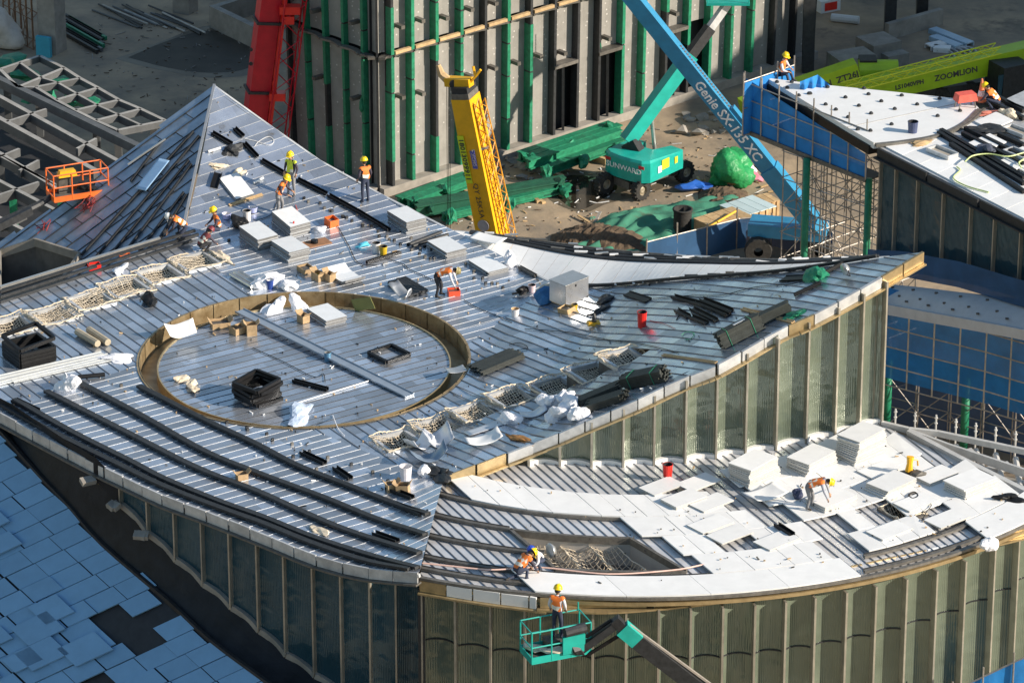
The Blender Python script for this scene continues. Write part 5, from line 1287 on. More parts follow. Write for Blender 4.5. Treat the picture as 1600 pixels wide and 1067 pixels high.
yt = thing('yellow_pole', 'yellow pole lying across the green net to the crate', 'pole', at(1120,350,ZG)); MB().tube([at(1085,368,ZG+1.0), at(1150,330,ZG+1.2)],0.05,6).build('pole', m_yellow, yt, world=True)
yt = thing('yellow_pole', 'yellow pole lying at the left foot of the mound', 'pole', at(910,380,ZG)); MB().tube([at(885,388,ZG+0.1), at(938,368,ZG+0.3)],0.05,6).build('pole', m_yellow, yt, world=True)
# blue site fence
fpts = [at(1010,425,ZG), at(1155,388,ZG), at(1205,384,ZG), at(1300,410,ZG)]
ft = net_sheet('site_fence','blue sheet site fence in front of the wooden crates',[p+V((0,0,1.35)) for p in fpts],fpts,m_net2,wav=0.05)
ft['category'] = 'fence'
for i in range(7):
    p = along(fpts,i/6); MB().tube([p,p+V((0,0,1.9 if i%2 else 1.5))],0.035,6).build('post', m_steel, ft, world=True)
MB().tube([p+V((0,0,1.36)) for p in dens(fpts,1.0)],0.03,5).build('rail', m_steel, ft, world=True)
# far right debris
for k,(x,y,L,a_,m,lab) in enumerate(((1486,62,2.6,-0.5,mat('pale_blue_steel',(0.42,0.55,0.66),0.5,0.1,0.1,2),'pale blue steel channel lying on the shaded ground, longest one'),(1478,70,1.8,-0.5,mat('pale_blue_steel',(0.42,0.55,0.66)),'pale blue steel channel lying beneath the longest one'),(1462,75,0.9,0.9,m_white,'white board lying by the blue channels, larger one'),(1472,80,0.8,0.2,m_white,'white board lying by the blue channels, smaller one'))):
    p = at(x,y,ZG); t = thing('steel_channel' if k < 2 else 'white_board', lab, 'channel' if k < 2 else 'board', M=Matrix.Translation(p)@Matrix.Rotation(a_-0.4,4,'Z'))
    MB().box((0,0,0.2),(L,0.5,0.06)).box((0,-0.25,0.1),(L,0.05,0.2)).box((0,0.25,0.1),(L,0.05,0.2)).build('channel', m, t)
hp = thing('hose_coil', 'curved grey hoses laid on the ground behind the lime boom', 'hoses', at(1500,92,ZG))
for k in range(5): MB().tube([at(1462+k*9+20*math.cos(t_)+10,95-14*math.sin(t_)-k,ZG)+V((0,0,0.1)) for t_ in [0.1*i*math.pi*0.8 for i in range(9)]],0.06,5).build('hose', m_fascia, hp, world=True)
for k,(x,y,sx,sy,sz,r) in enumerate(((1330,112,2.0,1.4,0.9,0.4),(1372,92,1.6,1.6,1.0,0.5),(1395,100,1.2,1.0,0.6,0.5))):
    t = thing('concrete_block', ['flat concrete block beside the dark column','large concrete block behind the lime boom','small concrete block next to the large one'][k], 'block', M=Matrix.Translation(at(x,y,ZG))@Matrix.Rotation(r,4,'Z')); MB().box((0,0,sz/2),(sx,sy,sz),None,0.97).build('block', m_concrete, t)
t = thing('red_crate', 'red and white printed carton on the shaded far floor', 'carton', M=Matrix.Translation(at(1292,16,ZG))@Matrix.Rotation(0.5,4,'Z')); MB().box((0,0,0.3),(1.1,0.7,0.6)).build('carton', m_white, t); MB().box((0,-0.36,0.3),(0.7,0.02,0.4)).build('print', m_red, t)
t = thing('white_roll', 'white plastic roll lying on the shaded far floor', 'roll', at(1322,36,ZG)); MB().tube([(-0.7,0.2,0.2),(0.6,-0.2,0.2)],0.2,10).build('roll', m_white, t)
# ------------------------------------------------------------------ things lying on the roofs
def nrm_of(f, p):
    e = 0.2; return V((f(p.x-e,p.y)-f(p.x+e,p.y), f(p.x,p.y-e)-f(p.x,p.y+e), 2*e)).normalized()
def dM(px, py, deg=0.0, f=fdisc, dz=0.0, upright=False):
    p = on(px, py, f); z = V((0,0,1)) if upright else nrm_of(f, p) if f in (fdisc, fdeck, fleft) else V((0,0,1)); x = V((math.cos(math.radians(deg)), math.sin(math.radians(deg)), 0)); y = z.cross(x).normalized(); x = y.cross(z)
    M = Matrix((x,y,z)).transposed().to_4x4(); M.translation = p+z*dz; return M
ZP = ZD+0.185
fW = lambda x, y: ZP               # top of the white panels on the lower roof
m_ptop = mat('grey_white_panel', (0.74,0.76,0.77), 0.45, 0.05, 0.05, 3, rnd=0.06)
m_pside = mat('panel_side', (0.20,0.20,0.20), 0.6, 0.1, 0.2, 9)  # dark panel edges, deepened by the stack sides' shade in the colour
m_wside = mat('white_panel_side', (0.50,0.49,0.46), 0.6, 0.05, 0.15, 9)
def panel(L, W, th, curl=0.0):
    mb = MB(); nu = 6 if curl else 1
    top = lambda u,v: V(((u-0.5)*L,(v-0.5)*W, th+curl*max(0,abs(u-0.5)-0.2)**2*6))
    o = len(mb.v)
    for j in (0,1):
        for i in range(nu+1): mb.v.append(top(i/nu,j))
    for j in (0,1):
        for i in range(nu+1): mb.v.append(top(i/nu,j)-V((0,0,th)))
    n1 = nu+1
    for i in range(nu):
        mb.f += [(i,i+1,n1+i+1,n1+i),(2*n1+i,3*n1+i,3*n1+i+1,2*n1+i+1),(i,2*n1+i,2*n1+i+1,i+1),(n1+i,n1+i+1,3*n1+i+1,3*n1+i)]
    mb.f += [(0,n1,3*n1,2*n1),(nu,2*n1+nu,3*n1+nu,n1+nu)]
    return mb
PMESH = {}
def stack(label, px, py, n, deg=-57, L=1.38, W=0.88, th=0.05, f=fdisc, jit=0.03, fan=0.0, m=None, ms=None, curl=0.0, name='panel_stack', group='panel stacks', shear=(0,0)):
    t = thing(name, label, 'panels', M=dM(px,py,deg,f), group=group); rg2 = random.Random(hash(label)%9999 if False else sum(map(ord,label)))
    key = (L,W,th,curl, m.name if m else '')
    if key not in PMESH:
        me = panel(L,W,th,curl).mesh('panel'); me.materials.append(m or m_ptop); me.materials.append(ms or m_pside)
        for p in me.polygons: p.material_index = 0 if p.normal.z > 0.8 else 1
        PMESH[key] = me
    for k in range(n):
        o = bpy.data.objects.new('panel', PMESH[key]); C.objects.link(o); o.parent = t
        o.matrix_basis = Matrix.Translation((rg2.uniform(-jit,jit)+shear[0]*k, rg2.uniform(-jit,jit)+shear[1]*k, k*(th+(0.02 if f is fW else 0.012)))) @ Matrix.Rotation(rg2.uniform(-jit,jit)*0.6+fan*k,4,'Z')
    return t
stack('neat stack of grey-white roof panels left of the other two near the round deck', 404,378,8)
stack('stack of grey-white panels with a small red can on top', 455,356,8)
stack('stack of grey-white panels with a black bar lying on top', 453,398,7,jit=0.05)
stack('tall panel stack on the upper right edge of the metal roof', 636,353,8)
stack('medium panel stack below the tall edge stack', 698,393,5)
stack('low stack of three panels near the grey sheet roof edge', 764,419,3)
stack('single grey-white panel lying near the sharp roof corner', 369,293,2,L=1.3,W=0.8)
stack('slipped pair of panels leaning beside the round deck', 541,436,2,L=1.5,W=0.85,jit=0.08,curl=0.3)
stack('panel stack standing inside the round sunken deck', 510,497,4)
# on the lower right roof
WH = dict(m=m_white, ms=m_wside, f=fW, L=1.45, W=0.95, deg=40, group='white panel stacks on the lower roof')
stack('tall leaning stack of white panels nearest the red bucket', 1180,745,10,fan=0.018,shear=(-0.012,0.004),**WH)
stack('middle low stack of white panels below the glass wall', 1270,728,7,fan=0.03,shear=(-0.015,0),**WH)
o = stack('tallest stack of white panels with tan top by the glass corner', 1344,712,12,fan=0.015,shear=(0.012,0.01),**WH)
MB().box((0.1,0.1,0.63),(1.1,0.7,0.01)).build('tan_face', mat('tan_backing',(0.30,0.26,0.18),0.8,0,0.1,3), o)
stack('low stack of white panels the bending worker is marking', 1299,784,3,**WH)
stack('low skewed stack of white panels right of the bending worker', 1390,762,4,fan=0.03,shear=(0.03,0),**WH)
stack('long low white panel stack at the right end of the lower roof', 1516,762,5,f=fW,L=1.5,W=1.0,deg=40,m=m_white,ms=m_wside,group='white panel stacks on the lower roof')
for k,(x,y,dg,n,w) in enumerate(((1034,760,40,1,'first'),(1092,755,40,1,'second'),(1068,782,40,2,'third'),(1112,786,40,1,'fourth'),(1140,835,40,1,'fifth'),(1110,820,40,1,'sixth'),(1375,735,40,1,'seventh'),(1460,745,40,2,'eighth'),(1480,812,40,1,'ninth'),(1390,830,40,1,'tenth'),(1432,785,40,1,'eleventh'),(1215,845,40,1,'twelfth'))):
    stack('loose white panel resting on the lower roof panels, '+w+' counting from the skylight', x,y,n,L=1.35,W=0.8,th=0.05,deg=dg,f=fW,m=m_white,ms=m_wside,group='loose white panels')
# black bars and bundles
def bars(label, pairs, w=0.16, h=0.10, m=m_black, f=fdisc, dz=0.06, name='roof_batten', cat='batten', group='loose dark battens', prof='u'):
    for k, (a,b) in enumerate(pairs):
        p, q = on(*a,f), on(*b,f); M, L = frame(p,q,up=nrm_of(f,(p+q)/2)); M.translation += V((0,0,dz-0.06))
        lab = label if len(pairs) == 1 else label % ORDL[k]
        t = thing(name, lab, cat, M=M, group=group)
        if prof == 'u': MB().box((0,0,0.035),(L,w,0.03)).box((0,w/2-0.012,0.035+h/2),(L,0.024,h)).box((0,-w/2+0.012,0.035+h/2),(L,0.024,h)).build('profile', m, t)
        else: MB().tube([(-L/2,0,w/2+0.02),(L/2,0,w/2+0.02)], w/2, 8).build('profile', m, t)
ORDL = ['first','second','third','fourth','fifth','sixth','seventh','eighth','ninth']
bars('short black channel near the sharp roof corner, %s from the ridge', [((331,209),(362,227)),((366,202),(380,215)),((381,225),(402,247))])
bars('black channel in the line running down the raised wing, %s from the top', [((408,252),(448,275)),((464,282),(510,305)),((513,307),(560,333)),((560,333),(608,362))])
bars('flat black bar lying beside the single panel near the ridge', [((341,272),(334,294))], w=0.3)
bars('dark bar lying across the raised wing toward the bending worker', [((573,413),(626,397))], w=0.12)
bars('dark tube in the small bundle by the tall edge stack, %s from the left', [((640,385),(690,366)),((645,388),(700,370))], w=0.14, prof='o', m=m_rail)
bars('black bar on the right wing beyond the yellow saw', [((980,460),(1014,471))], w=0.3, h=0.05)
bars('black channel in the loose heap on the right wing, %s from the left', [((1053,466),(1095,477)),((1058,487),(1077,497)),((1082,484),(1120,503)),((1080,497),(1105,507)),((1092,476),(1138,495)),((1098,470),(1144,488)),((1096,476),(1140,494))], w=0.2)
bars('black sheet bar beside the green net heap on the right wing', [((1224,437),(1265,435))], w=0.4, h=0.04)
bars('dark bar at the right wing tip, %s from the green heap', [((1242,464),(1283,445)),((1284,432),(1318,414))], w=0.1)
bars('black bar at the front corner of the roof, %s from the seam', [((471,709),(508,726)),((523,733),(548,750)),((605,765),(645,780)),((618,790),(660,806)),((585,835),(622,848))], w=0.2)
bars('black bar inside the round deck', [((458,597),(512,611))], w=0.16)
bars('white tube lying inside the round deck', [((462,632),(576,597))], w=0.05, prof='o', m=m_white)
bars('short white tube near the ridge, %s from the corner', [((325,239),(344,233)),((396,288),(411,280))], w=0.1, prof='o', m=m_white)
bars('long timber strip lying below the single panel', [((358,322),(410,305))], w=0.12, h=0.03, m=m_wood, name='timber_strip', cat='timber', group='timber strips')
bars('long timber strip at the right wing front edge', [((1036,556),(1120,568))], w=0.12, h=0.03, m=m_wood, name='timber_strip', cat='timber', group='timber strips')
bars('timber strip under the bundled profiles on the right wing', [((1160,484),(1240,505))], w=0.14, h=0.04, m=m_wood, name='timber_strip', cat='timber', group='timber strips')
bars('black bar lying on the white panels left of the missing squares', [((1213,822),(1238,838))], w=0.22, f=fW)
bars('brown steel bar leaning near the low three panel stack', [((812,420),(838,434))], w=0.12, m=m_rail2)
bars('dark flat bar at left end of the lit front wing', [((22,628),(58,645))], w=0.3)
bars('dark rolled bar beside the white sack on the left', [((122,593),(164,589))], w=0.16, prof='o')
bars('long wide blue-grey channel laid across the round deck', [((374,487),(640,620))], w=0.42, h=0.06, m=mat('blue_grey_channel',(0.45,0.50,0.56),0.35,0.6,0.1,2), name='steel_channel', cat='channel', group='steel channels')
bars('shiny blue-grey tube bundle by the white sacks, %s from the left', [((360,432),(394,452)),((366,429),(402,450)),((374,428),(408,449))], w=0.14, prof='o', m=m_silver, name='metal_tube', cat='tube', group='metal tubes')
bars('pale roll of lagging on the left wing, %s one', [((121,524),(153,543)),((139,521),(169,541))], w=0.26, prof='o', m=mat('lagging',(0.42,0.36,0.26),0.8,0,0.15,4), name='lagging_roll', cat='roll', group='lagging rolls')
bars('long pale plank lying toward the left edge, %s from the front', [((-20,606),(165,560)),((-20,600),(170,556)),((-20,595),(160,553)),((20,598),(178,562))], w=0.2, h=0.04, m=mat('pale_plank',(0.58,0.60,0.60),0.5,0.2,0.1,3), name='long_plank', cat='plank', group='long planks')
def bundle(label, a, b, rows, cols, w=0.09, f=fdisc, m=None, strap=True, jit=0.05, h=0.055):
    m = m or mat('dark_green_profile',(0.045,0.05,0.045),0.5,0.3,0.25,4,rnd=0.15)
    p, q = on(*a,f), on(*b,f); M, L = frame(p,q,up=nrm_of(f,(p+q)/2)); t = thing('profile_bundle', label, 'profiles', M=M, group='profile bundles')
    for r in range(rows):
        for c in range(cols):
            s = random.uniform(-jit,jit); MB().box((s,(c-(cols-1)/2)*(w+0.005),0.03+h/2+r*(h+0.004)),(L,w,h)).box((s,(c-(cols-1)/2)*(w+0.005),0.03+h+r*(h+0.004)),(L*1.001,w*0.3,0.01)).build('profile', m, t)
    if strap:
        W_ = cols*(w+0.005)+0.02; H_ = rows*(h+0.004)+0.05
        for e in (-0.3,0.28):
            x = e*L; MB().tube([(x,-W_/2,0.02),(x,-W_/2,H_),(x,W_/2,H_),(x,W_/2,0.02)],0.014,4).build('strap', m_green, t)
    return t
o = bundle('largest dark profile bundle with green straps on the right wing edge', (1128,545),(1192,512), 9,5)
MB().box((0.1,-0.02,0.58),(0.45,0.14,0.01)).build('paper_label', m_white, o)
bundle('dark profile bundle stacked behind the largest one', (1180,512),(1236,486), 6,4, strap=False)
bundle('messy dark profile bundle in the middle of the right wing edge', (980,605),(1042,592), 7,6, jit=0.12)
bundle('flat dark profile pile beside the white sacks', (905,632),(968,606), 3,6, jit=0.15, strap=False)
bundle('flat dark profile pile nearest the right wing edge', (922,640),(978,622), 4,6, jit=0.12, strap=False)
bundle('wide flat pile of dark slats right of the round deck', (745,583),(810,556), 3,9, w=0.11, jit=0.08, strap=False)
bundle('small pile of dark ribbed sheets near the bending worker', (620,441),(655,462), 2,6, w=0.13, m=m_rail, strap=False)
# black square frames
def sqframe(mb, s, w=0.1, h=0.1, z=0, R=None, c=(0,0,0)):
    for a,b in (((-1,-1),(1,-1)),((1,-1),(1,1)),((1,1),(-1,1)),((-1,1),(-1,-1))):
        p = V((a[0]*s/2,a[1]*s/2,z+h/2)); q = V((b[0]*s/2,b[1]*s/2,z+h/2))
        if R is not None: p = R@p; q = R@q
        mb.bar(p+V(c), q+V(c), w, h)
    return mb
def frames(label, px, py, n, deg, s=1.35, f=fdisc, messy=0.0, tilt_top=False, h=0.12):
    t = thing('frame_stack' if n > 1 else 'square_steel_frame', label, 'frame', M=dM(px,py,deg,f), group='black square frames')
    for k in range(n):
        R = Matrix.Rotation(random.uniform(-messy,messy),3,'Z')@Matrix.Rotation(random.uniform(-messy,messy)*0.4,3,'X')
        if tilt_top and k == n-1: R = Matrix.Rotation(0.12,3,'X')@Matrix.Rotation(0.06,3,'Y')
        mb = sqframe(MB(), s, 0.11, h*0.9, 0, R, (random.uniform(-messy,messy)*0.3,random.uniform(-messy,messy)*0.3,0.03+k*h+(0.18 if tilt_top and k == n-1 else 0))); mb.build('frame', m_black, t)
    return t
frames('tidy stack of black square frames on the left wing', 46,560,5,-57,tilt_top=True,h=0.14)
frames('messy stack of black square frames inside the round deck', 402,625,6,-50,s=1.15,messy=0.22,h=0.13)
frames('single black square frame lying inside the round deck', 608,556,1,-50,s=1.05,h=0.13)
# sacks, buckets, boxes
def sack(label, px, py, r, f=fdisc, m=m_bag, name='white_sack', cat='sack', group='white sacks', amp=0.35, dz=0.0, sub=3, seed=None):
    t = thing(name, label, cat, M=dM(px,py,random.uniform(0,180),f,dz), group=group); MB().blob((0,0,r[2]*0.5),r,seed=seed or int(px*3+py),amp=amp,sub=sub).build('body', m, t, smooth=False)
    if cat == 'sack' and r[2] > 0.2: MB().blob((r[0]*0.3,0,r[2]*1.25),(r[0]*0.25,r[1]*0.2,r[2]*0.35),seed=int(px),amp=0.5,sub=2,flat=False).build('tied_end', m, t)
    return t
sack('white sack standing alone on the left of the front wing',107,609,(0.34,0.3,0.38))
for k,(x,y) in enumerate(((860,634),(885,628),(893,640),(872,655),(906,653))): sack('white sack in the heap on the right wing, '+['leftmost','topmost','middle','lowest','rightmost'][k]+' one',x,y,(0.36,0.3,0.28))
sack('white sack lying by the last rope nets, left of the heap',795,659,(0.42,0.28,0.2))
sack('small white sack beside the white drum at the seam',662,742,(0.32,0.25,0.2))
sack('big white sack behind the blue tin near the round deck',418,446,(0.5,0.35,0.3)); sack('flat white sack right of the blue tin',448,452,(0.35,0.25,0.2))
sack('large white sack inside the round deck at its upper rim',428,484,(0.55,0.32,0.22)); sack('smaller white sack inside the round deck beside the panel stack',468,482,(0.5,0.26,0.16))
sack('white wrapped bundle on the dark rails at left',187,424,(0.4,0.2,0.14)); sack('white bag propped near the low three panel stack',797,415,(0.25,0.22,0.36)); sack('white plastic bag by the orange box',498,362,(0.28,0.2,0.16))
sack('torn white plastic bag hanging at the lower roof edge',1546,858,(0.3,0.22,0.28),f=fW)
sack('black plastic bag on the left wing beside the nets',234,471,(0.42,0.26,0.18),m=m_black,name='black_bag',cat='bag',group='black bags',amp=0.6)
sack('black bag beside the sitting worker near the ridge',372,349,(0.4,0.3,0.2),m=m_black,name='black_bag',cat='bag',group='black bags',amp=0.4); sack('small dark bag behind the bending worker on white panels',1247,776,(0.22,0.18,0.18),f=fW,m=mat('navy_bag',(0.03,0.04,0.09),0.7,0,0.2,4),name='dark_bag',cat='bag',group='black bags')
sack('dark cloth dropped near the right end of the white panels',1578,780,(0.38,0.2,0.1),f=fW,m=m_black,name='dark_cloth',cat='cloth',group='cloths',amp=0.6)
sack('crumpled clear plastic sheet over the front of the gutter ring',468,652,(0.75,0.4,0.16),m=mat('blue_white_plastic',(0.55,0.65,0.80),0.25,0,0.1,4,0.05,5),name='plastic_sheet',cat='plastic sheet',group='plastic sheets',amp=0.5)
sack('white plastic heap over the end of the long planks',180,560,(0.55,0.35,0.08),name='plastic_sheet',cat='plastic sheet',group='plastic sheets',amp=0.5)
sack('green net heap near the right wing tip',1277,436,(0.35,0.3,0.26),m=m_green,name='green_net_heap',cat='net',group='green scraps',amp=0.5); sack('green plastic scrap behind the largest profile bundle',1243,493,(0.35,0.3,0.08),m=m_green,name='green_scrap',cat='plastic',group='green scraps',amp=0.5)
sack('cyan cloth lying near the two buckets',567,384,(0.26,0.18,0.08),m=mat('cyan_rag',(0.10,0.50,0.65),0.8,0,0.1,4),name='cyan_cloth',cat='cloth',group='cloths')
for k,(x,y) in enumerate(((281,594),(297,602),(300,611))): sack('pale rag lump inside the round deck, '+ORDL[k]+' from the back',x,y,(0.22,0.17,0.1),m=m_rope,name='rag',cat='rag',group='rags',amp=0.6)
for k,(x,y,r,w) in enumerate(((340,260,0.36,'upper'),(370,272,0.4,'lower'),(345,400,0.6,'net end'))): sack('tan bundle of bunched rope net on the raised wing, '+w+' one',x,y,(r,0.15,0.07),m=m_rope,name='rope_bundle',cat='rope',group='rope bundles',amp=0.6)
sack('dark tangle of wire among the black channels near the ridge',362,237,(0.32,0.25,0.1),m=m_rail,name='wire_tangle',cat='wire',group='wire tangles',amp=0.8); sack('dark tangle beside the metal box',938,487,(0.35,0.16,0.08),m=m_rail,name='wire_tangle',cat='wire',group='wire tangles',amp=0.8)
sack('black and silver hose coil behind the metal box',947,471,(0.34,0.26,0.14),m=m_rail,name='hose_coil',cat='hose',group='wire tangles',amp=0.5)
sack('dark tangle of netting at the seam below the white drum',688,742,(0.55,0.3,0.14),m=m_rail,name='wire_tangle',cat='net',group='wire tangles',amp=0.8)
sack('brown orange rag strip on the right wing',812,687,(0.7,0.14,0.06),m=mat('orange_brown_rag',(0.42,0.20,0.06),0.9,0,0.3,5),name='rag_strip',cat='rag',group='rags',amp=0.7)
sack('tan rag on the front wing battens',495,829,(0.4,0.2,0.06),m=m_rope,name='rag',cat='rag',group='rags',amp=0.7)
sack('yellow tinted tan bundle at the right rear roof',1573,182,(0.4,0.3,0.22),f=flat(zE),m=m_rope,name='rope_bundle',cat='rope',group='rope bundles',amp=0.5)
def bucket(label, px, py, r, h, m, f=fdisc, inner=m_dark, lid=None, name='bucket', handle=True):
    t = thing(name, label, 'bucket', M=dM(px,py,random.uniform(0,90),f,upright=True), group='buckets')
    MB().lathe([(0.0,0.0),(r*0.85,0.0),(r,h),(r*1.05,h),(r*1.05,h-0.03),(r*0.96,h-0.03)],(0,0,0),16).build('shell', m, t, smooth=False)
    MB().lathe([(r*0.95,h-0.005),(r*0.86,h*0.45),(0,h*0.45)],(0,0,0),16).build('inside', lid or inner, t)
    if handle: MB().tube([(r*1.0*math.cos(a_),0.02,h-0.05-0.12*math.sin(a_)) for a_ in [math.pi*i/8 for i in range(9)]],0.008,4).build('handle', m_steel, t)
m_bw = mat('white_bucket',(0.70,0.68,0.68),0.4,0,0.05,4); m_by = mat('yellow_bucket',(0.55,0.36,0.02),0.4,0,0.15,4)
bucket('tall red bucket standing alone on the right wing',1003,511,0.17,0.58,m_red); bucket('red bucket at the foot of the glass wall',1043,744,0.17,0.45,m_red,f=fW)
bucket('white bucket left of the yellow one by the cyan cloth',588,394,0.16,0.38,m_bw); bucket('yellow bucket beside the white one',599,398,0.15,0.34,m_by)
bucket('tall white bucket by the sitting worker near the ridge',386,345,0.16,0.42,m_bw); bucket('white bucket with blue rim behind the tall one',395,331,0.18,0.2,mat('blue_white_bucket',(0.42,0.46,0.75),0.4,0,0.05,4),lid=m_bw); bucket('white bucket with blue rim beside the sitting worker',354,341,0.17,0.2,mat('blue_white_bucket',(0.42,0.46,0.75)),lid=m_bw)
bucket('white bucket with tan lid left of the metal box',805,494,0.15,0.3,m_bw,lid=m_wood); bucket('pink-white bucket among the tools left of the metal box',831,456,0.14,0.28,mat('pink_white',(0.66,0.52,0.54),0.5,0,0.1,4)); bucket('blue tin with silver top beside the white sacks',422,451,0.14,0.36,mat('navy_tin',(0.03,0.07,0.30),0.35,0.1,0.1,4),lid=m_silver,name='tin',handle=False)
bucket('blue tin standing on the channel in the round deck',512,563,0.13,0.32,mat('teal_blue_tin',(0.08,0.20,0.32),0.35,0.1,0.2,4),lid=m_silver,name='tin',handle=False); bucket('dark blue bucket lying on the white roof tip',1426,207,0.2,0.45,mat('navy_bucket',(0.07,0.09,0.18),0.5,0,0.1,3),f=flat(zE+0.12))
bucket('small red can standing on the panel stack',459,351.5,0.03,0.14,m_red,f=lambda x,y: fdeck(x,y)+0.41,name='can',handle=False)
bucket('wide white lined roll drum standing at the seam',634,748,0.21,0.48,mat('ruled_drum',(0.72,0.70,0.74),0.6,0,0.1,7),lid=m_bw,name='drum',handle=False)
bucket('yellow can beside the metal box',898,484,0.11,0.22,m_by,name='can',handle=False)
def box_open(label, px, py, s, deg, m=m_card, f=fdisc, flaps=True, name='carton', cat='carton', fill=None):
    t = thing(name, label, cat, M=dM(px,py,deg,f), group='cartons'); x,y,z = s
    MB().box((0,0,0.02),(x,y,0.03)).box((-x/2,0,z/2),(0.02,y,z)).box((x/2,0,z/2),(0.02,y,z)).box((0,-y/2,z/2),(x,0.02,z)).box((0,y/2,z/2),(x,0.02,z)).build('walls', m, t)
    if flaps:
        for sx in (-1,1): MB().box((sx*(x/2+0.06),0,z+0.05),(0.16,y,0.012),Matrix.Rotation(-sx*0.8,3,'Y')).build('flap', m, t)
    MB().box((0,0,z*0.55),(x*0.9,y*0.9,0.02)).build('contents', fill or m_rail2, t)
box_open('open carton by the panel with black bar, left one',497,437,(0.42,0.3,0.3),-50,fill=m_by); box_open('open carton with upright flaps right of the first',515,438,(0.38,0.28,0.3),-50)
box_open('round-cornered brown basket below the panel stacks',478,424,(0.55,0.45,0.18),-57,flaps=False); box_open('orange power box on the raised wing',518,352,(0.42,0.38,0.3),-57,m=m_orange,flaps=False,name='power_box',cat='box')
box_open('wooden tray box at the foot of the metal box',886,487,(0.42,0.5,0.18),45,m=m_wood,flaps=False,name='wooden_tray',cat='tray')
box_open('open cardboard box in the round deck, left one',344,510,(0.65,0.5,0.22),15); box_open('open cardboard box in the round deck, middle one',372,520,(0.5,0.4,0.26),40); box_open('upright cardboard box in the round deck beside the channel',393,522,(0.35,0.35,0.42),10); box_open('carton beside the sacks inside the round deck',474,503,(0.35,0.3,0.3),-50)
box_open('cardboard box near the seam on the front wing',630,768,(0.4,0.35,0.28),-10); box_open('small cardboard box with blue scraps left of the other',612,766,(0.35,0.3,0.28),20,fill=mat('blue_scrap',(0.04,0.2,0.45),0.6,0,0.2,4)); box_open('small cardboard box on the front wing battens',378,748,(0.35,0.28,0.22),20)
box_open('red plastic tub the bending worker reaches into',709,460,(0.42,0.36,0.2),10,m=mat('orange_red_tub',(0.75,0.10,0.04),0.4,0,0.1,4),flaps=False,name='plastic_tub',cat='tub')
box_open('red tool case on the dark rails at left',147,420,(0.45,0.3,0.2),20,m=m_red,flaps=False,name='tool_case',cat='case'); box_open('small orange tool lying on the dark rails',195,402,(0.4,0.16,0.12),20,m=m_orange,flaps=False,name='orange_tool',cat='tool')
def piece(name,label,cat,px,py,deg,s,m,f=fdisc,group=None,tilt=0,dz=0):
    t = thing(name,label,cat,M=dM(px,py,deg,f,dz)@Matrix.Rotation(tilt,4,'X'),group=group); MB().box((0,0,s[2]/2),s).build('body',m,t); return t
t = piece('brown_board','square brown board lying on the raised wing','board',495,380,30,(1.0,0.6,0.03),mat('rust_board',(0.32,0.16,0.08),0.8,0,0.2,4)); MB().lathe([(0.0,0.15),(0.14,0.15),(0.14,0.03)],(-0.1,0,0),12).build('black_cup',m_black,t)
# metal cabinet
mb_ = thing('metal_cabinet','shiny sheet metal box standing where the roof wings meet','metal box',M=dM(889,470,45,upright=True))
def hbox(name,c,s,m,par,b=0.015):
    bm = bmesh.new(); bmesh.ops.create_cube(bm,size=1.0); bmesh.ops.scale(bm,vec=s,verts=bm.verts); bmesh.ops.bevel(bm,geom=list(bm.edges),offset=b,segments=2,affect='EDGES'); bmesh.ops.translate(bm,vec=c,verts=bm.verts)
    me = bpy.data.meshes.new(name); bm.to_mesh(me); bm.free(); me.materials.append(m); o = bpy.data.objects.new(name,me); C.objects.link(o); o.parent = par; return o
hbox('case',(0,0,0.47),(1.2,0.82,0.80),m_silver,mb_); hbox('lid',(0,0,0.885),(1.24,0.86,0.03),m_silver,mb_,0.008); hbox('latch',(-0.08,-0.425,0.76),(0.06,0.02,0.09),m_rail,mb_,0.004)
for x in (-0.5,0.5): hbox('skid',(x,0,0.04),(0.1,0.7,0.06),m_wood,mb_,0.006)
t = thing('blue_tool_bag','blue tool bag and hoses left of the metal box','bag',M=dM(855,472,20)); MB().blob((0,0,0.2),(0.45,0.3,0.32),seed=5,amp=0.3).build('bag',mat('blue_tool',(0.03,0.14,0.32),0.7,0,0.2,4),t); MB().blob((0.1,0.3,0.35),(0.3,0.25,0.2),seed=8,amp=0.5).build('rag',m_rope,t)
t = thing('dark_tool','black hand tool left of the pink bucket','tool',M=dM(818,460,20)); MB().blob((0,0,0.12),(0.25,0.15,0.14),seed=5,amp=0.5).tube([(0.1,0,0.1),(-0.4,0.1,0.1)],0.04,6).build('tool_body',m_black,t)
t = thing('yellow_saw','yellow cut-off machine standing on the right wing','saw',M=dM(928,508,10,upright=True)); MB().box((0,0,0.09),(0.5,0.35,0.1),None,0.8).build('base',m_yellow,t); MB().tube([(0,0,0.1),(0.02,0,0.3),(0.0,0.05,0.42)],[0.09,0.08,0.05],8).build('motor',m_rail,t); MB().tube([(0.0,0.05,0.42),(-0.25,0.08,0.36)],0.03,6).build('grip',m_rail,t)
t = thing('yellow_machine','small yellow cutting machine on the white panels','machine',M=dM(1420,742,20,fW)); MB().tube([(0,0,0.15),(0.02,0,0.42),(0.05,0.03,0.66)],[0.14,0.1,0.13],9).build('motor',m_yellow,t); MB().box((0,0,0.06),(0.5,0.4,0.1)).build('base',m_rail2,t); MB().tube([(0.05,0,0.6),(0.3,0,0.5),(0.32,0,0.3)],0.03,6).build('handle',m_yellow,t); MB().blob((0.2,-0.2,0.1),(0.3,0.2,0.1),seed=2,amp=0.6).build('offcuts',m_rail2,t)
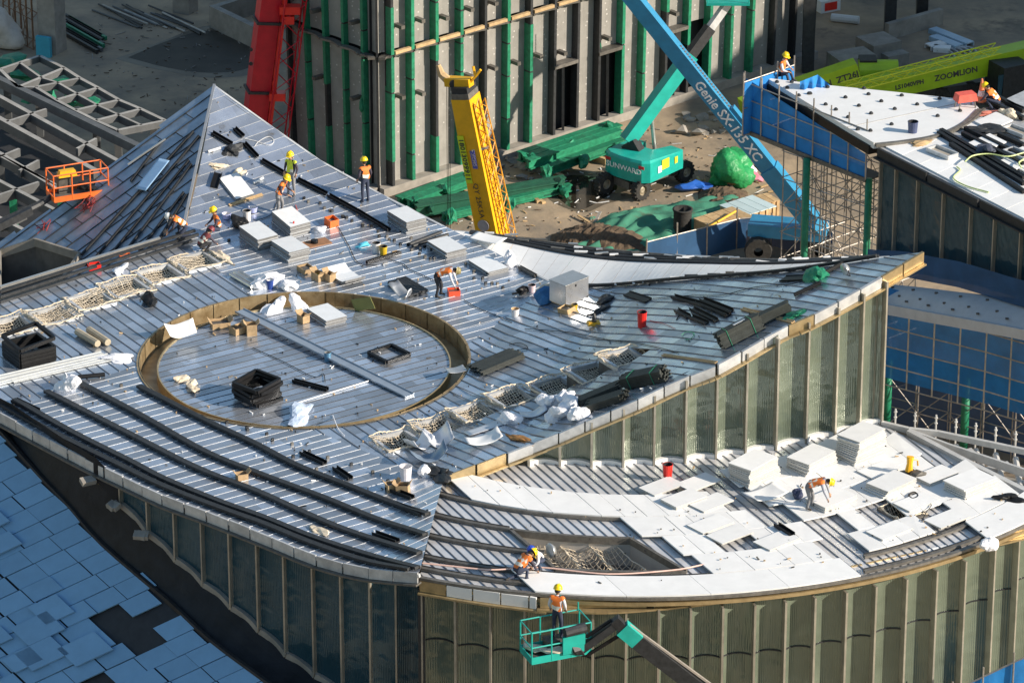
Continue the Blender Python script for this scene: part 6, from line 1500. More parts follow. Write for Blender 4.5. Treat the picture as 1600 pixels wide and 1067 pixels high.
for k,(x,y,f,r) in enumerate(((861,876,fD,0.26),(1325,434,fdeck,0.22))):
    t = thing('round_lamp',['round silver work lamp at the corner of the large skylight','round grey lamp on the right wing near its tip'][k],'lamp',M=dM(x,y,-60,f,0.1)); R = Matrix.Rotation(math.pi/2,3,'X'); MB().lathe([(0,-0.14),(r*0.6,-0.12),(r,0.0),(r,0.05),(r*0.9,0.06),(0,0.08)],(0,0,r),18,R).build('bowl',m_silver,t,smooth=True); MB().tube([(-r,0,r),(-r,0,0),(r,0,0),(r,0,r)],0.02,5).build('bracket',m_rail,t)
def sheet(name,label,px,py,deg,L,W,m,f=fdisc,curl=0.25,group='loose sheets',tilt=0.0,dz=0.03,cat='sheet'):
    t = thing(name,label,cat,M=dM(px,py,deg,f,dz)@Matrix.Rotation(tilt,4,'X'),group=group); sd_ = px*0.37
    g = MB(); g.grid(lambda u,v: V(((u-.5)*L,(v-.5)*W,curl*((u-.5)**2*2+0.3*(v-0.5)*(u-.5))+0.05*curl*math.sin(9*u+sd_)*math.sin(7*v))),10,8); o = g.build('sheet',m,t,smooth=True); sm = o.modifiers.new('thickness','SOLIDIFY'); sm.thickness = 0.012
m_shm = mat('grey_sheet',(0.62,0.64,0.68),0.35,0.3,0.1,3)
sheet('metal_sheet','crumpled white sheet over the left side of the gutter ring',272,522,30,1.2,0.55,m_white,curl=0.6,dz=0.25); sheet('olive_board','olive board leaning on the ring wall at the back',571,478,-10,0.85,0.5,mat('olive_board',(0.20,0.20,0.06),0.7,0,0.1,3),curl=0.05,tilt=1.0,dz=0.15,cat='board'); sheet('metal_sheet','curved shiny metal strip leaning on the ring rim',634,470,-60,1.1,0.4,m_silver,curl=0.9,tilt=0.5,dz=0.2)
sheet('metal_sheet','curled grey sheet by the front rope nets, upright one',685,694,20,0.9,0.7,m_shm,curl=0.9,tilt=0.5,dz=0.15); sheet('metal_sheet','creased white sheet on the right wing near the seam',757,692,15,1.2,0.7,m_white,curl=0.35,tilt=0.1,dz=0.12); sheet('metal_sheet','rolled blue-grey sheet beside the white drum',672,720,10,1.2,0.7,mat('blue_grey_sheet',(0.20,0.26,0.34),0.4,0.3,0.1,3),curl=0.8,dz=0.1); sheet('plastic_film','crumpled white film beside the front rope net',655,700,40,0.9,0.6,m_bag,curl=0.8,dz=0.06); sheet('metal_sheet','long white sheet lying right of the front nets',770,665,25,2.0,0.5,m_shm,curl=0.05)
sheet('metal_sheet','pale panel lying on the shaded left face of the roof corner',240,276,48,1.6,0.6,mat('film_blue_panel',(0.30,0.48,0.70),0.5,0,0.05,3),f=fleft,curl=0.0,dz=0.12); sheet('metal_sheet','white sheet lying behind the roof edge near the yellow boom',762,378,-30,1.3,0.7,m_white,curl=0.05,dz=0.15); sheet('metal_sheet','grey plate lying at the right of the ring',712,580,20,0.7,0.5,m_silver,curl=0.1,dz=0.05)
sheet('metal_sheet','shiny white sheet on the white panels by the middle stack',1195,775,35,1.3,0.9,m_white,f=fW,curl=0.2,dz=0.08); sheet('metal_sheet','blue-white offcuts lying between the nets and the sack heap',835,648,10,0.9,0.6,m_shm,curl=0.3,dz=0.05)
# small clips scattered along the metal roof (fixing brackets of the roof)
rgc = random.Random(4)
for (a,b,n) in (((478,312),(690,412),26),((735,432),(790,452),4),((318,390),(470,330),5),((185,600),(640,760),14),((640,372),(800,455),10),((300,620),(520,745),6)):
    for k in range(n):
        u = (k+rgc.uniform(0,0.5))/n; x = a[0]+(b[0]-a[0])*u+rgc.uniform(-5,5); y = a[1]+(b[1]-a[1])*u+rgc.uniform(-4,4); p = on(x,y,fdeck)
        if (V((p.x,p.y,0))-V((CC.x,CC.y,0))).length < CR: continue
        MB().box(p+V((0,0,0.05)),(0.10,0.07,0.10),Matrix.Rotation(TH,3,'Z')).build('roof_clip', rgc.choice([m_black,m_rail2,m_rail]), roof, world=True)
# cables
def cable(label, pts, m, r=0.014, f=fdisc, name='cable', dz=0.035):
    w = [on(a,b,f)+V((0,0,dz)) for a,b in smooth_px(pts,6)]; o = MB().tube(w, r, 5).build(name, m); tag(o, label, 'cable', 'cables')
m_cr = mat('red_cable',(0.55,0.06,0.04),0.6,0,0.1,4); m_cg = mat('green_hose',(0.10,0.50,0.25),0.5,0,0.1,4); m_cy = mat('lime_hose',(0.62,0.72,0.30),0.5,0,0.1,4)
cable('black cable across the right wing toward its tip',[(1020,468),(1080,463),(1130,462),(1180,450),(1230,446),(1262,440)],m_black); cable('black cable winding over the raised wing below the tall edge stack',[(525,350),(545,385),(560,412),(590,416)],m_black); cable('dark cable from the dark bar to the bending worker',[(605,405),(632,415),(640,422),(680,440)],m_black)
cable('dark cable from the red tub toward the white bucket',[(725,470),(745,482),(775,494),(800,505)],m_black); cable('red cable beside the standing workers',[(462,322),(468,340),(476,352)],m_cr); cable('black cable loop behind the sitting worker',[(395,345),(410,343),(425,335),(432,318)],m_black); cable('pale hose coil near the upper roof edge',[(382,218),(400,222),(420,228),(428,222),(420,215),(405,222),(398,230)],mat('pale_hose',(0.6,0.6,0.6),0.5,0,0.1,4))
cable('dark cable on the right wing from the net to the saw',[(820,515),(860,518),(900,522),(960,534),(1000,538),(1060,552)],m_black); cable('green cord loop on the right wing',[(1065,525),(1072,520),(1084,522),(1080,530),(1070,532)],m_cg); cable('red cord right of the tall red bucket',[(1015,502),(1040,508),(1055,515)],m_cr,r=0.01)
cable('black cable inside the round deck',[(395,545),(440,565),(490,590),(505,585),(508,598)],m_black); cable('dark cable near the dark slat pile',[(795,540),(812,537),(825,545),(808,548)],m_black); cable('white cord hanging over the ring front',[(520,650),(528,670),(538,682)],m_bag); cable('black cable on the white panels by the net hole',[(1430,770),(1445,780),(1455,790),(1448,800),(1440,815)],m_black,f=fW); cable('coil of dark cable on the white panels',[(1420,774),(1428,770),(1434,776),(1426,780),(1420,775),(1429,771)],m_black,f=fW,r=0.03)
cable('lime hose on the right rear roof, front one',[(1495,262),(1500,268),(1490,280),(1510,292),(1545,302)],m_cy,f=flat(zE+0.06),r=0.03); cable('lime hose on the right rear roof, middle one',[(1508,254),(1520,245),(1545,242),(1575,246),(1600,240)],m_cy,f=flat(zE+0.2),r=0.03); cable('lime hose at the right edge of the rear roof',[(1600,250),(1592,256),(1596,264)],m_cy,f=flat(zE+0.2),r=0.03)
cable('red rope barrier laid along the front battens of the lower roof',[(660,886),(700,890),(760,896),(800,895),(850,893),(950,903),(1050,897),(1100,888)],mat('pink_tape',(0.75,0.50,0.42),0.7,0,0.1,4),f=fD,r=0.03,dz=0.15)
for k in range(34):
    pass
# on the rear right roof
t = thing('red_trolley','red hand trolley on the white roof tip','trolley',M=dM(1508,168,20,flat(zE+0.12))); MB().box((0,0,0.45),(0.85,0.5,0.3),None,0.85).build('tray',mat('faded_red',(0.65,0.10,0.07),0.6,0,0.2,4),t); 
for i,j in ((-1,-1),(1,-1),(1,1),(-1,1)): MB().tube([(0.35*i,0.2*j,0),(0.3*i,0.18*j,0.35)],0.03,5).build('leg',m_steel,t)
t = thing('traffic_cone','red and white traffic cone on the rear white roof','cone',M=dM(1533,160,0,flat(zE+0.12))); MB().lathe([(0.2,0.04),(0.15,0.3),(0.11,0.5),(0.07,0.75),(0.03,0.98),(0,0.98)],(0,0,0),12).build('cone',mat('cone_orange',(0.75,0.22,0.10),0.5,0,0.1,3),t); MB().lathe([(0.16,0.28),(0.115,0.5)],(0,0,0.0),12).build('white_band',m_white,t); MB().box((0,0,0.02),(0.45,0.45,0.04)).build('base',m_rail,t)
for k,(x,y,lab) in enumerate(((1472,241,'grey open tray with a bottle on the rear right roof'),(1590,208,'second grey tray at the right edge of the rear roof'),(1592,244,'third grey tray below the lime hoses'))):
    t = thing('grey_tray',lab,'tray',M=dM(x,y,-50,flat(zE+0.06)),group='grey trays'); mb = MB(); MB().box((0,0,0.04),(1.1,0.5,0.03)).build('bottom',mat('tray_tan',(0.36,0.32,0.26),0.7,0,0.1,3),t)
    for a_,b_ in (((-0.57,-0.27),(0.57,-0.27)),((0.57,-0.27),(0.57,0.27)),((0.57,0.27),(-0.57,0.27)),((-0.57,0.27),(-0.57,-0.27))): mb.bar((*a_,0.09),(*b_,0.09),0.06,0.14)
    mb.build('rim',m_fascia,t)
sack('dark heap of cable on the rear right roof, upper one',1540,205,(0.6,0.35,0.12),f=flat(zE+0.05),m=m_rail,name='wire_tangle',cat='wire',group='wire tangles',amp=0.8); sack('dark heap of rags between the black battens of the rear roof',1545,235,(0.4,0.3,0.14),f=flat(zE+0.15),m=mat('navy_rag',(0.05,0.06,0.09),0.8,0,0.3,4),name='rag',cat='rag',group='rags',amp=0.7)
sack('rubble of tan offcuts along the curved batten',1440,226,(0.7,0.2,0.08),f=flat(zE),m=m_wood,name='offcut_heap',cat='offcuts',group='rags',amp=0.8); sack('pink cloth by the traffic cone',1548,178,(0.4,0.2,0.06),f=flat(zE+0.05),m=mat('pink_cloth',(0.65,0.22,0.16),0.8,0,0.2,4),name='cloth',cat='cloth',group='cloths',amp=0.7)
# red cable clump on the shaded face
for k,(x,y,l_) in enumerate(((138,324,'larger tangle'),(70,358,'smaller tangle'))): 
    t = thing('red_cable_tangle','dark red cable on the shaded roof face, '+l_,'cable',M=dM(x,y,0,fleft,0.05),group='red cable tangles'); rgk = random.Random(k); pts = [V((rgk.gauss(0,0.22),rgk.gauss(0,0.22),abs(rgk.gauss(0.08,0.05)))) for _ in range(40 if k == 0 else 20)]; MB().tube(pts,0.014,4).build('cable',mat('dark_red_cable',(0.30,0.03,0.03),0.6,0,0.2,4),t)
# orange basket lift on the left
ol = thing('orange_lift_basket','orange railed lift basket hanging over the shaded roof face','lift basket',on(122,312,fleft)+V((0,0,0.2)))
Q = lambda u,v,z: V((u,v,z))
ba = math.radians(24); R = Matrix.Rotation(ba,3,'Z')
def ob_bar(p,q,r,m=m_orange,n='rail'): MB().tube([R@V(p),R@V(q)],r,6).build(n,m,ol)
LX, LY, HZ = 2.2, 0.9, 1.1
MB().box((0,0,0.05),(LX,LY,0.06),R).build('floor',m_rail2,ol)
for s_ in (-1,1): MB().box(R@V((0,s_*LY/2,0.12)),(LX,0.03,0.22),R).build('kick_plate',m_orange,ol); MB().box(R@V((s_*LX/2,0,0.12)),(0.03,LY,0.22),R).build('kick_plate',m_orange,ol)
for i in range(4):
    for s_ in (-1,1): ob_bar((-LX/2+LX*i/3,s_*LY/2,0.05),(-LX/2+LX*i/3,s_*LY/2,HZ),0.028,n='post')
for z in (0.6,HZ):
    for s_ in (-1,1): ob_bar((-LX/2,s_*LY/2,z),(LX/2,s_*LY/2,z),0.026); ob_bar((s_*LX/2,-LY/2,z),(s_*LX/2,LY/2,z),0.026)
MB().box(R@V((-0.5,-0.3,1.1)),(0.75,0.3,0.25),R,0.8).build('control_box',m_yellow,ol); MB().box(R@V((-0.45,0.3,0.5)),(0.5,0.3,0.8),R).build('panel',m_rail2,ol); MB().blob(R@V((0.3,0,0.3)),(0.4,0.25,0.2),seed=3,amp=0.5).build('gear',m_rail,ol)
MB().tube([R@V((-LX/2,0,0.1)),R@V((-LX/2-0.5,-0.1,-0.1)),R@V((-3.6,-0.6,-0.5))],[0.12,0.14,0.2],8).build('jib_arm',m_rail,ol); MB().bar(R@V((-2.0,-0.3,-0.2)),R@V((-5.5,-1.2,-0.9)),0.25,0.3).build('jib_arm',m_rail,ol)
# teal basket in front of the glass wall
Yb = [p for p in rt][4].y-1.7
tbk = thing('teal_lift_basket','teal railed lift basket on a black jointed boom in front of the glass wall','lift basket',atY(868,1020,Yb))
R = Matrix.Rotation(math.radians(22),3,'Z'); LX, LY, HZ = 2.0, 0.95, 1.12; ol = tbk
MB().box((0,0,0.05),(LX,LY,0.05),R).build('floor',m_rail2,ol)
for s_ in (-1,1): MB().box(R@V((0,s_*LY/2,0.14)),(LX,0.03,0.24),R).build('kick_plate',m_teal,ol); MB().box(R@V((s_*LX/2,0,0.14)),(0.03,LY,0.24),R).build('kick_plate',m_teal,ol)
for i in range(4):
    for s_ in (-1,1): ob_bar((-LX/2+LX*i/3,s_*LY/2,0.05),(-LX/2+LX*i/3,s_*LY/2,HZ),0.026,m_teal,'post')
for z in (0.6,HZ):
    for s_ in (-1,1): ob_bar((-LX/2,s_*LY/2,z),(LX/2,s_*LY/2,z),0.024,m_teal); ob_bar((s_*LX/2,-LY/2,z),(s_*LX/2,LY/2,z),0.024,m_teal)
ob_bar((0.35,0.45,HZ),(0.35,0.45,1.75),0.024,m_teal,'guard_post'); ob_bar((0.95,0.45,HZ),(0.95,0.45,1.4),0.024,m_teal,'guard_post')
MB().tube([R@V((0.1,-0.5,0.95)),R@V((0.8,-0.5,1.0))],0.17,10).build('control_console',m_rail,ol); MB().box(R@V((0.4,-0.52,0.5)),(0.75,0.08,0.6),R).build('front_panel',m_teal,ol); MB().blob(R@V((-0.3,0,0.2)),(0.6,0.3,0.12),seed=6,amp=0.7).build('debris',m_rope,ol)
wp = tbk.matrix_basis
def lb_(px,py,dy=0.0): return wp.inverted() @ atY(px,py,Yb-0.1+dy)
MB().blob(lb_(898,1010),(0.35,0.3,0.35),seed=1,amp=0.4,flat=False).build('rotator',m_rail,ol)
MB().bar(lb_(905,1016),lb_(966,972),0.28,0.24).build('jib',m_rail,ol); MB().tube([lb_(908,1000),lb_(955,968)],0.06,6).build('jib_cylinder',m_black,ol); MB().bar(lb_(916,1024),lb_(968,992),0.08,0.1).build('jib_link',m_black,ol)
MB().bar(lb_(960,966),lb_(978,985),0.3,0.3).build('elbow',m_rail,ol)
MB().bar(lb_(972,980),lb_(996,1000),0.34,0.5).build('boom_end',m_teal,ol); MB().bar(lb_(990,996),lb_(1180,1142),0.32,0.5).build('boom',m_rail,ol); MB().bar(lb_(984,976),lb_(1184,1122),0.10,0.06).build('boom_rail',mat('pale_rail',(0.5,0.45,0.4),0.4,0.5,0.1,3),ol)
MB().box(Matrix.Rotation(math.radians(22),3,'Z')@V((0.05,0.25,0.23)),(0.6,0.45,0.36),Matrix.Rotation(math.radians(22),3,'Z')).build('tool_crate',m_rail2,ol)
# blue sheet fence at the lower right corner
Yf = rt[-3].y-2.6
fp = [atY(1480,1082,Yf), atY(1590,1030,Yf), atY(1640,1010,Yf)]
ft = net_sheet('site_fence','blue sheet fence at the foot of the glass wall, lower right corner',[p for p in fp],[V((p.x,p.y,ZG)) for p in fp],m_net,wav=0.04); ft['category'] = 'fence'
for i in range(4): p = along(fp,i/3.3+0.05); MB().tube([V((p.x,p.y-0.05,ZG)),p+V((0,-0.05,0.35))],0.03,6).build('post',m_steel,ft,world=True)
MB().tube([p+V((0,-0.05,0)) for p in fp],0.03,5).build('rail',m_steel,ft,world=True)

# fine litter on the roofs: offcuts, screws and scraps too small to count
def litter(name, label, region, n, f, seed, mats, smin=0.02, smax=0.10, hole=None):
    rl = random.Random(seed); t = thing(name, label, 'litter', on(*region[0], f))
    sets = [MB() for _ in mats]
    while n > 0:
        x = rl.uniform(min(p[0] for p in region), max(p[0] for p in region)); y = rl.uniform(min(p[1] for p in region), max(p[1] for p in region))
        c = 0
        for (x0,y0),(x1,y1) in zip(region, region[1:]+region[:1]):
            if (y0 > y) != (y1 > y) and x < (x1-x0)*(y-y0)/(y1-y0)+x0: c += 1
        if c%2 == 0: continue
        p = on(x,y,f)
        if hole and (V((p.x,p.y,0))-V((CC.x,CC.y,0))).length < CR and (V((p.x,p.y,0))-V((CC.x,CC.y,0))).length > CRI-0.1: continue
        n -= 1; a = rl.uniform(0,3.14); L = rl.uniform(smin,smax)*(2.5 if rl.random() < 0.15 else 1)
        sets[rl.randrange(len(sets))].box(p+V((0,0,0.03)),(L,rl.uniform(0.02,0.05),0.03),Matrix.Rotation(a,3,'Z')@Matrix.Rotation(rl.uniform(-0.3,0.3),3,'Y'))
    for mb, m in zip(sets, mats): stuff(mb.build('scraps', m, t, world=True))
litter('roof_litter','tiny scraps and offcuts strewn over the main metal roof',[(340,160),(860,445),(1300,430),(1000,620),(690,740),(640,880),(20,640),(10,480),(300,380)],420,fdisc,1,[m_black,m_rail2,m_white,m_wood],hole=True)
litter('roof_litter','tiny scraps strewn over the white panelled lower roof',[(720,760),(1100,730),(1370,675),(1590,760),(1590,820),(1350,875),(950,925)],130,fW,2,[m_black,m_rail2,m_wood],smax=0.07)
litter('ground_litter','stones and scraps strewn over the sunlit ground by the boom lift',[(640,335),(800,240),(1000,200),(1180,180),(1200,380),(1000,395),(800,370)],500,flat(ZG),3,[m_concrete,m_wood,m_soil,m_white],smin=0.05,smax=0.22)
litter('ground_litter','stones and scraps strewn over the shaded ground at upper left',[(100,100),(180,10),(400,20),(400,180),(300,200)],160,flat(ZG),4,[m_concrete,m_soil,m_rail2],smin=0.05,smax=0.25)
# ------------------------------------------------------------------ people
m_skin = mat('skin',(0.42,0.24,0.15),0.6,0,0.1,6); m_hair = mat('hair_dark',(0.02,0.017,0.015),0.7,0,0.1,6)
m_vo = mat('orange_vest',(0.85,0.20,0.03),0.7,0,0.1,6); m_vy = mat('lime_vest',(0.60,0.70,0.05),0.7,0,0.1,6); m_refl = mat('reflective_band',(0.75,0.72,0.62),0.4,0,0.1,6)
m_hy = mat('yellow_helmet',(0.85,0.60,0.01),0.35,0,0.05,4); m_hw = mat('white_helmet',(0.75,0.75,0.73),0.35,0,0.05,4); m_hb = mat('blue_helmet',(0.02,0.06,0.40),0.35,0,0.05,4); m_hg = mat('olive_helmet',(0.30,0.25,0.10),0.5,0,0.1,4)
m_jean = mat('dark_jeans',(0.035,0.045,0.08),0.85,0,0.2,6); m_greyt = mat('grey_trousers',(0.22,0.22,0.23),0.85,0,0.2,6); m_blackt = mat('black_trousers',(0.03,0.03,0.035),0.85,0,0.2,6)
m_shd = mat('dark_shirt',(0.06,0.05,0.07),0.85,0,0.2,6); m_shw = mat('white_shirt',(0.65,0.64,0.68),0.85,0,0.1,6); m_shoe = mat('work_shoe',(0.05,0.045,0.04),0.8,0,0.2,6); m_shg = mat('grey_shirt',(0.35,0.36,0.42),0.85,0,0.1,6)
POSES = {
 'stand': dict(pel=(0,0,.94), ch=(.01,0,1.28), nk=(.02,0,1.48), hd=(.05,0,1.63), lk=(.03,.11,.50), rk=(.05,-.12,.50), la=(-.02,.12,.08), ra=(.02,-.14,.08), le=(-.02,.27,1.14), re=(.0,-.27,1.14), lh=(.12,.26,.92), rh=(.14,-.24,.94)),
 'work': dict(pel=(-.05,0,.90), ch=(.08,0,1.22), nk=(.17,0,1.40), hd=(.26,0,1.53), lk=(.06,.12,.48), rk=(.0,-.13,.48), la=(-.02,.13,.08), ra=(-.10,-.15,.08), le=(.20,.30,1.05), re=(.18,-.30,1.04), lh=(.46,.18,.98), rh=(.46,-.16,.94)),
 'bend': dict(pel=(-.22,0,.88), ch=(.12,0,1.06), nk=(.32,0,1.10), hd=(.46,0,1.08), lk=(-.06,.12,.46), rk=(-.14,-.14,.46), la=(-.10,.14,.08), ra=(-.22,-.16,.08), le=(.38,.26,.80), re=(.36,-.26,.80), lh=(.50,.16,.52), rh=(.48,-.14,.46)),
 'crouch': dict(pel=(-.18,0,.34), ch=(.06,0,.62), nk=(.20,0,.76), hd=(.30,0,.86), lk=(.26,.20,.46), rk=(.26,-.20,.44), la=(.02,.16,.08), ra=(-.02,-.18,.08), le=(.34,.30,.48), re=(.34,-.28,.46), lh=(.52,.16,.30), rh=(.54,-.12,.28)),
 'kneel': dict(pel=(-.10,0,.42), ch=(.16,0,.66), nk=(.32,0,.76), hd=(.45,0,.80), lk=(.16,.16,.08), rk=(.18,-.18,.40), la=(-.30,.15,.07), ra=(.12,-.20,.07), le=(.36,.30,.46), re=(.40,-.28,.44), lh=(.58,.16,.20), rh=(.60,-.14,.18)),
 'sit': dict(pel=(0,0,.34), ch=(.06,0,.68), nk=(.10,0,.88), hd=(.16,0,1.02), lk=(.34,.14,.40), rk=(.34,-.16,.38), la=(.46,.16,.07), ra=(.44,-.18,.07), le=(.20,.28,.56), re=(.22,-.28,.54), lh=(.40,.16,.50), rh=(.42,-.14,.48)),
}
def person(label, pos, deg, pose, vest=m_vo, helm=m_hy, trous=m_jean, shirt=m_shd, s=1.0, f=fdisc, loc=None, turn=0.0):
    J = {k: V(v) for k, v in POSES[pose].items()}
    up = (J['nk']-J['pel']).normalized(); side = V((0,1,0)); fwd = side.cross(up)
    J['ab'] = J['pel'].lerp(J['ch'],0.5); ls_ = J['ch'].lerp(J['nk'],0.72)
    J['ls'], J['rs'] = ls_+side*0.18, ls_-side*0.18; J['lp'], J['rp'] = J['pel']+side*0.09-up*0.04, J['pel']-side*0.09-up*0.04
    for k in 'lr':
        d = (J[k+'h']-J[k+'e']).normalized(); J[k+'w'] = J[k+'h']-d*0.09
        an_ = J[k+'a']; J[k+'t'] = an_+V((0.17,0.02 if k == 'l' else -0.02,-0.045)); J[k+'b'] = an_+V((-0.06,0,-0.04))
        if pose == 'kneel' and k == 'l': J['lt'] = an_+V((-0.16,0.0,-0.02))
    hdir = (J['hd']-J['nk']).normalized(); J['hc'] = J['hd']+hdir*0.07; J['ns'] = J['hd']+fwd*0.115 if pose not in ('bend',) else J['hd']+V((0.05,0,-0.115))
    names = list(J); R_ = dict(pel=.155, ab=.172, ch=.192, nk=.066, hd=.118, hc=.10, ns=.018, ls=.075, rs=.075, le=.048, re=.048, lw=.034, rw=.034, lh=.036, rh=.036, lp=.105, rp=.105, lk=.068, rk=.068, la=.048, ra=.048, lt=.038, rt=.038, lb=.042, rb=.042)
    E = [('pel','ab'),('ab','ch'),('ch','nk'),('nk','hd'),('hd','hc'),('hd','ns'),('ch','ls'),('ls','le'),('le','lw'),('lw','lh'),('ch','rs'),('rs','re'),('re','rw'),('rw','rh'),('pel','lp'),('lp','lk'),('lk','la'),('la','lt'),('la','lb'),('pel','rp'),('rp','rk'),('rk','ra'),('ra','rt'),('ra','rb')]
    verts = [J[n_] for n_ in names]; rad = [R_[n_] for n_ in names]; edges = [(names.index(a), names.index(b)) for a,b in E]
    for k in 'lr':       # five fingers
        h = J[k+'h']; d = (h-J[k+'e']).normalized(); sd_ = d.cross(V((0,0,1))).normalized() if abs(d.z) < 0.95 else V((0,1,0)); cv = sd_.cross(d).normalized()
        for q,(o_,ln) in enumerate(((-0.030,.065),(-0.010,.078),(0.010,.074),(0.030,.058))):
            b0 = len(verts); verts += [h+sd_*o_+d*0.035, h+sd_*o_*1.1+d*(0.035+ln*0.55)-cv*0.01, h+sd_*o_*1.1+d*(0.03+ln)-cv*0.035]; rad += [.011,.0095,.008]; edges += [(names.index(k+'h'),b0),(b0,b0+1),(b0+1,b0+2)]
        b0 = len(verts); verts += [h-sd_*0.045-d*0.01, h-sd_*0.065+d*0.03-cv*0.015]; rad += [.013,.010]; edges += [(names.index(k+'h'),b0),(b0,b0+1)]
    me = bpy.data.meshes.new('p'); me.from_pydata([tuple(v) for v in verts], edges, []); ob = bpy.data.objects.new('p', me); C.objects.link(ob)
    md = ob.modifiers.new('skin','SKIN'); md.use_smooth_shade = True; md.branch_smoothing = 0.4
    for i, r in enumerate(rad): me.skin_vertices[0].data[i].radius = (r, r*(0.78 if i < len(names) and names[i] in ('pel','ab','ch') else 1.0)); 
    for d_ in me.skin_vertices[0].data: d_.use_root = False
    me.skin_vertices[0].data[names.index('pel')].use_root = True
    sb_ = ob.modifiers.new('sub','SUBSURF'); sb_.levels = 1; sb_.render_levels = 1
    dg = bpy.context.evaluated_depsgraph_get(); bme = bpy.data.meshes.new_from_object(ob.evaluated_get(dg)); bpy.data.objects.remove(ob)
    seg = [('pel','ab','T'),('ab','ch','V'),('ch','nk','V'),('nk','hd','S'),('hd','hc','S'),('ls','le','A'),('le','lw','A'),('lw','lh','S'),('rs','re','A'),('re','rw','A'),('rw','rh','S'),('lp','lk','L'),('lk','la','L'),('la','lt','F'),('rp','rk','L'),('rk','ra','L'),('ra','rt','F')]
    def near(p):
        best = None
        for a,b,z in seg:
            A, B = J[a], J[b]; t_ = max(0,min(1,(p-A).dot(B-A)/max(1e-9,(B-A).length_squared))); d = (p-(A+(B-A)*t_)).length/ (1.0 if z in 'SF' else 1.25)
            if best is None or d < best[0]: best = (d,z,t_,a)
        return best
    for m_ in (trous, shirt, m_skin, m_shoe): bme.materials.append(m_)
    vest_f = []
    for p in bme.polygons:
        d, z, t_, a = near(p.center); p.use_smooth = True
        if z == 'T': p.material_index = 1 if t_ > 0.35 else 0
        else: p.material_index = {'V':1,'A':1,'S':2,'L':0,'F':3}[z]
        if (z == 'V' and not (a == 'ch' and t_ > 0.8)) or (z == 'T' and t_ > 0.1) or (z == 'A' and a in ('ls','rs') and t_ < 0.14): vest_f.append((p.index, (p.center-J['pel']).dot(up)))
    if loc is None: loc = on(pos[0], pos[1], f)
    M = Matrix.Translation(loc) @ Matrix.Rotation(math.radians(deg),4,'Z') @ Matrix.Scale(s,4)
    t = thing('person', label, 'person', M=M)
    ob = bpy.data.objects.new('body', bme); C.objects.link(ob); ob.parent = t
    mb = MB(); idx = {}; mi = []
    for fi, hh in vest_f:
        p = bme.polygons[fi]; f_ = []
        for vi in p.vertices:
            if vi not in idx: idx[vi] = len(mb.v); v = bme.vertices[vi]; mb.v.append(v.co+v.normal*0.026)
            f_.append(idx[vi])
        mb.f.append(tuple(f_)); mi.append(1 if (0.12 < hh < 0.18 or 0.30 < hh < 0.35) else 0)
    vo = mb.build('vest', vest, t, smooth=True); vo.data.materials.append(m_refl)
    for i_, k_ in enumerate(mi): vo.data.polygons[i_].material_index = k_
    hz = hdir; hx = (fwd-hz*fwd.dot(hz)).normalized(); hy_ = hz.cross(hx); Rh = Matrix((hx,hy_,hz)).transposed()
    c = J['hd']+hdir*0.065
    MB().lathe([(0.155,-0.005),(0.143,0.0),(0.140,0.05),(0.120,0.10),(0.08,0.14),(0.0,0.155)],c,16,Rh).build('helmet', helm, t, smooth=True)
    MB().box(c+hx*0.15,(0.10,0.17,0.012),Rh).box(c+hz*0.135,(0.2,0.025,0.04),Rh).build('helmet_peak', helm, t)
    MB().blob(J['hd']-fwd*0.035+hdir*0.0,(0.09,0.095,0.07),seed=1,amp=0.03,flat=False).build('hair', m_hair, t)
    fe = J['ns']-J['hd']; fe.normalize(); eu = hdir-fe*hdir.dot(fe); eu.normalize()
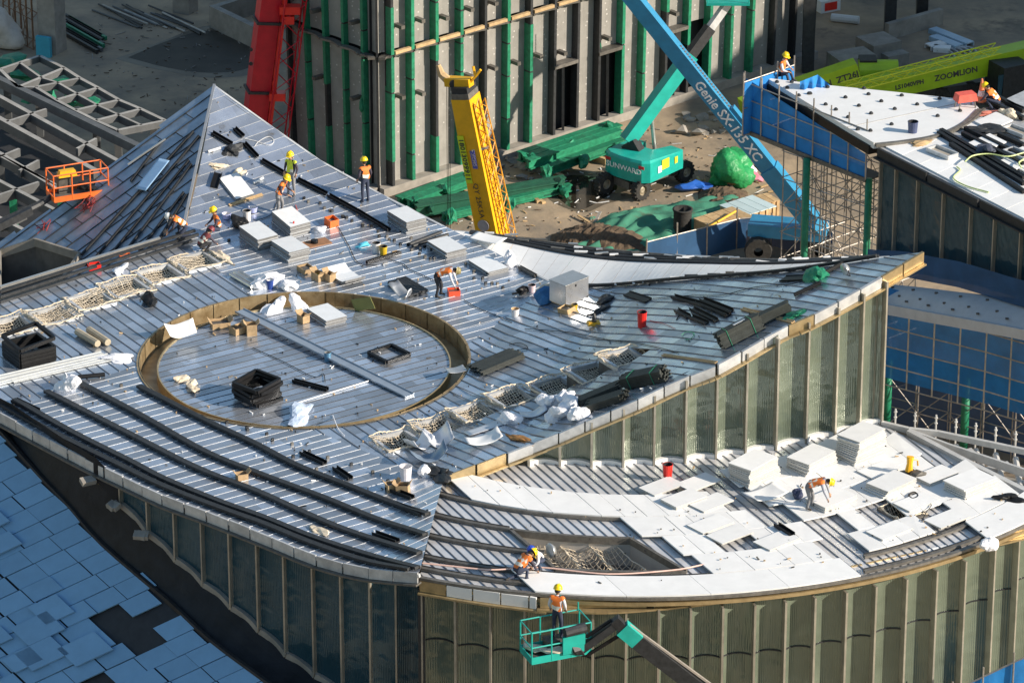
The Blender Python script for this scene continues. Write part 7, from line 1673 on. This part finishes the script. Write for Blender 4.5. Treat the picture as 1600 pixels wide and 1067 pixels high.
    for sg in (-1,1):
        MB().blob(J['hd']+fe*0.100+side*(0.033*sg)+eu*0.022,(0.013,0.013,0.010),seed=1,amp=0.0,sub=1,flat=False).build('eye', m_hair, t)
        MB().blob(J['hd']+side*(0.098*sg),(0.02,0.012,0.03),seed=1,amp=0.0,sub=1,flat=False).build('ear', m_skin, t)
    MB().blob(J['hd']+fe*0.098-eu*0.045,(0.012,0.024,0.007),seed=1,amp=0.0,sub=1,flat=False).build('mouth', mat('lips',(0.30,0.12,0.09),0.6,0,0.1,5), t)
    return t
person('worker in orange vest and yellow helmet standing at the upper roof edge',(571,316),120,'stand',trous=m_jean)
person('worker in lime vest standing behind the worker with grey trousers',(456,306),-120,'stand',vest=m_vy,trous=m_greyt)
person('worker in orange vest and grey trousers leaning over a hose',(438,337),-20,'work',trous=m_greyt,shirt=m_shd)
person('worker in bright orange vest sitting beside buckets near the ridge',(342,369),200,'sit')
person('worker with white helmet crouching at the foot of the ridge',(286,369),185,'kneel',helm=m_hw)
person('worker in orange vest and white shirt bending over a red tub',(692,464),-8,'bend',helm=m_hg,trous=m_blackt,shirt=m_shw)
person('worker in orange vest and yellow helmet kneeling at the lower roof front',(812,905),35,'kneel',f=lambda x,y: ZD+0.1)
person('worker with blue helmet and white shirt crouching beside the kneeling one',(840,890),230,'crouch',helm=m_hb,vest=m_shw,shirt=m_shw,f=lambda x,y: ZD+0.1,s=0.95)
person('worker in orange vest bending to mark a white panel',(1272,795),-12,'bend',trous=m_greyt,shirt=m_shg,f=fW,s=0.97)
person('worker in orange vest standing in the teal lift basket',None,70,'stand',trous=m_jean,shirt=m_shw,loc=tbk.matrix_basis @ V((0.05,0.25,0.42)))
person('worker in orange vest standing on the scaffold behind the white roof tip',None,-30,'sit',shirt=m_shw,loc=at(1220,126,zE-0.1))
person('worker with yellow helmet half hidden beyond the traffic cone',None,160,'crouch',loc=at(1552,170,zE))
person('worker in dark clothes crouching at the rail end by the rope net',(319,393),30,'crouch',helm=mat('maroon_helmet',(0.20,0.03,0.04),0.5,0,0.1,4),vest=mat('dark_red_vest',(0.18,0.04,0.04),0.8,0,0.2,5),trous=m_blackt,s=0.9)
